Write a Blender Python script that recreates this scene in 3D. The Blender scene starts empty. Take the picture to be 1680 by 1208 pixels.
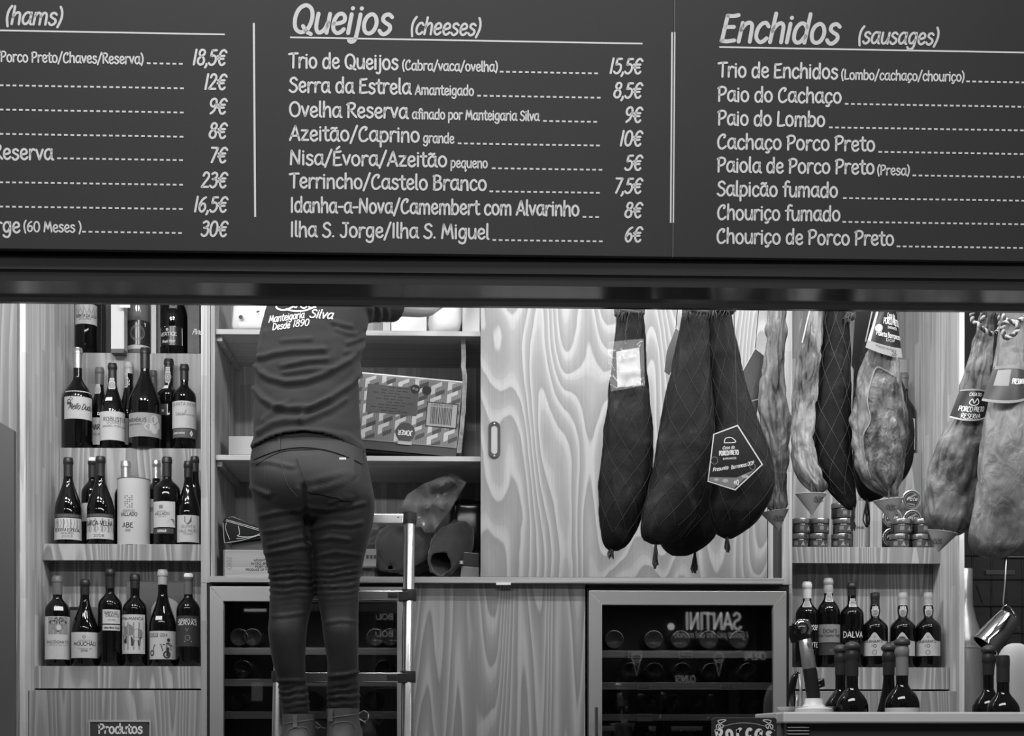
import bpy, bmesh, math, random
from mathutils import Vector, Matrix, noise
from mathutils.bvhtree import BVHTree
random.seed(7)
sc = bpy.context.scene
COL = sc.collection

# ---------------------------------------------------------------- camera
F = 2420.0; CX = 840.0; HY = 1210.0; YAW = math.atan(0.032)
CAM = Vector((0, 0, 1.10))
cd = bpy.data.cameras.new('camera'); cam = bpy.data.objects.new('camera', cd); COL.objects.link(cam)
cam.location = CAM; cam.rotation_euler = (math.pi/2, 0, -YAW)
cd.sensor_width = 36; cd.lens = F/1680*36; cd.shift_y = (HY-604)/1680; cd.clip_start = .05
sc.camera = cam
FWD = Vector((math.sin(YAW), math.cos(YAW), 0)); RGT = Vector((math.cos(YAW), -math.sin(YAW), 0)); UP = Vector((0, 0, 1))

# ---------------------------------------------------------------- world, lamps, exposure
w = bpy.data.worlds.new('hall'); sc.world = w; w.use_nodes = True
w.node_tree.nodes['Background'].inputs[0].default_value = (1, 1, 1, 1)
w.node_tree.nodes['Background'].inputs[1].default_value = 0.09
def area(name, loc, target, sx, sy, power, spread=180):
    d = bpy.data.lights.new(name, 'AREA'); d.shape = 'RECTANGLE'; d.size = sx; d.size_y = sy; d.energy = power
    d.spread = math.radians(spread)
    o = bpy.data.objects.new(name, d); COL.objects.link(o); o.location = loc
    o.rotation_euler = (Vector(target)-Vector(loc)).to_track_quat('-Z', 'Y').to_euler(); return o
for lx, lp in ((-1.75, 9.0), (-.95, 8.5), (-.1, 7.5), (.75, 7.5), (1.55, 8.5), (2.35, 10.0)):      # short twin tube fittings on the stall ceiling
    area('stall_tube_lamp', (lx, 4.05, 3.3), (lx, 5.6, 1.75), .42, .06, lp)
    area('stall_tube_lamp', (lx, 4.45, 3.3), (lx, 5.9, 1.75), .42, .06, lp)
area('beam_fill_light', (.1, 3.93, 2.36), (.1, 5.5, 1.55), 4.6, .04, 19)  # added fill behind the beam lip, brightens hams and shelves from the front
area('hall_lamp', (-.4, .5, 5.6), (0, 4.4, 1.7), 4.2, 1.4, 330)
sc.view_settings.view_transform = 'Standard'; sc.view_settings.look = 'None'
sc.view_settings.exposure = 0.0; sc.view_settings.gamma = 1; sc.view_settings.use_curve_mapping = False

# ---------------------------------------------------------------- helpers
def ray(x, y): return FWD*F + RGT*(x-CX) + UP*(HY-y)
def at(x, y, Y):
    d = ray(x, y); t = (Y-CAM.y)/d.y
    return CAM + d*t
def X(x, Y, y=1210): return at(x, y, Y).x
def Z(y, Y, x=840): return at(x, y, Y).z
def S(Y): return Y/F                       # metres per pixel at depth Y
WL = {}
def wl(o): return WL.get(o.name, Vector((0, 0, 0)))
def thing(name, label, cat, loc, group=None, kind=None):
    o = bpy.data.objects.new(name, None); COL.objects.link(o); o.location = loc; o.empty_display_size = .05
    o['label'] = label
    if cat: o['category'] = cat
    if group: o['group'] = group
    if kind: o['kind'] = kind
    WL[o.name] = Vector(loc); return o
def tag(o, label=None, cat=None, group=None, kind=None):
    if label: o['label'] = label
    if cat: o['category'] = cat
    if group: o['group'] = group
    if kind: o['kind'] = kind
    return o
def mk(name, geo, mat, parent=None, smooth=False, bevel=0, sub=0, angle=None):
    V, Fc = geo
    V = [Vector(v) for v in V]
    if parent is not None: org = wl(parent)
    else:
        xs = [v.x for v in V]; ys = [v.y for v in V]; zs = [v.z for v in V]
        org = Vector(((min(xs)+max(xs))/2, (min(ys)+max(ys))/2, min(zs)))
    me = bpy.data.meshes.new(name)
    me.from_pydata([tuple(v-org) for v in V], [], Fc); me.validate()
    if bevel:
        bm = bmesh.new(); bm.from_mesh(me)
        bmesh.ops.bevel(bm, geom=[e for e in bm.edges if e.is_manifold and e.calc_face_angle(0) > .5], offset=bevel, segments=2, affect='EDGES', profile=.5)
        bm.to_mesh(me); bm.free()
    else:
        bm = bmesh.new(); bm.from_mesh(me)
        bmesh.ops.recalc_face_normals(bm, faces=bm.faces); bm.to_mesh(me); bm.free()
    if mat is not None: me.materials.append(mat)
    if smooth:
        me.polygons.foreach_set('use_smooth', [True]*len(me.polygons))
        if angle: me.set_sharp_from_angle(angle=math.radians(angle))
    o = bpy.data.objects.new(name, me); COL.objects.link(o)
    if parent is not None: o.parent = parent
    else: o.location = org
    WL[o.name] = org
    return o
def join(*gs):
    V = []; Fc = []
    for g in gs:
        b = len(V); V += list(g[0]); Fc += [tuple(i+b for i in f) for f in g[1]]
    return V, Fc
def box(x0, x1, y0, y1, z0, z1):
    V = [Vector((x, y, z)) for z in (z0, z1) for y in (y0, y1) for x in (x0, x1)]
    return V, [(0, 2, 3, 1), (4, 5, 7, 6), (0, 1, 5, 4), (2, 6, 7, 3), (0, 4, 6, 2), (1, 3, 7, 5)]
def pbox(xa, xb, ya, yb, Y, depth):
    """box whose front face spans pixel columns xa-xb and rows ya-yb at depth Y (upright, square to the shelves)"""
    a = at(xa, (ya+yb)/2, Y); b = at(xb, (ya+yb)/2, Y); xm = (xa+xb)/2
    return box(a.x, b.x, Y, Y+depth, Z(yb, Y, xm), Z(ya, Y, xm))
def rotz(g, c, a, axis='Z'):
    M = Matrix.Rotation(a, 4, axis); c = Vector(c)
    return [c+M@(Vector(v)-c) for v in g[0]], g[1]
def prism(pts, y0, y1):
    """polygon in x,z extruded from y0 to y1"""
    n = len(pts)
    V = [Vector((p[0], y0, p[1])) for p in pts]+[Vector((p[0], y1, p[1])) for p in pts]
    return V, [tuple(range(n)), tuple(range(2*n-1, n-1, -1))]+[(i, i+n, (i+1) % n+n, (i+1) % n) for i in range(n)]
def spline(pts, n=4, closed=False):
    P = [tuple(p) for p in pts]; m = len(P); out = []
    if m < 3 and not closed: return P
    rng = range(m if closed else m-1)
    for i in rng:
        p1 = P[i]; p2 = P[(i+1) % m]
        p0 = P[i-1] if (closed or i > 0) else p1
        p3 = P[(i+2) % m] if (closed or i+2 < m) else p2
        for k in range(n):
            t = k/n
            out.append(tuple(.5*((2*b)+(-a+c)*t+(2*a-5*b+4*c-d)*t*t+(-a+3*b-3*c+d)*t**3) for a, b, c, d in zip(p0, p1, p2, p3)))
    if not closed: out.append(P[-1])
    return out
def lathe(prof, c, seg=28, a0=None, a1=None, sy=1.0):
    """profile (r,z) about the vertical axis through c; a0..a1 = patch angles, 0 facing the camera (-y)"""
    V = []; Fc = []; full = a0 is None
    n = seg if full else seg+1
    for r, z in prof:
        for k in range(n):
            a = 2*math.pi*k/seg if full else a0+(a1-a0)*k/seg
            V.append(Vector((c[0]+r*math.sin(a), c[1]-r*math.cos(a)*sy, c[2]+z)))
    for i in range(len(prof)-1):
        for k in range(seg):
            k2 = (k+1) % n
            Fc.append((i*n+k, i*n+k2, (i+1)*n+k2, (i+1)*n+k))
    return V, Fc
def tube(pts, r, seg=8, cap=True, closed=False):
    P = [Vector(p) for p in pts]; m = len(P); V = []; Fc = []; R = r if isinstance(r, (list, tuple)) else [r]*m
    t0 = (P[1]-P[0]).normalized(); u = t0.orthogonal().normalized()
    for i in range(m):
        if closed: t = P[(i+1) % m]-P[i-1]
        else: t = P[min(i+1, m-1)]-P[max(i-1, 0)]
        t.normalize(); u = (u-t*u.dot(t)).normalized(); v = t.cross(u)
        for k in range(seg):
            a = 2*math.pi*k/seg; V.append(P[i]+(u*math.cos(a)+v*math.sin(a))*R[i])
    for i in range(m if closed else m-1):
        j = (i+1) % m
        for k in range(seg): Fc.append((i*seg+k, i*seg+(k+1) % seg, j*seg+(k+1) % seg, j*seg+k))
    if cap and not closed:
        Fc.append(tuple(range(seg))); Fc.append(tuple((m-1)*seg+k for k in range(seg)))
    return V, Fc
def grid(fn, nu, nv, closed_u=False):
    V = []; Fc = []; n = nu if closed_u else nu+1
    for j in range(nv+1):
        for i in range(n): V.append(Vector(fn(i/nu, j/nv)))
    for j in range(nv):
        for i in range(nu):
            i2 = (i+1) % n; Fc.append((j*n+i, j*n+i2, (j+1)*n+i2, (j+1)*n+i))
    return V, Fc
def capped(g, n, rows):
    V, Fc = g; Fc = list(Fc); Fc.append(tuple(range(n))); Fc.append(tuple(range(len(V)-n, len(V)))); return V, Fc
def interp(tab, t):
    """tab: rows (t, a, b, ...) ; smooth interpolation"""
    if t <= tab[0][0]: return tab[0][1:]
    if t >= tab[-1][0]: return tab[-1][1:]
    for i in range(len(tab)-1):
        if tab[i][0] <= t <= tab[i+1][0]:
            p1 = tab[i]; p2 = tab[i+1]; p0 = tab[max(i-1, 0)]; p3 = tab[min(i+2, len(tab)-1)]
            h = p2[0]-p1[0]; s = (t-p1[0])/h; out = []
            for k in range(1, len(p1)):
                m1 = (p2[k]-p0[k])/(p2[0]-p0[0])*h if p2[0] != p0[0] else 0
                m2 = (p3[k]-p1[k])/(p3[0]-p1[0])*h if p3[0] != p1[0] else 0
                out.append((2*s**3-3*s*s+1)*p1[k]+(s**3-2*s*s+s)*m1+(-2*s**3+3*s*s)*p2[k]+(s**3-s*s)*m2)
            return tuple(out)

# ---------------------------------------------------------------- materials
MATS = {}
def lin(v):
    v = v/255.0
    return v/12.92 if v <= .04045 else ((v+.055)/1.055)**2.4
def mat(name, g, rough=.5, metal=0, spec=.5, bump=0, bscale=60, var=0, vscale=8, coat=0, trans=0, alpha=1, emit=0, sheen=0, stretch=(1, 1, 1), ior=1.45):
    if name in MATS: return MATS[name]
    m = bpy.data.materials.new(name); m.use_nodes = True; nt = m.node_tree; b = nt.nodes['Principled BSDF']
    b.inputs['Base Color'].default_value = (g, g, g, 1); b.inputs['Roughness'].default_value = rough
    b.inputs['Metallic'].default_value = metal; b.inputs['Specular IOR Level'].default_value = spec
    b.inputs['Coat Weight'].default_value = coat; b.inputs['Coat Roughness'].default_value = .05
    b.inputs['Transmission Weight'].default_value = trans; b.inputs['Alpha'].default_value = alpha; b.inputs['IOR'].default_value = ior
    b.inputs['Sheen Weight'].default_value = sheen
    if emit:
        b.inputs['Emission Color'].default_value = (1, 1, 1, 1); b.inputs['Emission Strength'].default_value = emit
    L = nt.links
    if bump or var:
        geo = nt.nodes.new('ShaderNodeNewGeometry'); mp = nt.nodes.new('ShaderNodeMapping'); mp.inputs['Scale'].default_value = stretch
        L.new(geo.outputs['Position'], mp.inputs['Vector'])
    if bump:
        n = nt.nodes.new('ShaderNodeTexNoise'); n.inputs['Scale'].default_value = bscale; n.inputs['Detail'].default_value = 4
        bp = nt.nodes.new('ShaderNodeBump'); bp.inputs['Strength'].default_value = bump; bp.inputs['Distance'].default_value = .004
        L.new(mp.outputs[0], n.inputs['Vector']); L.new(n.outputs['Fac'], bp.inputs['Height']); L.new(bp.outputs[0], b.inputs['Normal'])
    if var:
        n = nt.nodes.new('ShaderNodeTexNoise'); n.inputs['Scale'].default_value = vscale; n.inputs['Detail'].default_value = 5; n.inputs['Roughness'].default_value = .6
        r = nt.nodes.new('ShaderNodeValToRGB'); L.new(mp.outputs[0], n.inputs['Vector']); L.new(n.outputs['Fac'], r.inputs[0])
        lo = max(g*(1-var), 0); hi = min(g*(1+var), 1)
        r.color_ramp.elements[0].position = .3; r.color_ramp.elements[1].position = .7
        r.color_ramp.elements[0].color = (lo, lo, lo, 1); r.color_ramp.elements[1].color = (hi, hi, hi, 1)
        L.new(r.outputs[0], b.inputs['Base Color'])
    MATS[name] = m; return m
def wood(name, light, dark, sx=5.0, sz=.55, rings=9, seed=0, fine=.12, axis='Z', rough=.5):
    """softwood veneer: contour rings of a stretched noise field, plus a fine fibre"""
    if name in MATS: return MATS[name]
    m = bpy.data.materials.new(name); m.use_nodes = True; nt = m.node_tree; N = nt.nodes; L = nt.links; b = N['Principled BSDF']
    b.inputs['Roughness'].default_value = rough; b.inputs['Specular IOR Level'].default_value = .3
    geo = N.new('ShaderNodeNewGeometry')
    def mapped(scale, loc):
        mp = N.new('ShaderNodeMapping'); mp.inputs['Scale'].default_value = scale; mp.inputs['Location'].default_value = loc
        L.new(geo.outputs['Position'], mp.inputs['Vector']); return mp
    sc_ = (sx, sx, sz) if axis == 'Z' else (sz, sx, sx)
    m1 = mapped(sc_, (seed*3.17, seed*1.31, seed*2.7))
    n1 = N.new('ShaderNodeTexNoise'); n1.inputs['Scale'].default_value = 1; n1.inputs['Detail'].default_value = 1.2; n1.inputs['Roughness'].default_value = .35
    L.new(m1.outputs[0], n1.inputs['Vector'])
    m2 = mapped((sc_[0]*3.2, sc_[1]*3.2, sc_[2]*7) if axis == 'Z' else (sc_[0]*7, sc_[1]*3.2, sc_[2]*3.2), (seed, 0, 0))
    n2 = N.new('ShaderNodeTexNoise'); n2.inputs['Scale'].default_value = 1; n2.inputs['Detail'].default_value = 2
    L.new(m2.outputs[0], n2.inputs['Vector'])
    ma = N.new('ShaderNodeMath'); ma.operation = 'MULTIPLY_ADD'; ma.inputs[1].default_value = rings
    L.new(n1.outputs['Fac'], ma.inputs[0])
    mb = N.new('ShaderNodeMath'); mb.operation = 'MULTIPLY'; mb.inputs[1].default_value = .5; L.new(n2.outputs['Fac'], mb.inputs[0]); L.new(mb.outputs[0], ma.inputs[2])
    fr = N.new('ShaderNodeMath'); fr.operation = 'FRACT'; L.new(ma.outputs[0], fr.inputs[0])
    r = N.new('ShaderNodeValToRGB'); cr = r.color_ramp; cr.interpolation = 'EASE'
    cr.elements[0].position = 0; cr.elements[0].color = (light, light, light, 1)
    cr.elements[1].position = 1; cr.elements[1].color = (light, light, light, 1)
    for p, v in ((.10, light), (.20, dark*.92), (.45, dark), (.74, dark*.7+light*.3), (.86, light*.75+dark*.25)):
        e = cr.elements.new(p); e.color = (v, v, v, 1)
    L.new(fr.outputs[0], r.inputs[0])
    m3 = mapped((160, 160, 3) if axis == 'Z' else (3, 160, 160), (0, 0, 0))
    n3 = N.new('ShaderNodeTexNoise'); n3.inputs['Scale'].default_value = 1; n3.inputs['Detail'].default_value = 2; L.new(m3.outputs[0], n3.inputs['Vector'])
    mr = N.new('ShaderNodeMapRange'); mr.inputs['From Min'].default_value = .3; mr.inputs['From Max'].default_value = .7
    mr.inputs['To Min'].default_value = 1-fine; mr.inputs['To Max'].default_value = 1+fine; L.new(n3.outputs['Fac'], mr.inputs[0])
    mx = N.new('ShaderNodeMix'); mx.data_type = 'RGBA'; mx.blend_type = 'MULTIPLY'; mx.inputs['Factor'].default_value = 1
    L.new(r.outputs[0], mx.inputs[6]); L.new(mr.outputs[0], mx.inputs[7]); L.new(mx.outputs[2], b.inputs['Base Color'])
    MATS[name] = m; return m
def stave(name, g, seed=0):
    """edge-glued solid staves: narrow upright strips of slightly different tone with short joints"""
    if name in MATS: return MATS[name]
    m = wood(name, g*1.12, g*.86, 16, .5, 5, seed, .1)
    nt = m.node_tree; N = nt.nodes; L = nt.links; b = N['Principled BSDF']
    geo = N.new('ShaderNodeNewGeometry'); sp = N.new('ShaderNodeSeparateXYZ'); L.new(geo.outputs['Position'], sp.inputs[0])
    ad = N.new('ShaderNodeMath'); ad.operation = 'ADD'; L.new(sp.outputs[0], ad.inputs[0]); L.new(sp.outputs[1], ad.inputs[1])
    s1 = N.new('ShaderNodeMath'); s1.operation = 'MULTIPLY'; s1.inputs[1].default_value = 22; L.new(ad.outputs[0], s1.inputs[0])
    f1 = N.new('ShaderNodeMath'); f1.operation = 'FLOOR'; L.new(s1.outputs[0], f1.inputs[0])
    s2 = N.new('ShaderNodeMath'); s2.operation = 'MULTIPLY_ADD'; s2.inputs[1].default_value = 2.2; L.new(sp.outputs[2], s2.inputs[0]); 
    s3 = N.new('ShaderNodeMath'); s3.operation = 'MULTIPLY'; s3.inputs[1].default_value = .37; L.new(f1.outputs[0], s3.inputs[0]); L.new(s3.outputs[0], s2.inputs[2])
    f2 = N.new('ShaderNodeMath'); f2.operation = 'FLOOR'; L.new(s2.outputs[0], f2.inputs[0])
    cb = N.new('ShaderNodeCombineXYZ'); L.new(f1.outputs[0], cb.inputs[0]); L.new(f2.outputs[0], cb.inputs[1])
    wn = N.new('ShaderNodeTexWhiteNoise'); wn.noise_dimensions = '3D'; L.new(cb.outputs[0], wn.inputs['Vector'])
    mr = N.new('ShaderNodeMapRange'); mr.inputs['To Min'].default_value = .82; mr.inputs['To Max'].default_value = 1.12; L.new(wn.outputs['Value'], mr.inputs[0])
    old = b.inputs['Base Color'].links[0].from_socket
    mx = N.new('ShaderNodeMix'); mx.data_type = 'RGBA'; mx.blend_type = 'MULTIPLY'; mx.inputs['Factor'].default_value = 1
    L.new(old, mx.inputs[6]); L.new(mr.outputs[0], mx.inputs[7]); L.new(mx.outputs[2], b.inputs['Base Color'])
    return m
def mottled(name, stops, scale=9, detail=6, rough=.45, bump=.5, dist=1.2, bscale=25, spec=.5, stretch=(1, 1, 1), bdist=.01):
    """stops: (pos, grey) ramp over a distorted noise"""
    if name in MATS: return MATS[name]
    m = bpy.data.materials.new(name); m.use_nodes = True; nt = m.node_tree; N = nt.nodes; L = nt.links; b = N['Principled BSDF']
    b.inputs['Roughness'].default_value = rough; b.inputs['Specular IOR Level'].default_value = spec
    geo = N.new('ShaderNodeNewGeometry'); mp = N.new('ShaderNodeMapping'); mp.inputs['Scale'].default_value = stretch; L.new(geo.outputs['Position'], mp.inputs['Vector'])
    n = N.new('ShaderNodeTexNoise'); n.inputs['Scale'].default_value = scale; n.inputs['Detail'].default_value = detail; n.inputs['Distortion'].default_value = dist; n.inputs['Roughness'].default_value = .62
    L.new(mp.outputs[0], n.inputs['Vector']); r = N.new('ShaderNodeValToRGB'); L.new(n.outputs['Fac'], r.inputs[0])
    cr = r.color_ramp
    while len(cr.elements) < len(stops): cr.elements.new(.5)
    for e, (p, v) in zip(cr.elements, stops): e.position = p; e.color = (v, v, v, 1)
    L.new(r.outputs[0], b.inputs['Base Color'])
    n2 = N.new('ShaderNodeTexNoise'); n2.inputs['Scale'].default_value = bscale; n2.inputs['Detail'].default_value = 5; n2.inputs['Distortion'].default_value = .6; L.new(mp.outputs[0], n2.inputs['Vector'])
    bp = N.new('ShaderNodeBump'); bp.inputs['Strength'].default_value = bump; bp.inputs['Distance'].default_value = bdist
    L.new(n2.outputs['Fac'], bp.inputs['Height']); L.new(bp.outputs[0], b.inputs['Normal'])
    MATS[name] = m; return m
def paneglass(name, tint=.9, refl=1.0):
    m = bpy.data.materials.new(name); m.use_nodes = True; nt = m.node_tree; N = nt.nodes; L = nt.links
    for n in list(N): N.remove(n)
    out = N.new('ShaderNodeOutputMaterial'); t = N.new('ShaderNodeBsdfTransparent'); t.inputs[0].default_value = (tint, tint, tint, 1)
    g = N.new('ShaderNodeBsdfGlossy'); g.inputs['Roughness'].default_value = .015; fr = N.new('ShaderNodeFresnel'); fr.inputs[0].default_value = 1.5
    mu = N.new('ShaderNodeMath'); mu.operation = 'MULTIPLY'; mu.inputs[1].default_value = refl; mu.use_clamp = True; L.new(fr.outputs[0], mu.inputs[0])
    mx = N.new('ShaderNodeMixShader'); L.new(mu.outputs[0], mx.inputs[0]); L.new(t.outputs[0], mx.inputs[1]); L.new(g.outputs[0], mx.inputs[2]); L.new(mx.outputs[0], out.inputs[0])
    return m
def film(name, g, opacity, rough=.12):
    """thin plastic film"""
    m = bpy.data.materials.new(name); m.use_nodes = True; nt = m.node_tree; N = nt.nodes; L = nt.links; b = N['Principled BSDF']
    b.inputs['Base Color'].default_value = (g, g, g, 1); b.inputs['Roughness'].default_value = rough
    out = N['Material Output']; t = N.new('ShaderNodeBsdfTransparent'); mx = N.new('ShaderNodeMixShader'); mx.inputs[0].default_value = opacity
    L.new(t.outputs[0], mx.inputs[1]); L.new(b.outputs[0], mx.inputs[2]); L.new(mx.outputs[0], out.inputs[0]); return m

PINE = wood('pine_ply_pale', .385, .25, 4.3, .85, 24, 1, .06)
PINE2 = wood('pine_ply_display', .42, .245, 7.5, .42, 18, 4, .07)
PINE3 = wood('pine_ply_lower', .36, .235, 6, .32, 30, 8, .06)
STAVE = stave('pine_staves', .36, 2); STAVES = stave('pine_staves_side', .62, 13)
STAVE2 = stave('pine_staves_pale', .36, 5)
EDGE = wood('pine_edge', .5, .40, 40, .3, 3, 6, .08)
EDGEH = wood('pine_edge_level', .42, .33, 40, .3, 3, 9, .08, axis='X')
EDGEP = wood('pine_edge_pale', .46, .38, 40, .3, 3, 3, .08)
CAB_IN = mat('cabinet_lining', .16, .6, var=.08, vscale=3)
BLACK = mat('matt_black', .012, .55)
BLACKG = mat('gloss_black', .008, .18)
DARK = mat('dark_grey', .03, .5)
STEEL = mat('brushed_steel', .50, .42, .7, bump=.04, bscale=8, stretch=(1, 1, 60))
CHROME = mat('polished_steel', .62, .08, 1)
ALU = mat('ladder_aluminium', .72, .27, 1)
GLASS_D = mat('dark_bottle_glass', .0045, .05, spec=.5)
GLASS_M = mat('smoky_bottle_glass', .02, .07, spec=.5)
PAPER = mat('label_paper', .52, .7); PAPERM = mat('label_paper_grey', .30, .7); PAPERW = mat('white_paper', .78, .7); PAPERD = mat('label_paper_dark', .055, .6)
INK = mat('ink_dark', .03, .6); INKM = mat('ink_grey', .2, .6); INKL = mat('ink_white', .75, .6)
FOILD = mat('foil_dark', .022, .38); FOILM = mat('foil_grey', .13, .4); FOILL = mat('foil_pale', .4, .42); FOILS = mat('foil_silver', .6, .28, .85)
CARD = mat('cardboard', .25, .8, bump=.2, bscale=90)
# ---------------------------------------------------------------- lettering: a hand-drawn monoline alphabet
# units: capitals 70 high, x-height 45.  s = smooth stroke, l = straight strokes, o = closed smooth stroke
GL = {
'a': (46, 's 36,37 28,45 16,43 7,30 7,12 16,1 27,5 36,20', 's 37,45 36,20 38,4 44,0'),
'b': (44, 'l 8,72 7,0', 's 7,30 16,43 28,44 37,33 37,14 27,1 16,1 7,10'),
'c': (39, 's 34,37 26,45 15,42 7,28 8,10 18,0 28,2 35,9'),
'd': (46, 's 35,36 26,45 15,43 7,29 8,9 17,0 27,3 36,16', 'l 38,74 37,0'),
'e': (41, 's 8,21 22,23 33,28 32,39 23,45 13,41 7,27 9,9 19,0 29,2 36,9'),
'f': (31, 's 34,70 26,74 18,67 16,50 15,0', 'l 5,42 29,44'),
'g': (45, 's 35,37 27,45 16,43 8,30 9,12 17,3 26,5 35,18', 's 37,45 37,10 34,-12 24,-21 12,-19 6,-13'),
'h': (43, 'l 8,74 7,0', 's 7,26 15,39 25,45 33,40 35,26 36,0'),
'i': (17, 'l 8,44 8,0', 'l 8,61 8.5,62'),
'j': (22, 's 14,44 14,0 11,-16 3,-20 -3,-17', 'l 14,61 14.5,62'),
'k': (41, 'l 8,74 7,0', 'l 34,44 8,20', 'l 16,27 36,0'),
'l': (18, 's 8,74 7,20 8,4 13,0'),
'm': (63, 'l 8,44 7,0', 's 7,28 14,41 22,45 29,39 31,25 31,0', 's 31,28 38,41 46,45 53,39 55,25 55,0'),
'n': (43, 'l 8,44 7,0', 's 7,27 15,40 25,45 33,40 35,26 36,0'),
'o': (44, 'o 22,45 10,38 6,22 11,6 22,0 33,6 38,22 33,38'),
'p': (44, 'l 8,44 7,-22', 's 7,30 16,43 28,44 37,33 37,14 27,1 16,1 7,10'),
'q': (45, 's 36,37 28,45 16,43 7,30 7,12 16,1 27,5 36,20', 's 37,45 36,0 37,-22 43,-16'),
'r': (33, 'l 8,44 7,0', 's 7,25 14,39 22,45 31,42'),
's': (37, 's 31,39 22,45 11,42 9,32 18,25 29,19 31,9 22,0 12,0 5,7'),
't': (31, 's 15,64 14,20 17,4 24,0 30,3', 'l 3,44 28,45'),
'u': (44, 's 7,44 7,16 13,2 22,1 31,9 36,24', 'l 37,44 37,0'),
'v': (37, 'l 4,44 18,1 33,45'),
'w': (55, 'l 4,44 15,1 27,34 39,1 51,45'),
'x': (38, 'l 5,44 33,0', 'l 32,45 5,0'),
'y': (38, 'l 4,44 19,3', 's 35,45 20,6 11,-15 3,-20'),
'z': (38, 'l 6,43 32,43 5,1 34,1'),
'A': (49, 'l 3,0 27,70 44,0', 'l 10,21 39,22'),
'B': (46, 'l 8,68 7,0', 's 4,67 20,71 34,64 33,49 20,39 9,38', 's 20,39 34,36 40,22 33,6 18,0 5,1'),
'C': (47, 's 34,56 38,66 30,71 17,63 7,42 8,15 18,1 31,2 42,12'),
'D': (52, 'l 8,69 8,0', 's 4,69 24,69 41,56 46,34 38,12 22,1 5,1'),
'E': (43, 's 36,69 22,66 8,67', 'l 8,67 6,1', 'l 7,37 30,38', 's 5,1 20,0 38,3'),
'F': (41, 'l 8,68 7,0', 'l 6,68 37,69', 'l 7,38 30,39'),
'G': (52, 's 42,59 32,70 18,66 7,45 8,18 20,1 34,3 44,17 44,30 28,30'),
'H': (51, 'l 8,70 8,0', 'l 43,70 43,0', 'l 8,36 43,37'),
'I': (20, 'l 10,70 9,0'),
'J': (42, 's 30,70 31,25 26,4 14,0 5,10', 'l 16,70 40,70'),
'K': (47, 'l 8,70 7,0', 'l 39,70 8,32', 'l 16,40 43,0'),
'L': (41, 's 10,70 8,20 8,3 12,1 24,1 38,4'),
'M': (62, 'l 6,0 14,69 31,18 47,69 56,0'),
'N': (53, 'l 7,0 10,69 42,2 45,70'),
'O': (56, 'o 28,70 12,60 6,36 12,10 28,0 44,10 50,36 44,60'),
'P': (44, 'l 9,68 8,0', 's 4,63 20,71 36,66 39,51 31,37 17,31 9,32'),
'Q': (57, 'o 28,70 12,60 6,36 12,10 28,0 44,10 50,36 44,60', 's 30,16 42,2 54,-4'),
'R': (46, 'l 9,68 8,0', 's 3,62 20,71 36,65 36,50 24,38 10,35', 's 18,36 30,18 44,1'),
'S': (44, 's 38,60 28,70 14,66 9,53 18,41 32,33 38,18 29,3 15,0 4,9'),
'T': (44, 's 2,66 18,69 43,70', 'l 23,69 21,0'),
'U': (50, 's 7,70 7,22 14,3 25,0 36,5 43,24 43,70'),
'V': (46, 'l 3,70 22,0 43,70'),
'W': (66, 'l 3,70 17,0 33,56 48,0 63,70'),
'X': (46, 'l 4,70 42,0', 'l 41,70 4,0'),
'Y': (44, 'l 3,70 22,35 41,70', 'l 22,35 21,0'),
'Z': (46, 'l 5,69 41,69 4,1 43,1'),
'0': (48, 'o 24,70 11,60 6,35 11,10 24,0 37,10 42,35 37,60'),
'1': (24, 'l 14,70 11,0'),
'2': (44, 's 7,55 13,68 25,70 35,60 33,44 18,22 5,1', 'l 5,1 39,2'),
'3': (43, 's 8,63 20,70 33,64 33,49 20,39 14,39', 's 20,39 34,35 37,19 29,4 16,0 5,8'),
'4': (46, 'l 30,0 31,70 4,22 42,22'),
'5': (43, 'l 36,69 13,68 10,40', 's 10,40 24,44 36,36 37,17 27,2 13,0 4,8'),
'6': (45, 's 34,68 19,58 8,36 8,14 19,0 32,5 38,20 32,36 19,37 9,24'),
'7': (42, 'l 5,69 38,69 15,0'),
'8': (45, 'o 22,39 10,50 13,66 25,70 36,62 34,48 22,39 8,28 7,10 20,0 34,5 38,20 33,32'),
'9': (45, 's 37,46 28,34 14,36 7,50 13,66 27,70 37,60 37,36 30,14 14,0'),
'€': (50, 's 46,60 34,70 20,64 12,44 13,20 23,2 36,1 44,9', 'l 3,42 38,43', 'l 3,28 35,29'),
'(': (22, 's 18,76 8,56 6,26 14,-10'),
')': (22, 's 5,76 14,56 16,26 6,-10'),
'/': (36, 'l 32,76 3,-10'),
'-': (30, 'l 5,27 25,28'),
'.': (16, 'l 7,2 8,2'), ',': (17, 's 9,4 9,-4 4,-13'), "'": (12, 'l 6,70 5,56'), '!': (16, 'l 8,70 8,22', 'l 8,2 8.5,2'),
'*': (20, 'l 10,40 10.5,41'),
' ': (21,),
}
ACC = {'ã': ('a', 's 9,57 16,62 25,57 32,62'), 'ç': ('c', 's 20,0 23,-8 17,-14 10,-13'), 'ó': ('o', 'l 20,54 30,66'), 'é': ('e', 'l 18,54 28,66'),
       'É': ('E', 'l 18,80 30,92'), 'Ã': ('A', 's 12,82 20,88 28,82 36,88'), 'Ó': ('O', 'l 26,80 36,92'), 'Ç': ('C', 's 24,0 27,-8 20,-14 14,-13'), 'ù': ('u', 'l 18,66 26,54')}
for k, (b_, s_) in ACC.items(): GL[k] = GL[b_]+(s_,)
_gc = {}
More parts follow.
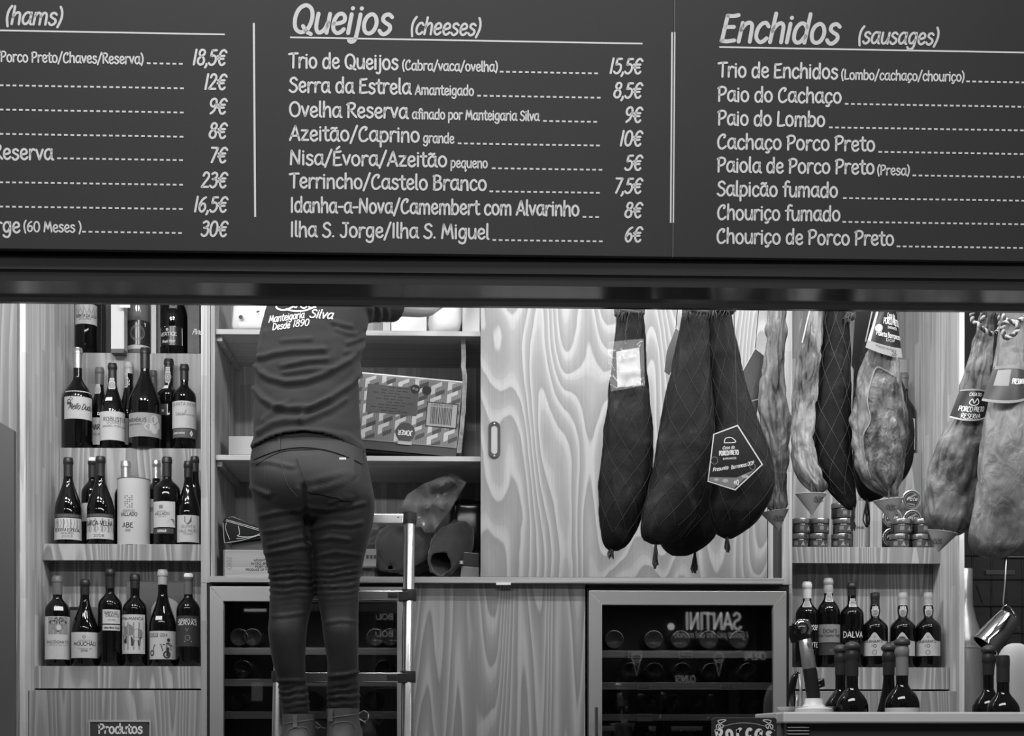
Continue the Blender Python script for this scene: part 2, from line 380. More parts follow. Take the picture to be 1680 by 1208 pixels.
def glyph(ch, n):
    key = (ch, n)
    if key not in _gc:
        g = GL.get(ch, GL['*']); st = []
        for s in g[1:]:
            P = [tuple(float(q) for q in p.split(',')) for p in s[2:].split()]
            if ch.islower(): P = [(a, b*1.11 if b < 47 else 52+(b-47)*.85) for a, b in P]
            if s[0] == 's': st.append((spline(P, n), False))
            elif s[0] == 'o': st.append((spline(P, n, True), True))
            else: st += [(P[q:q+2], False) for q in range(len(P)-1)]
        _gc[key] = (g[0], st)
    return _gc[key]
def strip(P, w, closed=False, capn=4):
    """flat ribbon of width w along 2-D polyline P with round ends -> list of polygons"""
    out = []; m = len(P); L = []; R = []
    for i in range(m):
        a = P[i-1] if (closed or i > 0) else P[i]; b = P[(i+1) % m] if (closed or i+1 < m) else P[i]
        p = P[i]
        d1 = (p[0]-a[0], p[1]-a[1]); d2 = (b[0]-p[0], b[1]-p[1])
        l1 = math.hypot(*d1) or 1; l2 = math.hypot(*d2) or 1
        dx = d1[0]/l1+d2[0]/l2; dy = d1[1]/l1+d2[1]/l2; l = math.hypot(dx, dy)
        if l < 1e-6: dx, dy = d2[0]/l2, d2[1]/l2; l = 1
        dx /= l; dy /= l
        k = 1.0
        if l1 > 1e-9 and l2 > 1e-9 and i not in (0, m-1):
            c = dx*d2[0]/l2+dy*d2[1]/l2; k = min(1/max(c, .5), 1.6)
        nx, ny = -dy*w/2*k, dx*w/2*k
        L.append((p[0]+nx, p[1]+ny)); R.append((p[0]-nx, p[1]-ny))
    for i in range(m if closed else m-1):
        j = (i+1) % m; out.append((R[i], R[j], L[j], L[i]))
    if not closed and capn:
        for (p, q, s) in ((P[0], P[1], 0), (P[-1], P[-2], 1)):
            a0 = math.atan2(p[1]-q[1], p[0]-q[0])
            out.append(tuple((p[0]+math.cos(a0-math.pi/2+math.pi*k/capn)*w/2, p[1]+math.sin(a0-math.pi/2+math.pi*k/capn)*w/2) for k in range(capn+1)))
    return out
def textwidth(s, sp=0): return sum(GL.get(c, GL['*'])[0]+sp for c in s)-sp
def textpolys(s, x, y, cap, fit=None, weight=.1, shear=0, n=3, capn=4, sp=0, align='l', wave=0):
    """polygons of a text line; cap = capital height, fit = total width (letters are widened or narrowed to it)"""
    k = cap/70; W = textwidth(s, sp); kx = k if fit is None else fit/W
    if align == 'c': x -= W*kx/2
    elif align == 'r': x -= W*kx
    out = []; pen = 0
    for i, ch in enumerate(s):
        adv, st = glyph(ch, n)
        dy = wave*math.sin(i*2.3)
        for P, cl in st:
            Q = [(x+(pen+px+shear*py)*kx if False else x+(pen+px)*kx+shear*py*k, y+(py+dy)*k) for px, py in P]
            out += strip(Q, weight*cap, cl, capn)
        pen += adv+sp
    return out
def polys_geo(polys, M):
    V = []; Fc = []
    for i, p in enumerate(polys):
        b = len(V); V += [M(q[0], q[1]) for q in p]; Fc.append(tuple(range(b, b+len(p))))
    return V, Fc
def circle(cx, cy, r, n=24, ry=None): return [(cx+r*math.cos(2*math.pi*k/n), cy+(ry or r)*math.sin(2*math.pi*k/n)) for k in range(n)]
def flatmk(name, polys, M, m, parent):
    V, Fc = polys_geo(polys, M)
    org = wl(parent); me = bpy.data.meshes.new(name); me.from_pydata([tuple(Vector(v)-org) for v in V], [], Fc); me.materials.append(m)
    o = bpy.data.objects.new(name, me); COL.objects.link(o); o.parent = parent; WL[o.name] = org; return o
def plane_map(o, u, v, n=None, off=0.0):
    o = Vector(o); u = Vector(u); v = Vector(v); n = Vector(n) if n is not None else u.cross(v)
    return lambda a, b: o+u*a+v*b+n*off

# ================================================================ structure
def struct(name, geo, m, label, **k): return tag(mk(name, geo, m, **k), label, kind='structure')
HALLF = mat('hall_floor', .12, .5, var=.2, vscale=3)
struct('floor', box(-6, 6, -7, 7, -.05, 0), HALLF, 'dark grey market hall floor')
struct('wall_back', box(-3.2, 4, 6.7, 6.8, 0, 3.4), mat('stall_back_wall', .03, .8), 'dark wall behind the stall')
struct('wall_left', box(-2.6, -2.5, 3.9, 6.7, 0, 3.4), mat('stall_side_wall', .1, .7), 'plain side wall on the left of the stall')
struct('wall_right', box(3.0, 3.1, 3.9, 6.7, 0, 3.4), mat('stall_side_wall2', .05, .7), 'dark side wall on the right of the stall')
struct('ceiling', box(-2.6, 3.1, 3.75, 6.7, 3.4, 3.5), mat('stall_ceiling', .6, .8), 'pale ceiling of the stall')
struct('wall_front', box(-3.4, 4, 3.78, 3.856, Z(400, 3.73)+.001, 3.5), DARK, 'dark fascia wall above the menu boards')
# the beam under the menu boards: a stepped dark metal profile extruded across the stall
def px2(y, Y): return (Y, Z(y, Y, 840))
prof = [px2(400, 3.73), px2(446, 3.73), px2(446, 3.692), px2(449.5, 3.688), px2(450.5, 3.70), px2(469, 3.70)]
zu = prof[-1][1]
prof += [(3.835, zu), (3.84, Z(503, 3.84)), (3.856, Z(503, 3.84)), (3.856, Z(400, 3.73))]
BEAM = mat('beam_paint', .006, .16, spec=1.0, ior=2.0)
n_ = len(prof)
V = [Vector((xx, p[0], p[1])) for xx in (-3.4, 4) for p in prof]
Fb = [tuple(range(n_)), tuple(range(2*n_-1, n_-1, -1))]+[(i, (i+1) % n_, (i+1) % n_+n_, i+n_) for i in range(n_)]
tag(mk('trim_1', (V, Fb), BEAM), 'dark glossy metal beam across the top of the stall opening', kind='structure')

# ================================================================ menu boards
BA = math.radians(.35); TL = math.radians(3.0)
BU = Vector((math.cos(BA), math.sin(BA), 0)); BV = Vector((0, -math.sin(TL), math.cos(TL))); BV = (BV-BU*BV.dot(BU)).normalized(); BN = BU.cross(BV)
BO = at(840, 400, 3.70)
def brd(x, y):
    d = ray(x, y); t = (BO-CAM).dot(BN)/d.dot(BN); p = CAM+d*t-BO
    return p.dot(BU), p.dot(BV)
BM = lambda off: plane_map(BO, BU, BV, BN, off)
PANEL = mat('menu_board_paint', .025, .6, spec=.25, var=.05, vscale=2.5)
LETTER = mat('menu_letter_paint', .52, .6)
LETTERS = mat('menu_heading_paint', .46, .55)
def slab(x0, x1, y0, y1):
    u0 = brd(x0, 300)[0]; u1 = brd(x1, 300)[0]; v0 = brd(840, y1)[1]; v1 = brd(840, y0)[1]
    P = [(u0, v0), (u1, v0), (u1, v1), (u0, v1)]
    return [BO+BU*u+BV*v for u, v in P]+[BO+BU*u+BV*v-BN*.02 for u, v in P], [(0, 1, 2, 3), (7, 6, 5, 4), (0, 4, 5, 1), (1, 5, 6, 2), (2, 6, 7, 3), (3, 7, 4, 0)]
sA = slab(-760, 1104.2, -60, 418.5); sB = slab(1105.4, 1960, -60, 418.5)
bA = thing('menu_board', 'dark grey menu board listing hams and cheeses with prices', 'menu board', sA[0][0], 'menu boards over the stall')
bB = thing('menu_board', 'dark grey menu board listing sausages, right of the panel joint', 'menu board', sB[0][0], 'menu boards over the stall')
mk('panel', sA, PANEL, bA, bevel=.0012); mk('panel', sB, PANEL, bB, bevel=.0012)
KB = 3.70/F
sS = slab(1104.35, 1105.25, -60, 418.5); mk('joint_strip', sS, mat('joint_grey', .14, .5), bB)
def btext(b, s, x0, x1, y, cap, weight=.115, shear=0, m=None, name='lettering', n=4, wave=1.0):
    u0, v0 = brd(x0, y); u1, _ = brd(x1, y)
    # side bearings: first and last glyph have about 7 units of margin
    W = textwidth(s); k = (u1-u0)/(W-12); 
    if name == 'menu_note': u0 += 2*KB; k *= .985
    return flatmk(name, textpolys(s, u0-6*k, v0, cap*KB, fit=W*k, weight=weight, shear=shear, n=n, capn=5, wave=wave), BM(.0009), m or LETTER, b)
def bline(b, x0, y0, x1, y1, w, name='rule_line'):
    a = brd(x0, y0); c = brd(x1, y1)
    if abs(x1-x0) > abs(y1-y0): c = (c[0], a[1])       # level on the board
    else: c = (a[0], c[1])
    return flatmk(name, strip([a, c], w*KB, capn=0), BM(.0009), LETTER, b)
def dots(b, x0, x1, y, name='dot_leader'):
    a = brd(x0, y); c = brd(x1, y); pol = []; u = a[0]; st = 10.3*KB
    while u+6*KB <= c[0]+1e-6:
        pol += strip([(u, a[1]), (u+6.0*KB, a[1])], 2.7*KB, capn=0); u += st
    return flatmk(name, pol, BM(.0009), LETTER, b)
IT = .20
def price(b, s, x1, y):
    a = brd(x1, y); cap = 23.5*KB
    return flatmk('price', textpolys(s, a[0]-.09*cap, a[1], cap, fit=textwidth(s)*cap/70*.90, weight=.15, shear=.16, n=4, capn=5, align='r'), BM(.0009), LETTER, b)
# cheeses
btext(bA, 'Queijos', 480, 638, 53, 43, .15, IT, LETTERS, 'heading', wave=0)
btext(bA, '(cheeses)', 674, 785, 56, 25, .15, IT, LETTERS, 'heading', wave=0)
bline(bA, 476, 61.5, 1054, 74, 2.6)
rows = [('Trio de Queijos', 476, 652, 111, '(Cabra/vaca/ovelha)', 659, 816, 820, '15,5€'), ('Serra da Estrela', 476, 673, 151, 'Amanteigado', 680, 776, 783, '8,5€'),
        ('Ovelha Reserva', 476, 668, 191, 'afinado por Manteigaria Silva', 675, 885, 891, '9€'), ('Azeitão/Caprino', 477, 687, 230, 'grande', 693, 743, 751, '10€'),
        ('Nisa/Évora/Azeitão', 477, 732, 270, 'pequeno', 738, 798, 807, '5€'), ('Terrincho/Castelo Branco', 477, 797, 308, None, 0, 0, 803, '7,5€'),
        ('Idanha-a-Nova/Camembert com Alvarinho', 478, 949, 348, None, 0, 0, 956, '8€'), ('Ilha S. Jorge/Ilha S. Miguel', 478, 801, 388, None, 0, 0, 808, '6€')]
SLB = .0158
for i, (s, a, b_, y, s2, a2, b2, d0, pr) in enumerate(rows):
    sl = SLB-.0003*i
    btext(bA, s, a, b_, y, 22.5, .155, name='menu_line')
    if s2: btext(bA, s2, a2, b2, y+(a2-476)*sl+1, 15, .16, name='menu_note', n=3)
    dots(bA, d0, 989, y+(d0-476)*sl+1.5); price(bA, pr, 1054, y+(1054-476)*sl+1)
# hams (the board runs on to the left of the picture)
btext(bA, '(hams)', 10, 99, 39.5, 26, .15, IT, LETTERS, 'heading', wave=0)
bline(bA, -230, 46, 369, 60, 2.6)
ys = [107, 147, 187, 227, 267, 308, 348, 388]
for i, pr in enumerate(['18,5€', '12€', '9€', '8€', '7€', '23€', '16,5€', '30€']):
    price(bA, pr, 372+i*.3, ys[i])
btext(bA, '(Porco Preto/Chaves/Reserva)', -5, 236, 101, 15.5, .16, name='menu_note', n=3)
btext(bA, 'Reserva', -10, 86, 261, 22.5, .155, name='menu_line'); btext(bA, 'Jorge', -36, 32, 381, 22.5, .155, name='menu_line')
btext(bA, '(60 Meses )', 38, 132, 380, 16, .16, name='menu_note', n=3)
for x0, y in ((241, 104), (-160, 137.5), (-160, 177.5), (-160, 217.5), (94, 260), (-160, 297), (-160, 337), (135, 380.5)): dots(bA, x0, 306, y)
bline(bA, 416.5, 38, 416.5, 356, 3.2); bline(bA, 1102.6, 53, 1102.6, 366, 2.6)
# sausages
btext(bB, 'Enchidos', 1184, 1372, 68, 43, .15, IT, LETTERS, 'heading', wave=0)
btext(bB, '(sausages)', 1408, 1536, 71, 25, .15, IT, LETTERS, 'heading', wave=0)
bline(bB, 1180, 77.5, 1900, 86, 2.6); bline(bB, 1107, 53, 1107, 366, 2.2)
rows = [('Trio de Enchidos', 1180, 1373, 126, '(Lombo/cachaço/chouriço)', 1379, 1582, 1585), ('Paio do Cachaço', 1179, 1379, 166, None, 0, 0, 1386), ('Paio do Lombo', 1179, 1352, 205, None, 0, 0, 1360),
        ('Cachaço Porco Preto', 1178, 1434, 244, None, 0, 0, 1441), ('Paiola de Porco Preto', 1178, 1433, 282, '(Presa)', 1438, 1490, 1497), ('Salpicão fumado', 1178, 1373, 321, None, 0, 0, 1383),
        ('Chouriço fumado', 1178, 1377, 360, None, 0, 0, 1382), ('Chouriço de Porco Preto', 1177, 1465, 399, None, 0, 0, 1471)]
for i, (s, a, b_, y, s2, a2, b2, d0) in enumerate(rows):
    sl = SLB-.0003*i
    btext(bB, s, a, b_, y, 22.5, .155, name='menu_line')
    if s2: btext(bB, s2, a2, b2, y+(a2-1180)*sl+1, 15, .16, name='menu_note', n=3)
    dots(bB, d0, 1840, y+(d0-1180)*sl+1.5)
# ================================================================ display units for bottles
YF, YLOW, YLIP, YREC, YRB, YR3, YR2, YBK = 5.50, 5.53, 5.61, 5.72, 5.82, 5.95, 6.14, 6.46
z1 = Z(579.5, YR2, 220); z2 = Z(735.5, YR3, 220); z3 = Z(893, YREC, 200); z3b = Z(920, YREC, 200); z4 = Z(1093.5, YLIP, 200); z4b = Z(1130, YLIP, 200); z5 = Z(1133, YLOW, 200)
TOPZ = 3.15; ZPB = Z(946.5, 5.47, 560)-.022
def display(name, label, xi0, xi1, side):
    """xi0..xi1 inner width; side panel on the outer side, post on the inner side"""
    t = thing(name, label, 'display shelf', ((xi0+xi1)/2, YF, 0))
    if side < 0:
        mk('side_panel', box(xi0-.022, xi0, YF, YBK+.02, 0, TOPZ), STAVES, t)
        mk('post', box(xi1, X(345, YF), YF, YBK+.02, ZPB, TOPZ), STAVE2, t, bevel=.002)
        mk('post', box(xi1, X(339.5, YF), YF, YBK+.02, 0, ZPB-.0005), STAVE2, t, bevel=.002)
    else:
        mk('side_panel', box(xi1, xi1+.02, YF, YBK+.02, 0, TOPZ), STAVES, t, bevel=.002)
        mk('post', box(X(1283, YF), xi0, YF, YBK+.02, ZPB, TOPZ), STAVE, t, bevel=.002)
        mk('post', box(X(1294.5, YF), xi0, YF, YBK+.02, 0, ZPB-.0005), STAVE, t, bevel=.002)
    mk('back_panel', box(xi0, xi1, YBK, YBK+.02, z1-.02, TOPZ), STAVE, t)
    g = .0015
    for nm, y0, y1, zz in (('shelf_board', YR2, YBK, z1), ('shelf_board', YR3, YR2, z2), ('shelf_board', YREC, YR3, z3), ('shelf_board', YLIP, YRB, z4)):
        mk(nm, box(xi0+g, xi1-g, y0+.0201, y1-.001, zz-.018, zz), EDGEH, t)
    mk('riser_panel', box(xi0+g, xi1-g, YR2, YR2+.02, z2-.018, z1), STAVE, t, bevel=.001)
    mk('riser_panel', box(xi0+g, xi1-g, YR3, YR3+.02, z3-.018, z2), PINE2, t, bevel=.001)
    mk('riser_panel', box(xi0+g, xi1-g, YREC, YREC+.02, z3b, z3), PINE2, t, bevel=.001)
    mk('niche_back', box(xi0+g, xi1-g, YRB, YRB+.015, z4-.018, z3-.018), PINE2, t)
    mk('lip_panel', box(xi0+g, xi1-g, YLIP, YLIP+.02, z4b, z4), PINE2, t, bevel=.001)
    mk('plinth_top', box(xi0+g, xi1-g, YLOW+.02, YRB, z5-.02, z5), EDGEH, t)
    xa, xb = (xi0-.022, X(338, YF)) if side < 0 else (xi0-.012, xi1+.004)
    mk('plinth_panel', box(xa if side > 0 else xi0+g, xb if side > 0 else xi1-g, YLOW, YLOW+.02, 0, z5), PINE3, t, bevel=.001)
    return t
XL0, XL1 = X(42, YF), X(329.5, YF); XR0, XR1 = X(1300, YF), X(1574, YF)
display('wine_display', 'pine stepped wine display with four rows of bottles on the left', XL0, XL1, -1)
display('wine_display', 'pine stepped display holding jars and port bottles, behind the hams', XR0, XR1, 1)
mk_ = mk('pine_pilaster', box(X(-60, 5.47), XL0-.0225, 5.47, 5.52, 0, TOPZ), wood('pilaster_pine', .27, .18, 6.5, .30, 12, 17), bevel=.002); tag(mk_, 'plain pine board standing at the far left edge', 'panel')
o = mk('dark_side_screen', prism([(X(-60, 5.0), 0), (X(22.5, 5.0), 0), (X(22.5, 5.0), Z(706, 5.0, 20)), (X(8, 5.0), Z(697, 5.0, 8)), (X(-60, 5.0), Z(660, 5.0, 8))], 5.0, 5.03), mat('screen_grey', .07, .5), bevel=.001)
tag(o, 'dark grey panel with slanted top at the left edge', 'panel')

# ================================================================ storage cabinet
cx0 = X(345.6, YF); cx1 = X(1282.5, YF); ci0 = X(352, YF)
cab = thing('storage_cabinet', 'pine wall cabinet with open shelves and one closed sliding door', 'cabinet', ((cx0+cx1)/2, YF, Z(957, 5.47)))
CABW = stave('cabinet_staves', .38, 11)
mk('side_panel', box(cx0, ci0, 5.505, 6.0, Z(948, YF), TOPZ), CABW, cab)
mk('back_panel', box(cx0, cx1, 6.0, 6.02, Z(948, YF), TOPZ), CABW, cab)
zs1 = Z(540, 5.52, 352); zs2 = Z(746.5, 5.52, 352); zs3 = Z(946.5, 5.47, 560)
for zz in (zs1, zs2): mk('shelf', box(ci0+.001, X(1256, YF), 5.52, 5.998, zz-.019, zz), wood('cab_shelf', .5, .42, 30, .3, 3, 12, .08, axis='X'), cab, bevel=.0015)
for zz in (zs1, zs2): mk('shelf_batten', box(ci0+.0005, ci0+.022, 5.54, 5.98, zz-.040, zz-.0195), CABW, cab, bevel=.003)
mk('base_board', box(cx0, cx1, 5.465, 5.999, zs3-.022, zs3), EDGEH, cab, bevel=.0015)
mk('top_board', box(cx0, cx1, 5.465, 5.999, TOPZ-.02, TOPZ), EDGEH, cab)
dr = mk('sliding_door', box(X(788.5, 5.47), X(1259, 5.47), 5.470, 5.492, zs3+.001, TOPZ-.025), PINE, cab, bevel=.0015)
mk('door_stile', box(X(1260, 5.48), X(1268.5, 5.48), 5.480, 5.50, zs3+.001, TOPZ-.025), EDGEP, cab, bevel=.001)
mk('gap_shade', box(X(1180, 5.51), X(1284, 5.51), 5.515, 5.53, zs3+.001, TOPZ-.025), mat('gap_shade_dark', .06, .6), cab)  # dark sheet in the deep gap by the stile, shade put into its colour
# oval flush pull
hc = at(811, 722, 5.47); hw, hh = 9.5*S(5.47), 30*S(5.47)
def stadium(hw, hh, n=10):
    P = []
    for k in range(n+1): a = math.pi*k/n; P.append((hw*math.cos(a), hh-hw+hw*math.sin(a)))
    for k in range(n+1): a = math.pi+math.pi*k/n; P.append((hw*math.cos(a), -(hh-hw)+hw*math.sin(a)))
    return P
def ringprism(Po, Pi, c, y0, y1):
    n = len(Po); V = []
    for P, y in ((Po, y0), (Pi, y0), (Pi, y1), (Po, y1)): V += [Vector((c.x+p[0], y, c.z+p[1])) for p in P]
    return V, [(a*n+i, a*n+(i+1) % n, ((a+1) % 4)*n+(i+1) % n, ((a+1) % 4)*n+i) for a in range(4) for i in range(n)]
mk('handle', ringprism(stadium(hw, hh), stadium(hw*.55, hh*.78), hc, 5.464, 5.4705), mat('pull_dark', .05, .35, .6), dr, bevel=.0008)
mk('handle_recess', prism([(hc.x+p[0], hc.z+p[1]) for p in stadium(hw*.56, hh*.79)], 5.4675, 5.4702), mat('pull_inner', .35, .4, .5), dr)
for s in (-1, 1): mk('screw', lathe([(0, 0), (.0035, 0), (.0035, .001)], (0, 0, 0), 10), STEEL, dr).data.transform(Matrix.Translation(Vector((hc.x, 5.463, hc.z+s*hh*.88))-wl(dr)) @ Matrix.Rotation(math.pi/2, 4, 'X') @ Matrix.Translation(wl(dr)))
# small white sticker on the base board
o = mk('paper_sticker', pbox(814, 838, 956, 960, 5.4635, .0012), PAPERW); tag(o, 'small white sticker on the cabinet base board', 'sticker')
# plain pine front between the coolers
o = mk('pine_front_panel', box(X(676, YF), X(963.5, YF), 5.505, 5.53, .08, zs3-.0225), PINE3, bevel=.001); tag(o, 'large pine veneer panel between the two wine coolers', 'panel')

# ================================================================ wine coolers
PANE = paneglass('cooler_glass', .88, 2.0)
RAILW = wood('cooler_rail', .30, .22, 30, .3, 3, 14, .1, axis='X')
def cooler(label, xa, xb, y0, y1, rails, bar, handle_x, tags):
    """xa..xb door columns, y0 door top row, y1 glass top row, bar = frame bar width in px"""
    zt = Z(y0, YF, (xa+xb)/2); x0 = X(xa, YF); x1 = X(xb, YF); zb = .12; b = bar*S(YF); ztop = zs3-.0235
    t = thing('wine_cooler', label, 'wine cooler', ((x0+x1)/2, 5.78, zb))
    for nm, g in (('cabinet_side', box(x0-.012, x0, 5.505, 6.05, zb, ztop)), ('cabinet_side', box(x1, x1+.012, 5.505, 6.05, zb, ztop)), ('cabinet_top', box(x0, x1, 5.505, 6.05, zt+.004, ztop)),
                  ('cabinet_back', box(x0, x1, 6.03, 6.05, zb, zt)), ('cabinet_floor', box(x0, x1, 5.52, 6.03, zb, zb+.03))): mk(nm, g, BLACK, t)
    bt = (y1-y0)*S(YF)
    def bar4(pts): return prism(pts, 5.475, 5.503)
    I = (x0+b, x1-b, zb+.05, zt-bt)
    mk('door_frame_bar', bar4([(x0, zt), (I[0], I[3]), (I[1], I[3]), (x1, zt)]), STEEL, t, bevel=.0012)
    mk('door_frame_bar', bar4([(x0, zb), (x1, zb), (I[1], I[2]), (I[0], I[2])]), STEEL, t, bevel=.0012)
    mk('door_frame_bar', bar4([(x0, zt), (x0, zb), (I[0], I[2]), (I[0], I[3])]), STEEL, t, bevel=.0012)
    mk('door_frame_bar', bar4([(x1, zt), (I[1], I[3]), (I[1], I[2]), (x1, zb)]), STEEL, t, bevel=.0012)
    mk('glass_pane', box(I[0]+.0005, I[1]-.0005, 5.489, 5.493, I[2], I[3]), PANE, t)
    for i, (ra, rb) in enumerate(rails):
        za, zc = Z(ra, 5.56, (xa+xb)/2), Z(rb, 5.56, (xa+xb)/2)
        r = mk('shelf_rail', box(x0+.012, x1-.012, 5.56, 5.58, zc, za), RAILW, t, bevel=.001)
        mk('wire_shelf', join(*[tube([(x0+.02+(x1-x0-.04)*k/9, 5.58, zc+.012), (x0+.02+(x1-x0-.04)*k/9, 6.0, zc+.012)], .003, 5) for k in range(10)]), BLACK, t)
        for (ta, tb, s1, s2) in tags.get(i, []):
            zm = Z((ra+rb)/2, 5.555, (ta+tb)/2); hx = 6.2*S(5.555)
            p = mk('price_tag', box(X(ta, 5.555), X(tb, 5.555), 5.5565, 5.5595, zm-hx, zm+hx), PAPERM, r)
            W = X(tb, 5.555)-X(ta, 5.555); M = plane_map((X(ta, 5.555), 5.556, zm), (1, 0, 0), (0, 0, 1))
            flatmk('tag_writing', textpolys(s1, W/2, .002, .0065, W*.85, .16, align='c', n=2, capn=0)+(textpolys(s2, W/2, -.010, .0075, W*.8, .16, align='c', n=2, capn=0) if s2 else []), M, INK, r)
    area('cooler_fill_light', ((x0+x1)/2, 5.53, zt-bt-.006), ((x0+x1)/2, 5.60, .6), (x1-x0)*.8, .012, 1.0)  # added fill inside the door top, so rails and bottle ends show
    if handle_x:
        hx = X(handle_x, 5.45); ht = Z(1161, 5.45, handle_x)
        mk('handle', join(tube([(hx, 5.445, ht), (hx, 5.445, ht-.5)], .0065, 12), tube([(hx, 5.445, ht-.05), (hx, 5.476, ht-.05)], .004, 8), tube([(hx, 5.445, ht-.45), (hx, 5.476, ht-.45)], .004, 8)), CHROME, t, smooth=True, angle=40)
    return t
RR = [(1068, 1080), (1120, 1132), (1172, 1183), (1226, 1237)]
RLr = [(1063, 1075), (1114.5, 1126.5), (1167.5, 1180), (1222, 1233)]
cl_r = cooler('steel framed wine cooler under the hanging hams, bottle ends on shelves', 965.5, 1288, 971, 994, RR, 21.5, 978,
       {0: [(1030, 1054, 'Quinta', 'Santa Rita'), (1113, 1137, 'Crasto', 'Reserva')], 1: [(1046, 1069, 'do', 'Vallado'), (1182, 1206, 'Monte', 'do Pintor')], 2: [(1046, 1070, 'Soalheiro', '')]})
cl_l = cooler('steel framed wine cooler behind the ladder and legs', 346, 674, 964, 988, RLr, 22, None, {})
# bottles lying in the coolers, bottom end to the door
def lying(x, y, Y, R, label, group):
    c = at(x, y, Y); t = thing('lying_wine_bottle', label, 'wine bottle', (c.x, Y, c.z-R), group)
    P = [(0, .012), (R*.55, .010), (R*.82, .001), (R*.93, 0), (R, .006), (R, .19), (R*.95, .205), (R*.6, .225), (R*.38, .245), (.0135, .26), (.0135, .30), (0, .30)]
    V = [Vector((c.x+v.x, Y+v.z, c.z+v.y)) for v in lathe(P, (0, 0, 0), 26)[0]]
    mk('glass_body', (V, lathe(P, (0, 0, 0), 26)[1]), GLASS_M, t, smooth=True)
    return t
ordn = ['first', 'second', 'third', 'fourth', 'fifth', 'sixth', 'seventh']
rowsn = ['top', 'second', 'third', 'lowest']
for r, (xs, yc) in enumerate([((1008, 1073, 1117, 1163, 1213), 1050), ((1035, 1074, 1120, 1168, 1228), 1103), ((1024, 1068, 1108, 1145, 1232), 1155.5), ((1060, 1130), 1210)]):
    for k, x in enumerate(xs):
        lying(x, yc+(x-1120)*.002, 5.60, .0375, f'dark bottle lying in right cooler, {ordn[k]} from left on {rowsn[r]} shelf', 'bottles lying in the coolers')
for r, (xs, yc) in enumerate([((392, 414, 616, 640), 1046), ((398, 630), 1098), ((385, 512, 612), 1150)]):
    for k, x in enumerate(xs):
        lying(x, yc, 5.60, .0355, f'dark bottle lying in left cooler, {ordn[k]} from left on {rowsn[r]} shelf', 'bottles lying in the coolers')

# ================================================================ standing bottles
SEALP = mat('seal_paper', .5, .6)
def bprof(R, H, ts, tn, p, rn, bulb=0):
    P = [(0, 0), (R*.9, 0), (R, .005)]
    n = 18
    P.append((R, ts*H))
    for k in range(1, n+1):
        s = k/n; f = .5*(1+math.cos(math.pi*s**p)); P.append((rn+(R-rn)*f, (ts+(tn-ts)*s)*H))
    if bulb:
        a = tn*H
        P += [(rn*(1+bulb*.6), a+.012), (rn*(1+bulb), a+.024), (rn*(1+bulb*.7), a+.036), (rn, a+.046)]
    P.append((rn, H-.001))
    return P
def prad(P, z):
    for i in range(len(P)-1):
        if P[i][1] <= z <= P[i+1][1] and P[i+1][1] > P[i][1]:
            s = (z-P[i][1])/(P[i+1][1]-P[i][1]); return P[i][0]+(P[i+1][0]-P[i][0])*s
    return P[-1][0]
KIND = {'bdx': (.58, .77, 1.7), 'slope': (.49, .72, 1.25), 'burg': (.40, .82, .92), 'tall': (.44, .80, 1.0), 'champ': (.44, .86, .9), 'port': (.53, .72, 1.5), 'flute': (.42, .86, 1.0)}
def prints(spec, M, w, h, parent):
    by = {}
    for s in spec:
        if s[0] == 't':
            _, txt, u, v, hh, ww, m = s; by.setdefault(m.name, []).extend(textpolys(txt, u*w, v*h, hh*h, ww*w if ww else None, .16, n=2, capn=0, align='c'))
        elif s[0] == 'i':
            _, txt, u, v, hh, ww, m = s; by.setdefault(m.name, []).extend(textpolys(txt, u*w, v*h, hh*h, ww*w if ww else None, .14, shear=.35, n=2, capn=0, align='c'))
        elif s[0] == 'r':
            _, u0, v0, u1, v1, m = s; n = 5
            for k in range(n):
                a = u0+(u1-u0)*k/n; b = u0+(u1-u0)*(k+1)/n
                by.setdefault(m.name, []).append(((a*w, v0*h), (b*w, v0*h), (b*w, v1*h), (a*w, v1*h)))
        elif s[0] == 'p':
            by.setdefault(s[2].name, []).append([(a*w, b*h) for a, b in s[1]])
        elif s[0] == 'k':
            by.setdefault(s[3].name, []).extend(strip([(a*w, b*h) for a, b in s[1]], s[2]*h, capn=0))
        elif s[0] == 'c':   # ring
            _, u, v, r, wd, m = s; by.setdefault(m.name, []).extend(strip([(u*w+math.cos(a)*r*h, v*h+math.sin(a)*r*h) for a in [2*math.pi*q/20 for q in range(20)]], wd*h, True))
    for i, (mn, pol) in enumerate(by.items()):
        flatmk('print', pol, lambda a, b, i=i: M(a, b, i*.00012), MATS[mn], parent)
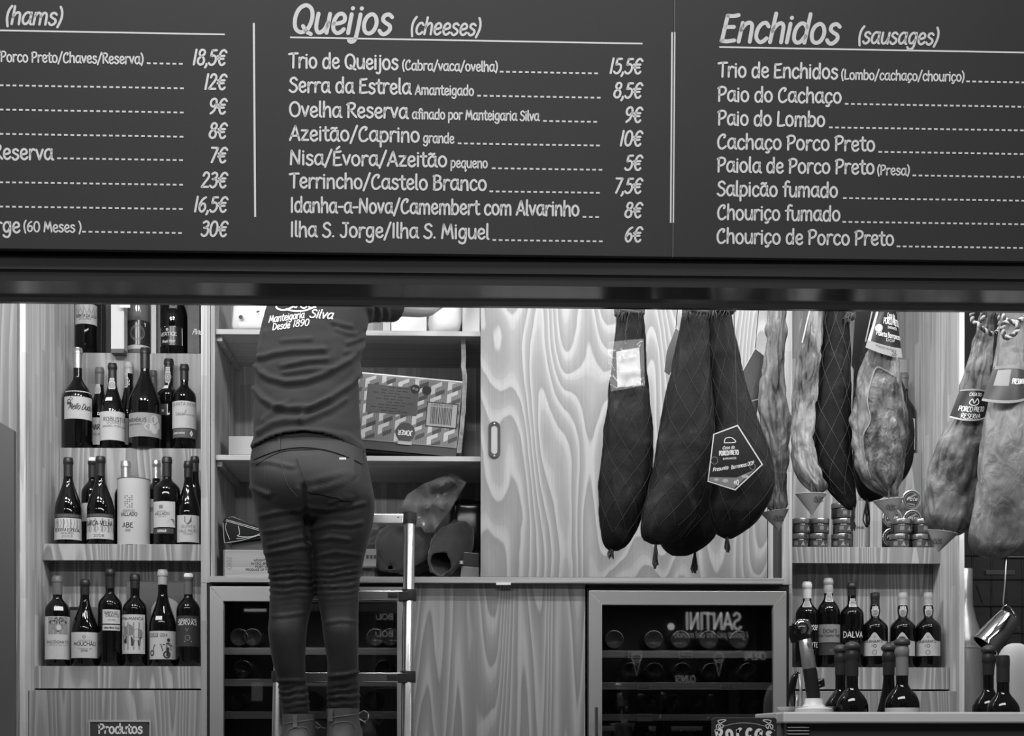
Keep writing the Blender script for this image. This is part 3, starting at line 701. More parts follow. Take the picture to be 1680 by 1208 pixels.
def bottle(label, x, ytop, Y, wpx, zb, kind='bdx', foil=None, fy=None, labels=(), seal=None, sticker=None, group='wine bottles on the left display', neck=13.0, glass=None, bulb=0, stopper=False, cat='wine bottle', capdisc=None, nm='wine_bottle', lip=1.12):
    c = at(x, ytop, Y); s = S(Y); R = wpx*s/2; H = c.z-zb; rn = neck*s/2
    ts, tn, p = KIND[kind] if isinstance(kind, str) else kind
    P = bprof(R, H-.001, ts, tn, p, rn, bulb)
    cc = Vector((c.x, Y, zb)); t = thing(nm, label, cat, cc, group)
    body = mk('glass_body', lathe(P, cc, 32), glass or GLASS_D, t, smooth=True, angle=50)
    phi = math.atan2(-c.x, Y)
    if foil is not None:
        zf = Z(fy, Y, x)-zb; e = .0009
        Q = [(prad(P, zf)+e*.2, zf)]
        k = 8
        for i in range(k+1):
            zz = zf+(H-.024-zf)*i/k; Q.append((prad(P, zz)+e, zz))
        Q += [(rn*lip+e, H-.022), (rn*lip+e, H-.008), (rn+e*.9, H-.005), (rn+e*.8, H+.0005), (rn*.8, H+.0022), (0, H+.0024)]
        mk('capsule', lathe(Q, cc, 24), foil, t, smooth=True, angle=45)
    else:
        Q = [(rn+.0005, H-.02), (rn*1.15, H-.018), (rn*1.15, H-.006), (rn, H), (0, H)]
        mk('lip_ring', lathe(Q, cc, 24), glass or GLASS_D, t, smooth=True, angle=45)
    if capdisc: mk('capsule_top', lathe([(rn*1.13+.0016, H-.011), (rn*1.13+.0016, H-.001), (rn*1.0, H+.0034), (0, H+.0036)], cc, 20, -.9+phi, 1.0+phi), capdisc, t, smooth=True, angle=45)
    for L in labels:
        xa, xb, ya, yb = L[:4]; m = L[4]; sp = L[5] if len(L) > 5 else ()
        aa = math.asin(max(-1, min(1, (xa-x)/(wpx/2))))+phi; ab = math.asin(max(-1, min(1, (xb-x)/(wpx/2))))+phi
        za, zc = Z(yb, Y, x)-zb, Z(ya, Y, x)-zb; Rm = max(prad(P, za), prad(P, zc))+.0007
        top = L[6] if len(L) > 6 else None
        if top is None:
            lb = mk('label', lathe([(prad(P, za+(zc-za)*q/4)+.0007, za+(zc-za)*q/4) for q in range(5)], cc, 14, aa, ab), m, t, smooth=True)
        else:
            V = []; Fc = []; n = 24
            for k in range(n+1):
                a = aa+(ab-aa)*k/n; zt = za+(zc-za)*top(k/n)
                for q in range(3):
                    zz = za+(zt-za)*q/2; rr = prad(P, zz)+.0007; V.append(Vector((cc.x+rr*math.sin(a), cc.y-rr*math.cos(a), cc.z+zz)))
            for k in range(n):
                for q in range(2): Fc.append((k*3+q, (k+1)*3+q, (k+1)*3+q+1, k*3+q+1))
            lb = mk('label', (V, Fc), m, t, smooth=True)
        w = (ab-aa)*Rm; h = zc-za
        def M(u, v, off=0): a = aa+u/Rm; r = prad(P, za+v)+.0012+off; return Vector((cc.x+r*math.sin(a), cc.y-r*math.cos(a), cc.z+za+v))
        if sp: prints(sp, M, w, h, lb)
    if seal:
        xs, ya, yb, ws = seal; za, zc = Z(yb, Y, x)-zb, Z(ya, Y, x)-zb; r0 = prad(P, (za+zc)/2)+.0022
        ac = math.asin(max(-1, min(1, (xs-x)*s/r0)))+phi; da = ws*s/r0/2
        V = []; Fc = []; n = 12; wf = lambda q: 1.0 if (q < .28 or q > .9) else 1.28
        for j in range(n+1):
            for k in range(5):
                a = ac+da*wf(j/n)*(k/2-1); zz = za+(zc-za)*(1-j/n); rr = prad(P, zz)+.0022; V.append(Vector((cc.x+rr*math.sin(a), cc.y-rr*math.cos(a), cc.z+zz)))
        for j in range(n):
            for k in range(4): Fc.append((j*5+k, j*5+k+1, j*5+k+6, j*5+k+5))
        sl = mk('seal', (V, Fc), SEALP, t, smooth=True)
        def M(u, v, off=0): a = ac+u/r0; rr = prad(P, za+v)+.0029+off; return Vector((cc.x+rr*math.sin(a), cc.y-rr*math.cos(a), cc.z+za+v))
        W = ws*s; Hh = zc-za
        prints([('c', 0, .38, .22, .05, INKM), ('c', 0, .38, .10, .05, INKM), ('k', [(-.3, .75), (.3, .75)], .05, INKM), ('k', [(-.3, .87), (.3, .87)], .05, INKM), ('k', [(-.3, .12), (.3, .12)], .05, INKM)], M, W, Hh, sl)
    if sticker:
        xa, xb, ya, yb = sticker; za, zc = Z(yb, Y, x)-zb, Z(ya, Y, x)-zb; r0 = prad(P, (za+zc)/2)
        aa = math.asin(max(-1, min(1, (xa-x)*s/r0)))+phi; ab = math.asin(max(-1, min(1, (xb-x)*s/r0)))+phi
        mk('price_sticker', lathe([(prad(P, za)+.001, za), (prad(P, (za+zc)/2)+.001, (za+zc)/2), (prad(P, zc)+.001, zc)], cc, 8, aa, ab), PAPERW, t, smooth=True)
    if stopper:
        Q = [(rn*.8, H-.002), (rn*.9, H), (rn*1.25, H+.002), (rn*1.38, H+.006), (rn*1.38, H+.010), (rn*1.0, H+.016), (rn*.5, H+.0185), (rn*.5, H+.021), (0, H+.0215)]
        mk('stopper', lathe(Q, cc, 24), mat('stopper_rubber', .045, .45), t, smooth=True, angle=50)
    return t
P_, PM_, PD_ = PAPER, PAPERM, PAPERD
def lines(v0, v1, n, w=.6, m=INKM, h=.018, u=.5): return [('k', [(u-w/2*(1-.25*(i % 2)), v0+(v1-v0)*i/max(n-1, 1)), (u+w/2*(1-.2*((i+1) % 2)), v0+(v1-v0)*i/max(n-1, 1))], h, m) for i in range(n)]
yf2, yb2 = 5.992, 6.09           # second row, front and back
# ---- second row
bottle('large dark bottle with silver capsule and scribbled white label', 127.5, 572, 6.0, 47, z2, 'slope', FOILS, 605, [(107, 149.5, 646, 692, P_, [('i', 'Mello Dudu', .55, .33, .2, .75, INK), ('c', .2, .62, .06, .03, INK), ('c', .27, .7, .05, .03, INKM), ('c', .17, .55, .03, .04, INK), ('c', .25, .53, .03, .04, INK), *lines(.10, .14, 2, .4, INKM, .02, .72)])], neck=14)
bottle('slim bottle with grey capsule half hidden behind the two in front', 163.5, 604, yb2, 34, z2, 'burg', FOILM, 632, [(148, 178, 689, 733, P_, [('t', 'HARA', .42, .55, .2, .5, INK), ('t', 'DOURO', .42, .34, .08, .5, INK), *lines(.06, .24, 4, .7)])], seal=(160, 632, 648, 8))
bottle('bottle with dark capsule, paper seal and white label beside the slim one', 184.5, 597, yf2, 40, z2, 'burg', FOILD, 628, [(165, 204.5, 679, 726, P_, [('t', 'ROBUSTUS', .55, .66, .13, .72, INK), ('t', 'DOURO', .5, .56, .1, .4, INKM), ('t', 'DOURO, PORTUGAL', .55, .45, .06, .75, INK), *lines(.2, .34, 3, .6), *lines(.08, .1, 1, .2, u=.85)])], seal=(183.5, 622, 641, 8.5), sticker=(174, 184, 655, 661))
bottle('bottle with pale capsule behind the tallest one', 211.5, 596, yb2, 34, z2, 'burg', FOILL, 614, [(205, 226, 690, 733, PM_)], seal=(206.5, 614, 638, 7))
bottle('tallest bottle with wide label showing a pale flower', 238, 572, 5.995, 53, z2, 'tall', FOILD, 606, [(213, 263.5, 682.5, 721.5, PM_, [('t', 'MIRABILIS', .27, .62, .15, .5, INK), ('t', 'GRANDE RESERVA', .22, .48, .06, .38, INK), ('p', circle(.72, .72, .11, 14, .2), P_), ('p', circle(.6, .42, .13, 14, .16), P_), ('p', circle(.72, .27, .09, 14, .14), P_), ('p', circle(.82, .5, .08, 14, .16), P_), ('k', [(.68, .5), (.76, .56), (.8, .66)], .04, INKM), *lines(.07, .14, 2, .5, INKM, .025, .45)])], neck=14.5)
bottle('short grey capped bottle peeking out behind the tallest one', 251, 609, yb2, 34, z2, 'burg', FOILM, 640, neck=12)
bottle('round shouldered dark bottle with long paper seal on its neck', 277, 590, yb2, 37, z2, (.60, .72, 1.7), FOILD, 605, [(262, 275, 667, 685, PD_, [('k', [(.02, .03), (.98, .03), (.98, .97), (.02, .97), (.02, .03)], .06, INKL), ('c', .5, .4, .08, .08, INKL)])], seal=(275, 604, 630, 7.5), sticker=(267, 276, 634, 640), neck=14)
bottle('bottle with white label over a grey band next to the post', 302.5, 599, yf2, 38.5, z2, 'bdx', FOILD, 625, [(283.5, 321.5, 662, 706, P_, [('t', 'QUINTA NOVA', .5, .82, .12, .85, INKM), ('t', '2013', .35, .46, .1, .25, INKM), ('i', 'Referencia', .55, .46, .07, .5, INKM), ('k', [(.5, .52), (.55, .66)], .03, INKM), *lines(.08, .16, 2, .8)]), (284.5, 320, 707, 722, mat('label_band', .1, .6), [('t', 'QUINTA NOVA', .3, .4, .2, .45, INKL), ('p', [(.7, .5), (.77, .85), (.84, .5), (.77, .12)], INKL)])])
# ---- third row
yf3, yb3 = 5.772, 5.878
LB = lambda t1, t2: [('r', .02, .52, .98, .96, mat('label_art_grey', .26, .7)), ('t', t1, .5, .38, .14, .8, INK), ('t', t2, .5, .24, .09, .35, INK), ('t', '2003', .5, .1, .09, .3, INK)]+[('k', [(.04+.09*k, .56), (.08+.09*k, .75+.1*math.sin(k*2.1)), (.05+.09*k, .93)], .025, INKM) for k in range(11)]
bottle('dark sloping bottle with white label, leftmost in third row', 112, 752, yf3, 43, z3, 'burg', FOILD, 783, [(91, 132.5, 846, 852.5, mat('label_darkband', .05, .6), [('t', 'SOGRAPE VINHOS', .5, .3, .4, .6, INKM)]), (90.7, 132.5, 853, 888, P_, LB('RESERVA ESPECIAL', 'DOURO'))], neck=14)
bottle('bottle with white sticker on its capsule behind the twin bottles', 152, 753, yb3, 36, z3, 'bdx', FOILD, 784, [(135, 156, 828, 858, P_)], capdisc=PAPERW)
bottle('dark sloping bottle with ornate label, second of the twin bottles', 165, 750, yf3, 43.5, z3, 'burg', FOILD, 782, [(144, 184.5, 846, 851.5, mat('label_darkband', .05, .6), [('t', 'SOGRAPE VINHOS', .5, .3, .4, .6, INKM)]), (143.5, 185, 852, 887, P_, [('r', .02, .3, .98, .96, mat('label_art_grey', .26, .7)), ('t', 'BARCA-VELHA', .5, .62, .22, .85, INK), ('t', '2008', .5, .1, .1, .3, INK)]+[('k', [(.05+.1*k, .34), (.09+.1*k, .5), (.04+.1*k, .58)], .025, INKM) for k in range(10)])], neck=14)
bottle('silver capped bottle standing behind the white gift tube', 206.5, 758, yb3, 36, z3, 'bdx', FOILS, 788, neck=15)
tc = at(219, 787, 5.775); Rt = 26*S(5.775)
tb = thing('gift_tube', 'white cylindrical gift tube with printed crest and lettering', 'gift tube', (tc.x, 5.775+.005, z3), None)
tcc = Vector((tc.x, 5.78, z3)); Ht = tc.z-z3
mk('tube_wall', lathe([(0, 0), (Rt, 0), (Rt, Ht), (Rt-.002, Ht), (Rt-.002, Ht-.02)], tcc, 40), mat('tube_paper', .5, .75), tb, smooth=True, angle=40)
mk('tube_rim', lathe([(Rt+.0006, Ht-.003), (Rt+.001, Ht), (Rt-.002, Ht+.0005)], tcc, 40), mat('rim_dark', .06, .5), tb, smooth=True)
ph = math.atan2(-tc.x, 5.78)
def Mt(u, v, off=0): a = ph+(u-.5)*2.6-.12; r = Rt+.0006+off; return Vector((tcc.x+r*math.sin(a), tcc.y-r*math.cos(a), tcc.z+v))
sp = [('t', 'QUINTA DO', .42, .48, .035, .3, INKM), ('t', 'VALLADO', .42, .42, .055, .42, INK), ('t', 'ABE', .4, .25, .07, .28, INK), ('t', '1888', .4, .19, .035, .14, INKM)]
for i in range(7):
    for j in range(4):
        if (i*3+j*5) % 4: sp.append(('p', circle(.42+(j-1.5)*.055, .55+i*.028, .02, 8, .011), INKM))
prints(sp, lambda u, v, off=0: Mt(u/Rt/2.6, v, off), Rt*2.6, Ht, tb)
bottle('silver necked bottle behind the round shouldered one, third row', 256.5, 756, yb3, 36, z3, 'bdx', FOILS, 786, [(240, 258, 822, 878, P_, [('t', 'Barca', .6, .7, .08, .5, INK), ('t', 'ORTA', .6, .62, .08, .5, INK), ('k', [(.1, .12), (.9, .12)], .01, INKM)])], neck=12.5)
bottle('round shouldered bottle with landscape label and dark band', 274, 751, yf3, 43, z3, 'bdx', FOILD, 783, [(253, 286.5, 826, 868, P_, [('t', 'QUINTA DO', .45, .58, .06, .4, INKM), ('t', 'VALLADO', .47, .47, .1, .62, INK), ('r', .38, .72, .53, .86, INKM), ('p', [(.02, .06), (.98, .06), (.98, .3), (.85, .34), (.7, .2), (.4, .26), (.02, .16)], INKM), ('t', 'DOURO', .5, .38, .05, .3, INKM)]), (254, 284, 870, 878.5, PD_, [('i', 'Adelaide', .45, .3, .5, .45, INKL)])], neck=14.5)
bottle('bottle with shield crest label beside the post, third row', 309, 758, yf3, 38, z3, 'burg', FOILD, 784, [(291.5, 326, 848, 892, P_, [('t', 'QUINTA', .5, .53, .1, .55, INKM), ('t', 'VALE MEÃO', .5, .36, .11, .75, INKM), ('t', 'DOURO', .5, .27, .06, .35, INKM), ('p', [(.37, .95), (.63, .95), (.63, .75), (.5, .64), (.37, .75)], mat('label_band', .1, .6)), *lines(.08, .2, 3, .8)])], neck=13)
bottle('dark bottle half hidden behind the crest label bottle', 319.5, 750, yb3, 34, z3, 'burg', FOILD, 775, neck=12.5)
# ---- lowest row
y4 = 5.675
bottle('bottle with tall white label showing a fruit picture', 94.3, 946, y4, 40, z4, 'bdx', FOILM, 976.5, [(75, 114, 1013, 1083, P_, [('r', .2, .58, .8, .99, mat('label_art_grey', .26, .7)), ('p', circle(.5, .74, .16, 16, .1), INKM), ('p', circle(.36, .86, .13, 12, .05), INK), ('p', circle(.64, .86, .13, 12, .05), INK), ('k', [(.5, .9), (.45, .97), (.4, .93)], .02, INK), ('k', [(.5, .9), (.58, .97), (.66, .93)], .02, INK), ('p', [(.42, .68), (.58, .68), (.5, .63)], INK), ('p', circle(.52, .74, .07, 12, .06), P_), ('t', 'INCÓGNITO', .5, .37, .06, .72, INK), ('t', 'CORTES DE CIMA', .5, .31, .03, .7, INKM), *lines(.26, .27, 1, .7, INK, .012), *lines(.45, .47, 1, .7, INK, .014), *lines(.1, .21, 5, .5, INKM, .01)])], sticker=(89, 103, 997, 1003.5), neck=15)
bottle('sloping dark bottle with square white label in the lowest row', 139.3, 952, y4, 44, z4, 'burg', FOILD, 977, [(118.5, 160.5, 1039, 1081, P_, [('t', 'MOUCHÃO', .48, .48, .14, .68, INK), ('t', 'HERDADE', .47, .65, .05, .35, INKM), ('c', .46, .82, .05, .02, INKM), ('i', 'Colheita de', .48, .34, .06, .4, INKM), ('t', '2006', .47, .25, .07, .2, INK), *lines(.43, .44, 1, .7), *lines(.06, .07, 1, .5)]), ], neck=14)
bottle('tall bottle with two small labels on its shoulder', 180.5, 935, y4, 38.5, z4, (.60, .77, 1.6), FOILD, 966, [(169, 196, 1002, 1025, P_, [('t', 'QUINTA DO', .45, .7, .17, .7, INK), ('t', 'CRASTO', .55, .47, .2, .75, INK), ('t', 'DOURO', .5, .22, .1, .4, INKM)]), (169, 196, 1027, 1036, P_, [('i', 'Vinha Maria Teresa', .5, .3, .4, .85, INK)])], neck=14)
bottle('bottle with picture label of horses under trees', 221.5, 943, y4, 40, z4, 'bdx', FOILD, 966, [(201.5, 237, 1010, 1074, P_, [('r', .04, .1, .96, .8, mat('label_art_grey', .26, .7)), ('t', 'PÊRA-MANCA', .5, .86, .07, .85, INK), ('p', circle(.22, .58, .17, 14, .14), INKM), ('p', circle(.45, .6, .14, 14, .15), INKM), ('p', circle(.72, .52, .18, 14, .12), INKM), ('p', [(.5, .45), (.78, .42), (.9, .45), (.82, .36), (.8, .2), (.74, .2), (.72, .33), (.62, .33), (.58, .2), (.52, .2)], INK), ('p', [(.18, .48), (.36, .46), (.36, .26), (.3, .25), (.22, .3)], INK), ('p', [(.1, .12), (.9, .12), (.95, .2), (.5, .25), (.1, .2)], P_), *lines(.06, .07, 1, .8)])], neck=14.5)
bottle('sloping bottle with pale capsule and motorcycle sidecar label', 267, 936, y4, 43, z4, (.42, .80, .88), FOILL, 960, [(246.5, 287.5, 1037, 1083, P_, [('r', .04, .78, .36, .93, mat('label_art_mid', .16, .7)), ('t', 'BICAR', .2, .81, .1, .26, P_), ('t', '2014', .53, .8, .11, .22, INKM), ('c', .62, .16, .11, .05, INK), ('c', .16, .22, .08, .04, INK), ('k', [(.2, .3), (.25, .5), (.45, .52), (.5, .3), (.2, .3)], .03, INK), ('p', [(.58, .3), (.78, .3), (.74, .55), (.6, .55)], INKM), ('p', circle(.67, .68, .05, 12, .07), INK), ('k', [(.5, .5), (.66, .58), (.8, .46)], .04, INK), ('p', [(.6, .1), (.68, .1), (.69, .42), (.61, .42)], INK), *lines(.06, .08, 1, .3, u=.2)])], sticker=(256, 266, 1012.5, 1019), neck=15)
bottle('bottle with dark label and white sticker on its capsule', 309, 943, y4, 38.5, z4, 'bdx', FOILM, 976, [(290, 327.5, 1012, 1062, mat('label_slate', .035, .6), [('t', 'HERDADE DAS', .48, .84, .06, .6, INKL), ('t', 'SERVAS', .48, .7, .13, .65, INKL), ('t', 'V', .48, .5, .1, .1, INKM), ('c', .5, .28, .08, .025, INKM), ('k', [(.4, .16), (.62, .16)], .02, INKL)])], capdisc=PAPERW, neck=14)
# back of the lowest row: grey card with a pale disc
g = mk('grey_box', pbox(207.5, 311, 954, 1096, 5.785, .03), mat('grey_card', .13, .6), bevel=.001); tag(g, 'grey box with a pale disc behind the lowest bottles', 'box')
dc = at(272, 1005, 5.783); dv = [Vector((dc.x+p[0], 5.7845, dc.z+p[1])) for p in circle(0, 0, 24*S(5.78), 36)]
mk('disc_print', (dv, [tuple(range(36))]), mat('disc_pale', .42, .7), g)
g = mk('small_black_box', pbox(114, 176, 996, 1096, 5.79, .025), mat('dull_box', .17, .6), bevel=.001); tag(g, 'low dark box behind the sloping bottle, lowest row', 'box')
mk('box_band', pbox(114, 135, 996, 1001, 5.789, .001), BLACK, g)
# ---- top row
y1r = 6.22
g = mk('black_gift_box', pbox(119.5, 167, 440, 579.5, 6.255, .07), mat('box_black', .012, .4), bevel=.001); tag(g, 'tall black gift box behind the bottle in top row', 'box')
bottle('wine bottle with pale picture label, leftmost in top row', 141.5, 418, y1r-.02, 35, z1, 'bdx', FOILD, 450, [(124.5, 158.5, 503, 536, P_, [('r', .03, .5, .97, .95, mat('label_art_lt', .4, .7)), ('t', 'QUINTA DA LEDA', .5, .33, .15, .8, INK), ('t', 'DOURO', .45, .2, .1, .4, INK), ('t', '2011', .45, .08, .06, .2, INKM)]+[('k', [(.08+.15*k, .52), (.15+.15*k, .8), (.2+.15*k, .55)], .03, INKM) for k in range(6)]), (124.5, 158.5, 494, 501.5, PD_, [('t', 'CASA FERREIRINHA', .5, .3, .4, .8, INKL)])])
g = mk('white_carton', pbox(182, 203.5, 440, 572.5, 6.085, .06), mat('carton_white', .66, .6), bevel=.001); tag(g, 'narrow white carton jutting over the top shelf edge', 'box')
mk('carton_base', pbox(182.2, 203.3, 572.5, 579, 6.086, .058), mat('carton_base', .1, .6), g)
g = mk('paper_price_card', pbox(196, 213.5, 495, 505, 6.06, .0012), PAPERW); tag(g, 'blank white price card in front of the carton, top row', 'card')
sp0 = X(205, 6.16); sp1 = X(256, 6.16)
pk = thing('open_presentation_box', 'white open-fronted presentation box around a boxed bottle', 'box', ((sp0+sp1)/2, 6.2, z1))
hb = .42
for nm, gg in (('side_wall', box(sp0, sp0+.004, 6.16, 6.30, z1, z1+hb)), ('side_wall', box(sp1-.02, sp1, 6.16, 6.30, z1, z1+hb)), ('back_wall', box(sp0+.004, sp1-.02, 6.295, 6.30, z1, z1+hb)), ('base', box(sp0+.004, sp1-.02, 6.17, 6.295, z1, z1+.008))): mk(nm, gg, mat('box_cream', .5, .6), pk)
bottle('squat bottle with dark round crest label inside the open white box', 227.5, 455, 6.215, 36, z1+.008, (.62, .86, 1.6), FOILM, 470, [(210, 245, 530, 570, mat('label_charcoal', .03, .25), [('c', .45, .48, .3, .03, INKM), ('c', .45, .48, .24, .02, INKM), ('t', 'Y', .72, .75, .16, .08, INKL)]), (210, 245, 570.5, 577, P_)], glass=mat('glass_greyish', .16, .08), neck=18)
g = mk('dark_slim_box', pbox(256.8, 263, 440, 579.5, 6.18, .06), mat('box_brown', .06, .5), bevel=.001); tag(g, 'slim dark carton next to the sparkling wine bottle', 'box')
bottle('sparkling wine bottle with outlined dark label, top row', 285.5, 440, 6.20, 43.5, z1, 'champ', FOILD, 494, [(264.5, 299, 541, 572, mat('label_blk', .012, .3), [('k', [(.02, .03), (.03, .93), (.3, .99), (.7, .99), (.97, .9), (.98, .03), (.02, .03)], .035, INKL), ('t', 'VERTICE', .42, .5, .18, .7, INKL), ('i', 'Pinot Noir', .42, .14, .14, .55, INKL), ('k', [(.1, .4), (.75, .4)], .02, INKM), ('c', .4, .82, .05, .04, INKL)]), (277, 291, 497, 512, mat('label_band', .1, .6), [('c', .5, .5, .38, .09, PM_), ('t', 'V', .5, .36, .3, .35, INKL)])])
g = mk('dark_label_box', pbox(307.5, 327.5, 440, 580, 6.17, .08), mat('box_darkgrey', .04, .45, var=.3, vscale=30), bevel=.001); tag(g, 'dark box with white script lettering beside the post, top row', 'box')
flatmk('print', textpolys('Pinot', 0, 0, .022, .05, .13, shear=.35, n=2, capn=0), plane_map((X(315, 6.17), 6.1692, Z(549, 6.17, 316)), (1, 0, 0), (0, 0, 1)), INKL, g)
# ---- port bottles on the right display
GP = 'port bottles on the right display'
bottle('port bottle with white cap and white script lettering', 1324, 956, y4, 38, z4, (.60, .78, 1.5), mat('cap_white', .75, .4), 982.5, [(1308, 1342, 1010, 1075, GLASS_D, [('i', 'Noose', .62, .62, .16, .55, INKL), ('t', 'WHITE', .6, .18, .12, .7, INKL)])], seal=(1324, 983, 998, 9), group=GP, neck=14, cat='port bottle', nm='port_bottle')
bottle('port bottle with light label over dark band, between white capped and black bottles', 1359, 950, y4, 38, z4, (.60, .80, 1.4), FOILL, 974, [(1341, 1379, 1026, 1055.5, PM_, [('t', "DOW'S", .5, .52, .2, .45, INK), ('t', 'FINE TAWNY PORT', .5, .3, .13, .8, INK), ('k', [(.4, .14), (.6, .14)], .03, INKM)]), (1341, 1379, 1057, 1076, mat('label_dk2', .06, .5), [('t', 'PORT', .6, .25, .25, .25, INKM)])], seal=(1360.5, 973, 989, 9), group=GP, neck=14, bulb=.12, cat='port bottle', nm='port_bottle')
bottle('black port bottle with plain white lettering on the glass', 1397.5, 957, y4, 39, z4, (.60, .76, 1.7), FOILD, 978, [(1379, 1416, 1030, 1060, GLASS_D, [('t', 'DALVA', .55, .42, .32, .72, INKL), ('k', [(.4, .82), (.75, .82)], .04, INKM), ('k', [(.5, .22), (.7, .22)], .04, INKM)])], seal=(1399, 983, 997, 9), group=GP, neck=14, cat='port bottle', nm='port_bottle')
hump = lambda s: .62+.38*math.exp(-((s-.5)/.17)**2)
for xg, fo, lab in ((1435.5, FOILD, 'squat port bottle with dark cap and curved-top label'), (1481, FOILL, 'squat port bottle with pale cap, middle of the three alike'), (1523, FOILL, 'squat port bottle with pale cap, nearest the right side panel')):
    bottle(lab, xg, 973.5, y4, 42, z4, (.50, .69, 1.6), fo, 994, [(xg-19.5, xg+19, 1039, 1077.5, P_, [('t', "GRAHAM'S", .45, .55, .12, .65, INK), ('t', '10', .48, .36, .13, .2, INK), ('c', .5, .15, .09, .03, INKM), *lines(.28, .3, 1, .9), ('c', .5, .8, .03, .02, INKM)], hump)], seal=(xg+.5, 996, 1012, 10), group=GP, neck=14, bulb=.25, cat='port bottle', nm='port_bottle', lip=1.05)
bottle('bottle with grey capsule half hidden behind a ham on the upper shelf', 1482, 613, 6.04, 40, z2, (.52, .74, 1.2), FOILM, 640, [(1466, 1500.5, 690, 741, P_)], seal=(1478.5, 640, 656, 7), group=GP, neck=15)
# ================================================================ things in the storage cabinet
def crumple(xa, xb, ya, yb, Y, depth, amp, fr, seed, n=14, taper=0.0, power=.35):
    """a soft pillow-like pack: superellipsoid with noise folds, its front spanning the given pixels"""
    a = at(xa, yb, Y); b = at(xb, ya, Y); c = Vector(((a.x+b.x)/2, Y+depth/2, (a.z+b.z)/2)); h = Vector(((b.x-a.x)/2, depth/2, (b.z-a.z)/2))
    sg = lambda v: math.copysign(abs(v)**power, v)
    def fn(u, v):
        th = 2*math.pi*u; ph = math.pi*(v-.5)
        p = Vector((sg(math.cos(ph))*sg(math.cos(th)), sg(math.cos(ph))*sg(math.sin(th)), sg(math.sin(ph))))
        q = Vector((p.x*h.x*(1-taper*(p.z+1)/2), p.y*h.y, p.z*h.z))
        d = noise.noise(q*fr+Vector((seed, 0, 0)))+.5*abs(noise.noise(q*fr*2.3+Vector((0, seed, 0))))
        w = c+q*(1+amp*d)
        w.z = max(w.z, c.z-h.z)
        return w
    return grid(fn, n*2, n, True)
WRAP = mat('white_plastic_wrap', .62, .16, spec=.6)
g = mk('wrapped_pack', crumple(379, 446, 490, 540, 5.56, .16, .12, 16, 3, 20, power=.3), WRAP, smooth=True); tag(g, 'white pack in crinkled clear wrap on the top cabinet shelf', 'package')
o = at(417, 523, 5.55); flatmk('print', [circle(-.05, .005, .008, 10), [(.01, .02), (.022, .026), (.018, .032), (.006, .026)]], plane_map((o.x, 5.548, o.z), (1, 0, 0), (0, 0, 1)), INK, g)
g = mk('white_carton', pbox(642, 700, 440, 544.5, 5.66, .14), mat('carton_bright', .85, .6), bevel=.001); tag(g, 'white carton on the top cabinet shelf behind the forearm', 'box')
g = mk('paper_bag', crumple(704, 757, 470, 545, 5.56, .14, .14, 18, 9, 18, power=.4), mat('bag_white', .75, .5), smooth=True); tag(g, 'crumpled white paper bag on the top cabinet shelf', 'bag')
g = mk('white_carton', pbox(758.5, 787, 440, 545.6, 5.58, .18), mat('carton_bright', .85, .6), bevel=.001); tag(g, 'white carton on the top cabinet shelf next to the sliding door', 'box')
g = mk('wooden_block', pbox(628, 640, 440, 544, 5.62, .12), mat('block_pale', .45, .7), bevel=.002); tag(g, 'narrow pale block on the top cabinet shelf beside the sleeve', 'box')
g = mk('pale_box', pbox(375, 432, 716, 746.5, 5.62, .2), mat('box_pale', .42, .7), bevel=.0015); tag(g, 'low pale box on the middle cabinet shelf left of the man', 'box')
# ---- printed open carton, tilted
JT = math.radians(4.9); JY = 5.56
jo = at(748, 747.5, JY); ju = Vector((math.cos(JT), 0, -math.sin(JT))); jv = Vector((math.sin(JT), 0, math.cos(JT))); jn = Vector((0, 1, 0))
jo = jo-ju*0; JW = 212*S(JY); JH = 124*S(JY); JD = .27; jt = .004
jo.z = zs2+.0015
jb = thing('printed_carton', 'open printed cardboard carton tilted on the middle cabinet shelf', 'box', jo)
def jbox(u0, u1, d0, d1, v0, v1):
    V = [jo+ju*u+jn*d+jv*v for v in (v0, v1) for d in (d0, d1) for u in (u0, u1)]
    return V, box(0, 1, 0, 1, 0, 1)[1]
CARDP = mat('carton_printed', .2, .45, var=.1, vscale=12); CARDI = mat('carton_inside', .3, .8)
lo = 16*S(JY)
fw = mk('front_wall', jbox(-JW, 0, 0, jt, lo, JH), CARDP, jb)
mk('cut_edge', jbox(-JW, 0, -.0004, jt+.0004, JH, JH+.0045), mat('card_edge', .8, .8), jb)
mk('base_tray', join(jbox(-JW, 0, .003, .007, 0, lo), jbox(-JW, 0, .003, JD, 0, .004)), mat('carton_dark', .055, .7), jb)
mk('back_wall', jbox(-JW, 0, JD-jt, JD, .004, JH), CARDI, jb); mk('side_wall', jbox(-JW, -JW+jt, jt, JD-jt, .004, JH), CARDI, jb)
mk('side_wall', jbox(-jt, 0, jt, JD-jt, .004, JH), CARDP, jb)
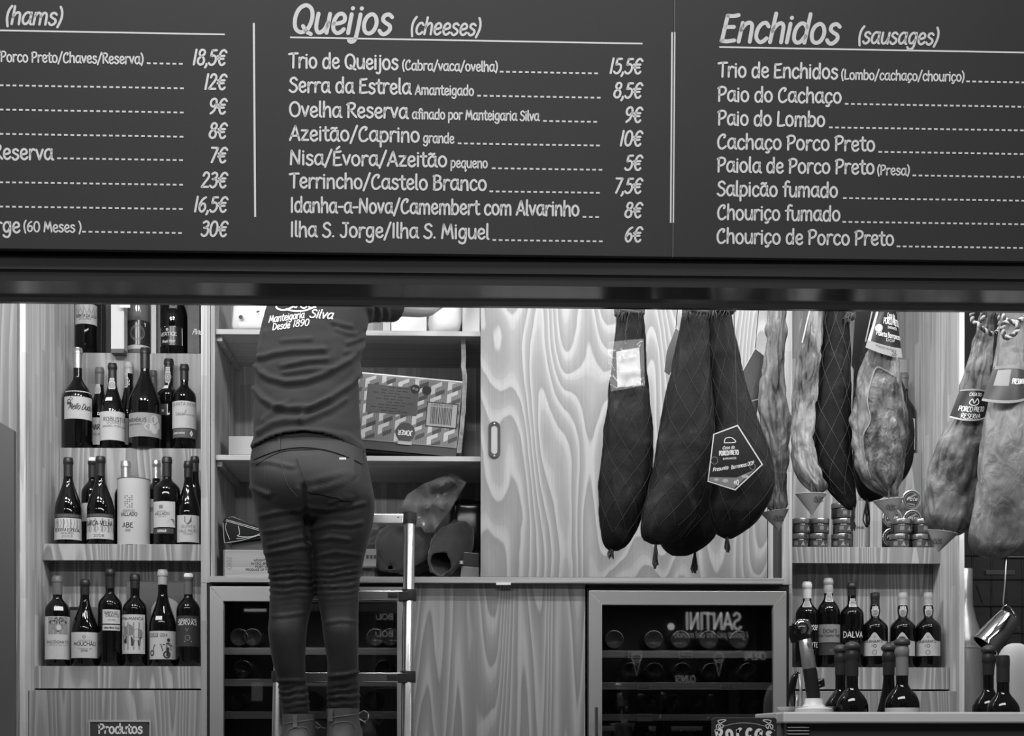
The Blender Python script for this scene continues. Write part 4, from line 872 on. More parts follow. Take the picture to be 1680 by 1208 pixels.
# raised flap on the right, bowed outwards
fl = []
def flap(u, v):
    bow = .012*math.sin(math.pi*min(1, v*1.1))
    return jo+jn*(.002+(JD-.01)*u)+Vector((.003+bow+.016*v+.006*noise.noise(Vector((v*9, 0, 1))), 0, .02+v*(207*S(JY)-.02)))
gf = grid(flap, 6, 14); n7 = len(gf[0]); V2 = [v+Vector((.017, 0, 0)) for v in gf[0]]
Fs = list(gf[1])+[tuple(i+n7 for i in f) for f in gf[1]]
for j in range(14): Fs.append((j*7, (j+1)*7, (j+1)*7+n7, j*7+n7)); Fs.append((j*7+6, (j+1)*7+6, (j+1)*7+6+n7, j*7+6+n7))
for i in range(6): Fs.append((i, i+1, i+1+n7, i+n7)); Fs.append((98+i, 99+i, 99+i+n7, 98+i+n7))
mk('side_flap', (gf[0]+V2, Fs), mat('flap_print', .26, .55, var=.5, vscale=40), jb, smooth=True, angle=40)
K = S(JY); W_, H_ = JW/K, JH/K
JM = lambda off: (lambda a, b: jo+ju*(a*K)+jv*(b*K)-jn*off)
LT = mat('print_pale', .5, .5); DK = mat('print_dark', .055, .5); MD = mat('print_mid', .14, .5)
pl, pdk, pst = [], [], []
for i in range(-8, 1):
    for j in range(-1, 8):
        x = -W_+(i+8)*27; y = 18+j*21+((i+8) % 2)*10-(i+8)*.6
        def clip(P): return [(max(-W_+1, min(-1, px_)), max(17, min(H_-1, py_))) for px_, py_ in P]
        if y > H_-6 or y < 6: continue
        pl.append(clip([(x, y), (x+7, y+4), (x+7, y+12), (x+17, y+17), (x+17, y+24), (x, y+15)]))
        pdk.append(clip([(x+8, y-2), (x+22, y+5), (x+22, y+12), (x+8, y+5)]))
for x in range(-int(W_)+4, -4, 3): pst.append(((x, 18), (x+1, 18), (x+1, H_-3), (x, H_-3)))
flatmk('stripe_print', pst, JM(.0004), MD, fw); flatmk('pattern_print', pl, JM(.0007), LT, fw)['kind'] = 'stuff'; flatmk('pattern_print', pdk, JM(.0008), DK, fw)['kind'] = 'stuff'
flatmk('panel_print', [[(-154, 62), (-70, 62), (-70, 108), (-154, 108)]], JM(.0010), mat('print_panel', .075, .5), fw)
tx = []
for k in range(9):
    x1_ = -74-(k*13 % 31); tx += [p for q in range(4) for p in strip([(x1_-11.5*(q+1)+2+(k*q % 3), 105-k*4.8), (x1_-11.5*q, 105-k*4.8)], 1.5, capn=0) if x1_-11.5*(q+1) > -150]
flatmk('small_print', tx, JM(.0013), INK, fw)
badge = mk('round_badge', polys_geo([circle(-86, 34, 16, 40)], JM(.0016)), mat('badge_dark', .05, .4), fw)
cbx = textpolys('JOKER', 0, 0, 7.5, 24, .2, n=3, capn=0, align='c')
flatmk('badge_lettering', [[(-86-a, 37-b) for a, b in p] for p in cbx], JM(.0021), INKL, fw)
for xx, in2 in ((-76, 1), (-57, 0)):
    flatmk('round_mark', [circle(xx, 106-(xx+76)*.02, 7.6, 24)], JM(.0016), mat('mark_black', .012, .5), fw)
flatmk('mark_symbol', [circle(-78.5, 107, 2.2, 12), circle(-73.5, 105.5, 2.4, 12)], JM(.0020), mat('print_panel2', .16, .5), fw)
bq = [(-54, 48), (-4, 48), (-4, 87), (-54, 87)]
flatmk('barcode_card', [bq], JM(.0014), mat('barcode_card', .34, .6), fw); flatmk('barcode_frame', strip(bq, 2.0, True), JM(.0018), INK, fw)
rr = random.Random(3); bars = []; xx = -48
while xx < -12:
    wbar = rr.choice((.6, .9, 1.5)); bars.append(((xx, 52), (xx+wbar, 52), (xx+wbar, 80), (xx, 80))); xx += wbar+rr.choice((.7, 1.1))
flatmk('barcode_bars', bars, JM(.0018), INK, fw)
flatmk('barcode_number', textpolys('5 601216 120158', -30, 81.5, 3.6, 36, .18, n=2, capn=0, align='c'), JM(.0018), INK, fw)
mk('tape', polys_geo([[(-97, 14), (-74, 14), (-74, 19.5), (-97, 19.5)]], JM(.0018)), mat('tape_shiny', .4, .15), fw)
o = mk('support_block', box(jo.x-JW*.98, jo.x-JW*.80, 5.58, 5.8, zs2, zs2+JW*.80*math.sin(JT)+.0005), CAB_IN); tag(o, 'low block under the tilted carton, hidden behind the man', 'block')
# ---- lower compartment
WBX = wood('crate_wood', .36, .30, 14, .4, 4, 21, .1, axis='X')
zc3 = zs3
xw0, xw1 = X(368.5, 5.53), X(448, 5.53); zt = Z(902.5, 5.53, 400)
cr = thing('wooden_wine_crate', 'small wooden port wine crate with stencilled lettering', 'crate', ((xw0+xw1)/2, 5.6, zc3))
fr_ = mk('front_board', box(xw0, xw1, 5.53, 5.54, zc3, zt), WBX, cr, bevel=.001)
mk('side_board', box(xw0-.006, xw0, 5.533, 5.72, zc3, zt), mat('crate_end', .12, .7), cr); mk('side_board', box(xw1, xw1+.006, 5.533, 5.72, zc3, zt), mat('crate_end', .12, .7), cr); mk('back_board', box(xw0, xw1, 5.71, 5.72, zc3, zt), WBX, cr); mk('bottom_board', box(xw0, xw1, 5.541, 5.709, zc3, zc3+.008), WBX, cr)
K5 = S(5.53); kM = lambda px, py: plane_map((X(px, 5.53), 5.5293, Z(py, 5.53, 400)), (K5, 0, 0), (0, 0, K5))
flatmk('lettering', textpolys('WEIGHT 3', 416, 0, 3.6, 28, .17, n=2, capn=0) and [[(a, b) for a, b in p] for s, y, x0, wd in (('WEIGHT 3.5 KG', 0, 0, 37), ('3x75CL BOTTLES', -5.4, -4.5, 43), ('PORT WINE', -10.8, 2.5, 29), ('PRODUCE OF PORTUGAL', -15.6, -13, 58)) for p in textpolys(s, x0, y, 3.4, wd, .18, n=2, capn=0)], kM(416, 921), INK, fr_)
flatmk('lettering', [[(b, -a) for a, b in p] for p in textpolys('2010', 0, 0, 7.0, 21, .13, n=2, capn=0)], kM(372.5, 913.5), INKM, fr_)
Q = [(365, 856), (369, 850), (381, 846.5), (431, 866), (434, 884), (400, 888.5), (372, 892), (367, 890)]
kc = thing('black_case', 'glossy black case with pale piping lying on the wooden crate', 'case', (X(400, 5.58), 5.6, zt))
mk('case_body', prism([(X(x, 5.57), Z(y, 5.57, 400)) for x, y in Q], 5.57, 5.70), BLACKG, kc, bevel=.004)
for ln in ([(366, 858), (368, 888), (374, 890.5), (400, 886), (432, 876)], [(371, 853), (400, 861), (428, 869)], [(370.5, 855), (400, 863.5), (428, 871.5)], [(388, 884), (400, 883), (430, 878)], [(391, 863), (393, 876), (390, 880), (412, 881), (428, 875)], [(371.5, 858), (370, 868), (377, 886)]):
    mk('piping', tube([Vector((X(x, 5.567), 5.567, Z(y, 5.567, 400))) for x, y in spline(ln, 4)], .0012, 6), mat('piping_pale', .55, .4), kc)
mk('case_strut', prism([(X(x, 5.58), Z(y, 5.58, 400)) for x, y in ((380, 888), (430, 884), (432, 903), (378, 903))], 5.585, 5.69), mat('clear_bits', .09, .2), kc, bevel=.003)
# dark jacket, rolled apron, pouch, plastic bag
def sheet(rowsp, thick, nu=24):
    """rowsp: list of cross-section polylines of (px, py, Y) ; makes a soft thick cloth"""
    secs = [spline([at(*p) for p in r], 6) for r in rowsp]; m = len(secs[0])
    cols = [spline([s[i] for s in secs], 5) for i in range(m)]
    nv = len(cols[0]); V = [Vector(cols[i][j]) for j in range(nv) for i in range(m)]
    Fc = [(j*m+i, j*m+i+1, (j+1)*m+i+1, (j+1)*m+i) for j in range(nv-1) for i in range(m-1)]
    return V, Fc
CLOTH = mat('dark_cloth', .018, .85, bump=.15, bscale=300, sheen=.3); CLOTH2 = mat('grey_cloth', .026, .85, bump=.15, bscale=300, sheen=.3)
g = mk('dark_jacket', crumple(592, 720, 862, 946, 5.64, .2, .34, 15, 5, 34, power=.8), CLOTH, smooth=True); tag(g, 'crumpled dark jacket heaped on the lowest cabinet shelf', 'jacket')
def clothobj(name, geo, m, label, cat, th=.004):
    o = mk(name, geo, m, smooth=True); md = o.modifiers.new('thick', 'SOLIDIFY'); md.thickness = th; tag(o, label, cat); return o
def ringrow(rows, n=40, seed=0, wob=.0):
    V = []; Fc = []
    for q, (cx, cy, rx, ry, Y) in enumerate(rows):
        for k in range(n):
            a = 2*math.pi*k/n; w = 1+wob*noise.noise(Vector((math.cos(a)*2, math.sin(a)*2, q*.35+seed)))
            V.append(at(cx+rx*w*math.cos(a), cy+ry*w*math.sin(a), Y))
    for q in range(len(rows)-1):
        for k in range(n): Fc.append((q*n+k, q*n+(k+1) % n, (q+1)*n+(k+1) % n, (q+1)*n+k))
    return V, Fc
rw = [(0, 722, 926, 19, 20, 5.555), (1, 727, 916, 25, 29, 5.575), (2, 737, 903, 32, 34, 5.61), (3, 748, 888, 30, 30, 5.66), (4, 757, 874, 22, 21, 5.70), (5, 763, 866, 8, 8, 5.72)]
rw = [interp(rw, q/4) for q in range(21)]
clothobj('rolled_apron', ringrow(rw, 44, 3, .22), CLOTH2, 'grey cloth apron rolled into an open loop on the lowest cabinet shelf', 'apron')
rw = [(0, 640, 932, 5, 4, 5.565), (1, 648, 915, 34, 26, 5.58), (2, 660, 898, 44, 34, 5.62), (3, 672, 884, 36, 26, 5.67), (4, 680, 872, 14, 10, 5.70)]
rw = [interp(rw, q/4) for q in range(17)]
clothobj('dark_scarf', ringrow(rw, 44, 8, .35), CLOTH, 'dark folded scarf lying over the jacket behind the ladder rail', 'scarf')
g = mk('black_pouch', crumple(738, 800, 818, 905, 5.68, .14, .12, 8, 12, 20, power=.5), BLACKG, smooth=True); tag(g, 'glossy black pouch behind the rolled apron', 'bag')
FILM = film('plastic_film', .20, .40, .10)
rp = random.Random(5)
outl = [(656, 836), (668, 812), (690, 797), (716, 786), (744, 776), (765, 792), (754, 812), (738, 838), (722, 858), (711, 874), (697, 874), (690, 864), (672, 866), (654, 862)]
pc = (708, 828)
def bagpt(x, y, k):
    return at(x, y, 5.60+.02*math.sin(x*.11+k)+.015*math.cos(y*.17)+.03*noise.noise(Vector((x*.05, y*.05, k))))
def bag():
    V = []; Fc = []; n = 56; O = [(outl[i][0]+(outl[(i+1) % len(outl)][0]-outl[i][0])*q/4, outl[i][1]+(outl[(i+1) % len(outl)][1]-outl[i][1])*q/4) for i in range(len(outl)) for q in range(4)]; n = len(O); R = 9
    for side in (0, 1):
        b = len(V)
        for r in range(R+1):
            s = r/R
            for k in range(n):
                x = pc[0]+(O[k][0]-pc[0])*s; y = pc[1]+(O[k][1]-pc[1])*s
                p = bagpt(x, y, 1.0); bul = .022*(1-s*s)
                crease = .012*abs(math.sin(x*.05+y*.075))+.016*abs(noise.noise(Vector((x*.06, y*.05, side*5))))+.012*abs(noise.noise(Vector((x*.13+y*.08, y*.10-x*.05, 3))))
                p.y += (-bul-crease if side == 0 else bul+crease); V.append(p)
        for r in range(R):
            for k in range(n): Fc.append((b+r*n+k, b+r*n+(k+1) % n, b+(r+1)*n+(k+1) % n, b+(r+1)*n+k))
    return V, Fc
g = mk('plastic_bag', bag(), FILM, smooth=True, angle=18); tag(g, 'crumpled translucent plastic bag on top of the dark jacket', 'plastic bag')
g = thing('tool_box', 'dark box with a pale lower half at the right end of the lowest shelf', 'box', at(775, 946, 5.53)+Vector((0, .05, 0)))
mk('box_lower', join(prism([(X(755, 5.53), zs3), (X(786, 5.53), zs3), (X(786, 5.53), Z(931, 5.53, 770)), (X(757, 5.53), Z(929, 5.53, 770))], 5.53, 5.60)), mat('toolbox_pale', .16, .4), g, bevel=.002)
mk('box_lid', join(prism([(X(757, 5.53), Z(928.6, 5.53, 770)), (X(786, 5.53), Z(930.6, 5.53, 770)), (X(786, 5.53), Z(908, 5.53, 770)), (X(761, 5.53), Z(906, 5.53, 770))], 5.53, 5.60)), mat('toolbox_dark', .03, .25), g, bevel=.002)
mk('latch', lathe([(0, 0), (.008, 0), (.008, .012), (0, .012)], (X(757, 5.524), 5.52, Z(926, 5.52, 770)), 14), STEEL, g, smooth=True, angle=40)
g = mk('printed_packet', pbox(586, 617, 901, 930, 5.56, .05), mat('packet', .2, .4), bevel=.002); tag(g, 'small printed packet beside the jacket, next to the man\'s thigh', 'packet')
for k in range(3): flatmk('print', [[(-3+k*6, -4), (1+k*6, -4), (1+k*6, 2), (-3+k*6, 2)]], plane_map((X(604, 5.559), 5.5592, Z(913, 5.559, 604)), (S(5.56), 0, 0), (0, 0, S(5.56))), INK, g)
g['label'] = 'small printed packet beside the dark jacket on the lowest shelf'

# ================================================================ telescopic ladder
def lad(y): return 5.115+(1240-y)/(1240-845)*.19      # depth of the ladder plane at a pixel row
lt = thing('telescopic_ladder', 'telescopic aluminium ladder leaning against the cabinet', 'ladder', (X(565, 5.1), 4.85, 0))
RXR = lambda y: 671.5-(y-845)*.0085; RXL = lambda y: 463-(y-845)*.017
def railpt(y, side): return at((RXR if side else RXL)(y), y, lad(y))
TOPL = 846
rdir = (railpt(TOPL, 1)-railpt(1240, 1)).normalized()
segs = [(862, 977, 9.6), (977, 1111, 10.1), (1111, 1244, 10.6), (1244, 1380, 11.1), (1380, 1520, 11.6), (1520, 1640, 12.1)]
for side in (0, 1):
    for a, b, r in segs:
        A, B = railpt(a, side), railpt(b, side)
        if B.z < .02: B = A+(B-A)*((A.z-.02)/(A.z-B.z))
        mk('rail_section', tube([A, A+(B-A)*.99], r*S(5.2), 20), ALU, lt, smooth=True, angle=50)
    A = railpt(1640, side)
BLKP = mat('ladder_black_plastic', .02, .45)
for i, yr in enumerate((852, 977.5, 1111.5, 1246, 1380, 1520)):
    Yr = lad(yr); a = at(RXL(yr), yr, Yr); b = at(RXR(yr), yr, Yr); k = S(5.2)
    h = 7.2*k; d = .028
    mk('rung', box(a.x+9*k, b.x-9*k, Yr-d, Yr+d, (a.z+b.z)/2-h*1.2, (a.z+b.z)/2+h), ALU, lt, bevel=.003)
    for s, p in ((0, a), (1, b)):
        zc = (a.z+b.z)/2
        co = [(12.6*k, -9*k), (13*k, -6*k), (13*k, 7*k), (12.4*k, 10*k)]
        if i == 0: co = [(10.3*k, -9*k), (12*k, -8*k), (12.4*k, 3*k), (12.2*k, 10*k), (9*k, 12*k), (0, 12.2*k)]
        col = mk('collar', lathe(co, (p.x, p.y, zc), 24), BLKP, lt, smooth=True, angle=40)
        sg_ = 1 if s == 0 else -1
        if i == 0:
            for q in range(9):
                aa = -1.1+q*.27; mk('grip_rib', box(p.x+12.3*k*math.sin(aa)-.0012, p.x+12.3*k*math.sin(aa)+.0012, p.y-12.3*k*math.cos(aa)-.001, p.y-12.3*k*math.cos(aa)+.004, zc-2*k, zc+9*k), BLKP, col)
            mk('bolt', lathe([(0, 0), (.0035, 0), (.0035, .002), (0, .002)], (p.x+sg_*18*k, Yr-d-.001, zc+1*k), 10), BLACK, lt)
        else:
            mk('lock_bracket', box(min(p.x, p.x+sg_*16*k), max(p.x, p.x+sg_*16*k), Yr-d-.003, Yr+d+.002, zc-9*k, zc+6*k), BLKP, col, bevel=.002)
            mk('lock_lever', box(min(p.x+sg_*17*k, p.x+sg_*33*k), max(p.x+sg_*17*k, p.x+sg_*33*k), Yr-d-.009, Yr-d-.001, zc-3.5*k, zc+4*k), BLKP, col, bevel=.002)

# ================================================================ the man on the ladder
def remesh(parts, vox, smooth_it=6, name='tmp'):
    V, Fc = join(*parts)
    me = bpy.data.meshes.new(name); me.from_pydata([tuple(v) for v in V], [], Fc)
    bm = bmesh.new(); bm.from_mesh(me); bmesh.ops.recalc_face_normals(bm, faces=bm.faces); bm.to_mesh(me); bm.free()
    o = bpy.data.objects.new(name, me); COL.objects.link(o)
    r = o.modifiers.new('r', 'REMESH'); r.mode = 'VOXEL'; r.voxel_size = vox; r.adaptivity = 0
    if smooth_it: s = o.modifiers.new('s', 'SMOOTH'); s.iterations = smooth_it; s.factor = .5
    dg = bpy.context.evaluated_depsgraph_get(); ev = o.evaluated_get(dg); m2 = ev.to_mesh()
    Vo = [v.co.copy() for v in m2.vertices]; No = [v.normal.copy() for v in m2.vertices]; Fo = [tuple(p.vertices) for p in m2.polygons]
    ev.to_mesh_clear(); bpy.data.objects.remove(o); bpy.data.meshes.remove(me)
    return Vo, No, Fo
def ringloft(rows, n=32, p=.85):
    """rows: (ypx, xl, xr, Yc, halfdepth) -> closed lofted body"""
    V = []; Fc = []
    sg = lambda v: math.copysign(abs(v)**p, v)
    for (y, xl, xr, Yc, hd) in rows:
        a = at(xl, y, Yc); b = at(xr, y, Yc); c = (a+b)/2; hx = (b.x-a.x)/2
        for k in range(n):
            t = 2*math.pi*k/n; V.append(Vector((c.x+hx*sg(math.cos(t)), Yc+hd*sg(math.sin(t)), c.z)))
    for j in range(len(rows)-1):
        for k in range(n): Fc.append((j*n+k, j*n+(k+1) % n, (j+1)*n+(k+1) % n, (j+1)*n+k))
    Fc.append(tuple(range(n))); Fc.append(tuple(range((len(rows)-1)*n, len(rows)*n))); return V, Fc
def dense(rows, step=6):
    r = sorted(rows); out = []; y = r[0][0]
    while y < r[-1][0]: out.append((y,)+interp(r, y)); y += step
    out.append((r[-1][0],)+r[-1][1:]); return out
PC = at(505, 1232, 5.05)
man = thing('person', 'man in dark printed t-shirt and dark jeans reaching up from the ladder', 'person', (PC.x, 5.05, Z(1236, 5.08)))
TOR = [(757, 414, 600, 4.98, .122), (745, 413, 600, 4.98, .124), (720, 415, 594, 4.98, .12), (690, 416, 590, 4.985, .112), (640, 417, 588, 5.0, .104), (600, 419, 591, 5.01, .106), (560, 424, 598, 5.03, .114), (530, 431, 603, 5.04, .116), (500, 440, 607, 5.05, .114), (470, 449, 610, 5.06, .108), (445, 462, 606, 5.065, .095), (425, 485, 585, 5.07, .072), (412, 508, 562, 5.07, .055)]
shR = at(588, 486, 5.06); elR = at(698, 500, 5.20); wrR = at(770, 440, 5.42); shL = at(478, 462, 5.06); elL = at(432, 372, 5.22); wrL = at(470, 300, 5.42)
def limb(pts, rad, n=16):
    return tube([tuple(p) for p in pts], rad, n)
upd = (elR-shR)
slR = limb([shR-upd*.25, shR, shR+upd*.2, shR+upd*.40, shR+upd*.56], [.06, .092, .084, .076, .073])
upl = (elL-shL)
slL = limb([shL-upl*.25, shL, shL+upl*.3, shL+upl*.62], [.05, .085, .078, .07])
Vs, Ns, Fs = remesh([ringloft(dense(TOR), 36), slR, slL], .0062, 4)
# fold ridges of the shirt as polylines in the x-z plane (given through their place on the man's back), amplitude, width
def topx(v): d = v-CAM; f = d.dot(FWD); return CX+F*d.dot(RGT)/f, HY-F*d.z/f
FOLD = [([(418, 599), (428, 611), (442, 620), (470, 627), (503, 624), (540, 610), (574, 590), (597, 566)], .011, 5.5),
        ([(417, 637), (432, 655), (450, 666), (475, 669), (510, 668), (545, 651), (575, 630), (594, 603)], .012, 5.5),
        ([(424, 587), (450, 580), (480, 575), (532, 573)], .009, 5), ([(462, 601), (500, 592), (536, 589)], .008, 4.5), ([(464, 611), (505, 606), (545, 605)], .006, 4.5), ([(462, 559), (485, 557), (510, 556)], .005, 4),
        ([(424, 708), (445, 694), (468, 689), (498, 689), (540, 672), (566, 655)], .008, 6), ([(492, 690), (497, 676), (512, 668), (540, 655)], .006, 4.5), ([(432, 690), (448, 672), (470, 660)], .005, 5),
        ([(545, 528), (562, 533), (578, 536)], .006, 4), ([(552, 540), (570, 546), (584, 548)], .005, 4), ([(570, 563), (586, 557), (600, 552)], .006, 4), ([(600, 560), (608, 545), (622, 533)], .007, 5), ([(566, 578), (584, 573)], .004, 4),
        ([(620, 500), (624, 516), (622, 528)], .006, 4), ([(634, 503), (637, 518), (634, 530)], .005, 4), ([(610, 505), (608, 520), (604, 540)], .006, 5),
        ([(585, 610), (590, 660), (592, 700)], .004, 5), ([(417, 730), (440, 716), (480, 708), (530, 708), (570, 716), (597, 735)], .005, 6), ([(436, 545), (430, 570), (424, 600)], .004, 6)]
def sd(p, P):
    best = 1e9; sgn = 1
    for i in range(len(P)-1):
        ax, ay = P[i]; bx, by = P[i+1]; dx, dy = bx-ax, by-ay; L2 = dx*dx+dy*dy
        t = max(0, min(1, ((p[0]-ax)*dx+(p[1]-ay)*dy)/L2)); qx, qy = ax+dx*t, ay+dy*t
        d = math.hypot(p[0]-qx, p[1]-qy)
        if d < best: best = d; sgn = 1 if (p[1]-qy) > 0 else -1
    return best, sgn
def apply_folds(Vv, Nn, folds, extra=None):
    out = []
    for v, n in zip(Vv, Nn):
        o = v.copy()
        if n.y < .35:
            p = topx(v); wgt = min(1, max(0, (.35-n.y)/.5)); d = 0
            for P, A, wd in folds:
                x0 = min(q[0] for q in P)-3*wd; x1 = max(q[0] for q in P)+3*wd
                if not (x0 < p[0] < x1): continue
                y0 = min(q[1] for q in P)-4*wd; y1 = max(q[1] for q in P)+4*wd
                if not (y0 < p[1] < y1): continue
                e, s = sd(p, P); wd = wd*.8
                d += A*math.exp(-(e/wd)**2) - (A*.45*math.exp(-((e-wd*2.0)/wd)**2) if s > 0 else A*.15*math.exp(-((e-wd*2.0)/wd)**2))
            if extra: d += extra(p, v)
            o += n*d*wgt
        out.append(o)
    return out
# clip the shirt at its curved hem
def hem(x): return 708+.0056*(x-497)**2*.72 if x < 497 else 708+.0056*(x-497)**2*.66
def shirt_extra(p, v): return .0025*noise.noise(Vector((p[0]*.03, p[1]*.06, 2)))+ (.004*math.exp(-((p[1]-hem(p[0])+3)/3.0)**2))
Vs2 = apply_folds(Vs, Ns, FOLD, shirt_extra)
keep = [topx(v)[1] < hem(topx(v)[0])+2 if n.y < .6 else topx(v)[1] < 752 for v, n in zip(Vs, Ns)]
Fs2 = [f for f in Fs if all(keep[i] for i in f)]
def compact(V, Fc):
    used = sorted({i for f in Fc for i in f}); mp = {o: i for i, o in enumerate(used)}
    return [V[i] for i in used], [tuple(mp[i] for i in f) for f in Fc]
SHIRT = mat('shirt_cotton', .022, .9, spec=.3, bump=.12, bscale=420, sheen=.05)
so = mk('shirt', compact(Vs2, Fs2), SHIRT, man, smooth=True); md = so.modifiers.new('hem', 'SOLIDIFY'); md.thickness = .003; md.offset = -1
bvh = BVHTree.FromPolygons(Vs2, Fs2)
def onshirt(xp, yp, off=.002, tree=None):
    tree = tree or bvh
    d = ray(xp, yp).normalized(); h = tree.ray_cast(CAM, d)
    if h[0] is None: return at(xp, yp, 4.9)
    n = h[1] if h[1].dot(d) < 0 else -h[1]
    return h[0]+n*off-d*0.0005
# lettering on the back: laid out in metres on the man's back plane, then pressed onto the cloth
def backtext(s, x, y, cap, wpx, ang, shear=.3, weight=.13, n=3):
    pol = textpolys(s, 0, 0, cap, wpx, weight, shear=shear, n=n, capn=3); ca, sa = math.cos(ang), math.sin(ang)
    fine = []
    for p in pol: fine.append([(x+a*ca-b*sa, y-(a*sa+b*ca)) for a, b in p])
    return fine
PRINTS_ = mat('shirt_print', .8, .7)
pm = backtext('Manteigaria', 441, 530, 10.5, 59, .14)+backtext('Silva', 507, 521, 13, 39, -.07, weight=.15)+backtext('Desde', 447, 542, 10, 29, .12)+backtext('1890', 480, 537, 10.5, 27, .10)
flatmk('shirt_lettering', pm, lambda a, b: onshirt(a, b), PRINTS_, so)
logo = strip(spline([(461, 488), (454, 499), (456, 507), (468, 509), (482, 503), (496, 490)], 5), 2.6)+strip(spline([(470, 508), (484, 511), (500, 510), (516, 504), (526, 496)], 5), 2.4)+strip(spline([(476, 490), (480, 500), (486, 505), (492, 492), (494, 504), (502, 505), (506, 492)], 5), 2.0)+strip(spline([(516, 490), (506, 497), (508, 505), (518, 505)], 5), 2.2)
flatmk('shirt_emblem', logo, lambda a, b: onshirt(a, b), PRINTS_, so)
# ---- jeans
PEL = [(700, 428, 584, 4.985, .095), (722, 419, 594, 4.982, .108), (740, 414, 600, 4.98, .118), (765, 411, 604, 4.972, .132), (790, 410, 609, 4.968, .14), (815, 413, 614, 4.972, .138), (840, 420, 614, 4.98, .12), (855, 428, 610, 4.985, .09)]
LEGL = [(800, 414, 508, 4.975, .12), (830, 416, 511, 4.98, .11), (860, 422, 513, 4.985, .10), (900, 431, 515, 4.99, .085), (930, 438, 515, 5.0, .078), (960, 442, 514, 5.01, .072), (985, 443, 513, 5.015, .068), (1010, 441, 508, 5.015, .066), (1040, 440, 503, 5.01, .068), (1090, 448, 501, 5.02, .06), (1125, 456, 504, 5.03, .052), (1150, 460, 507, 5.035, .05), (1175, 463, 508, 5.04, .048)]
LEGR = [(800, 512, 612, 4.975, .12), (830, 509, 614, 4.98, .112), (860, 510, 612, 4.985, .102), (890, 512, 604, 4.99, .09), (920, 515, 597, 5.0, .08), (950, 517, 591, 5.01, .073), (985, 522, 589, 5.015, .068), (1010, 526, 588, 5.015, .066), (1040, 530, 588, 5.01, .068), (1090, 537, 588, 5.02, .06), (1130, 536, 590, 5.03, .052), (1150, 536, 590, 5.035, .05), (1168, 538, 590, 5.04, .049)]
Vj, Nj, Fj = remesh([ringloft(dense(PEL), 36), ringloft(dense(LEGL, 8), 28, .95), ringloft(dense(LEGR, 8), 28, .95)], .0068, 6)
JF = [([(505, 832), (540, 836), (570, 833), (597, 826)], .005, 4), ([(510, 806), (540, 800), (565, 790), (580, 780)], .004, 4), ([(512, 790), (545, 782), (575, 775)], .004, 4), ([(540, 826), (560, 818), (578, 817), (576, 825), (556, 830)], .004, 3.5),
      ([(425, 848), (450, 842), (478, 838), (496, 836)], .004, 4), ([(432, 873), (455, 870), (490, 862)], .0035, 3.5), ([(440, 895), (470, 888), (505, 880)], .0035, 3.5), ([(436, 908), (470, 902), (508, 895)], .004, 4),
      ([(512, 868), (545, 860), (575, 862), (594, 858)], .004, 4), ([(514, 886), (545, 882), (572, 886)], .004, 4), ([(512, 915), (550, 906), (592, 912)], .0035, 3.5),
      ([(412, 800), (425, 806), (440, 812)], .006, 5), ([(500, 800), (502, 840), (506, 890)], -.010, 6), ([(412, 760), (440, 757), (480, 766)], .003, 4),
      ([(446, 1012), (470, 1010), (500, 1006)], .003, 3), ([(535, 1022), (560, 1018), (588, 1021)], .003, 3), ([(448, 1117), (475, 1118), (500, 1117)], .005, 3), ([(540, 1110), (565, 1108), (588, 1103)], .006, 3.5)]
def jx(p, v):
    x, y = p; d = 0
    k1 = math.exp(-((y-952)/26)**2); s = (x-480 if x < 515 else x-555)
    nz = .5+.9*abs(noise.noise(Vector((x*.045, y*.06, 3))))+.5*noise.noise(Vector((x*.03, y*.035, 9)))
    ww = math.sin(2*math.pi*(y+.0022*s*s-950+5.5*noise.noise(Vector((x*.03, y*.025, 1)))+s*.06+(4 if x < 515 else 0))/10.2)
    d += .0046*k1*nz*math.copysign(abs(ww)**.8, ww)
    k2 = math.exp(-((y-1143)/19)**2)
    d += .0056*k2*nz*math.sin(2*math.pi*(y+6*noise.noise(Vector((x*.05, y*.03, 6)))+s*.16)/11.2)
    d += .002*noise.noise(Vector((x*.05, y*.03, 7)))
    return d
Vj2 = apply_folds(Vj, Nj, JF, jx)
JEAN = mat('jeans_denim', .0105, .62, spec=.45, bump=.1, bscale=600, sheen=.05)
je = mk('jeans', (Vj2, Fj), JEAN, man, smooth=True)
bj = BVHTree.FromPolygons(Vj2, Fj)
oj = lambda a, b, off=.0015: onshirt(a, b, off, bj)
def stitch(pts, name, m, r=.0012):
    P = [oj(x, y, .0006) for x, y in spline(pts, 5)]; mk(name, tube(P, r, 5), m, je)
STI = mat('stitch_thread', .045, .8)
def patchj(name, fn, nu, nv, off, m):
    mk(name, grid(lambda u, v: oj(*fn(u, v), off), nu, nv), m, je, smooth=True)
def wbot(x): return hem(x)+27-(.0008*(x-500)**2)
patchj('waistband', lambda u, v: ((416+178*u), (hem(416+178*u)-6)*(1-v)+(wbot(416+178*u))*v), 30, 5, .0035, JEAN)
stitch([(420, 763), (445, 748), (470, 740), (500, 738), (540, 738), (570, 745), (592, 758)], 'seam', mat('seam_dark', .008, .8), .0014)
pk_ = [(486, 750), (580, 753), (579, 790), (579, 822), (560, 826), (506, 808)]
def pocket(u, v):
    top = (486+u*94, 750+u*3); bot = (507+u*72, 806+u*18)
    return (top[0]+(bot[0]-top[0])*v, top[1]+(bot[1]-top[1])*v)
patchj('back_pocket', pocket, 16, 14, .0045, JEAN)
stitch([(487, 754), (530, 757), (580, 758)], 'pocket_stitch', STI); stitch([(489, 754), (497, 780), (506, 806)], 'pocket_stitch', STI, .0007); stitch([(578, 756), (578, 790), (577, 820)], 'pocket_stitch', STI, .0007)
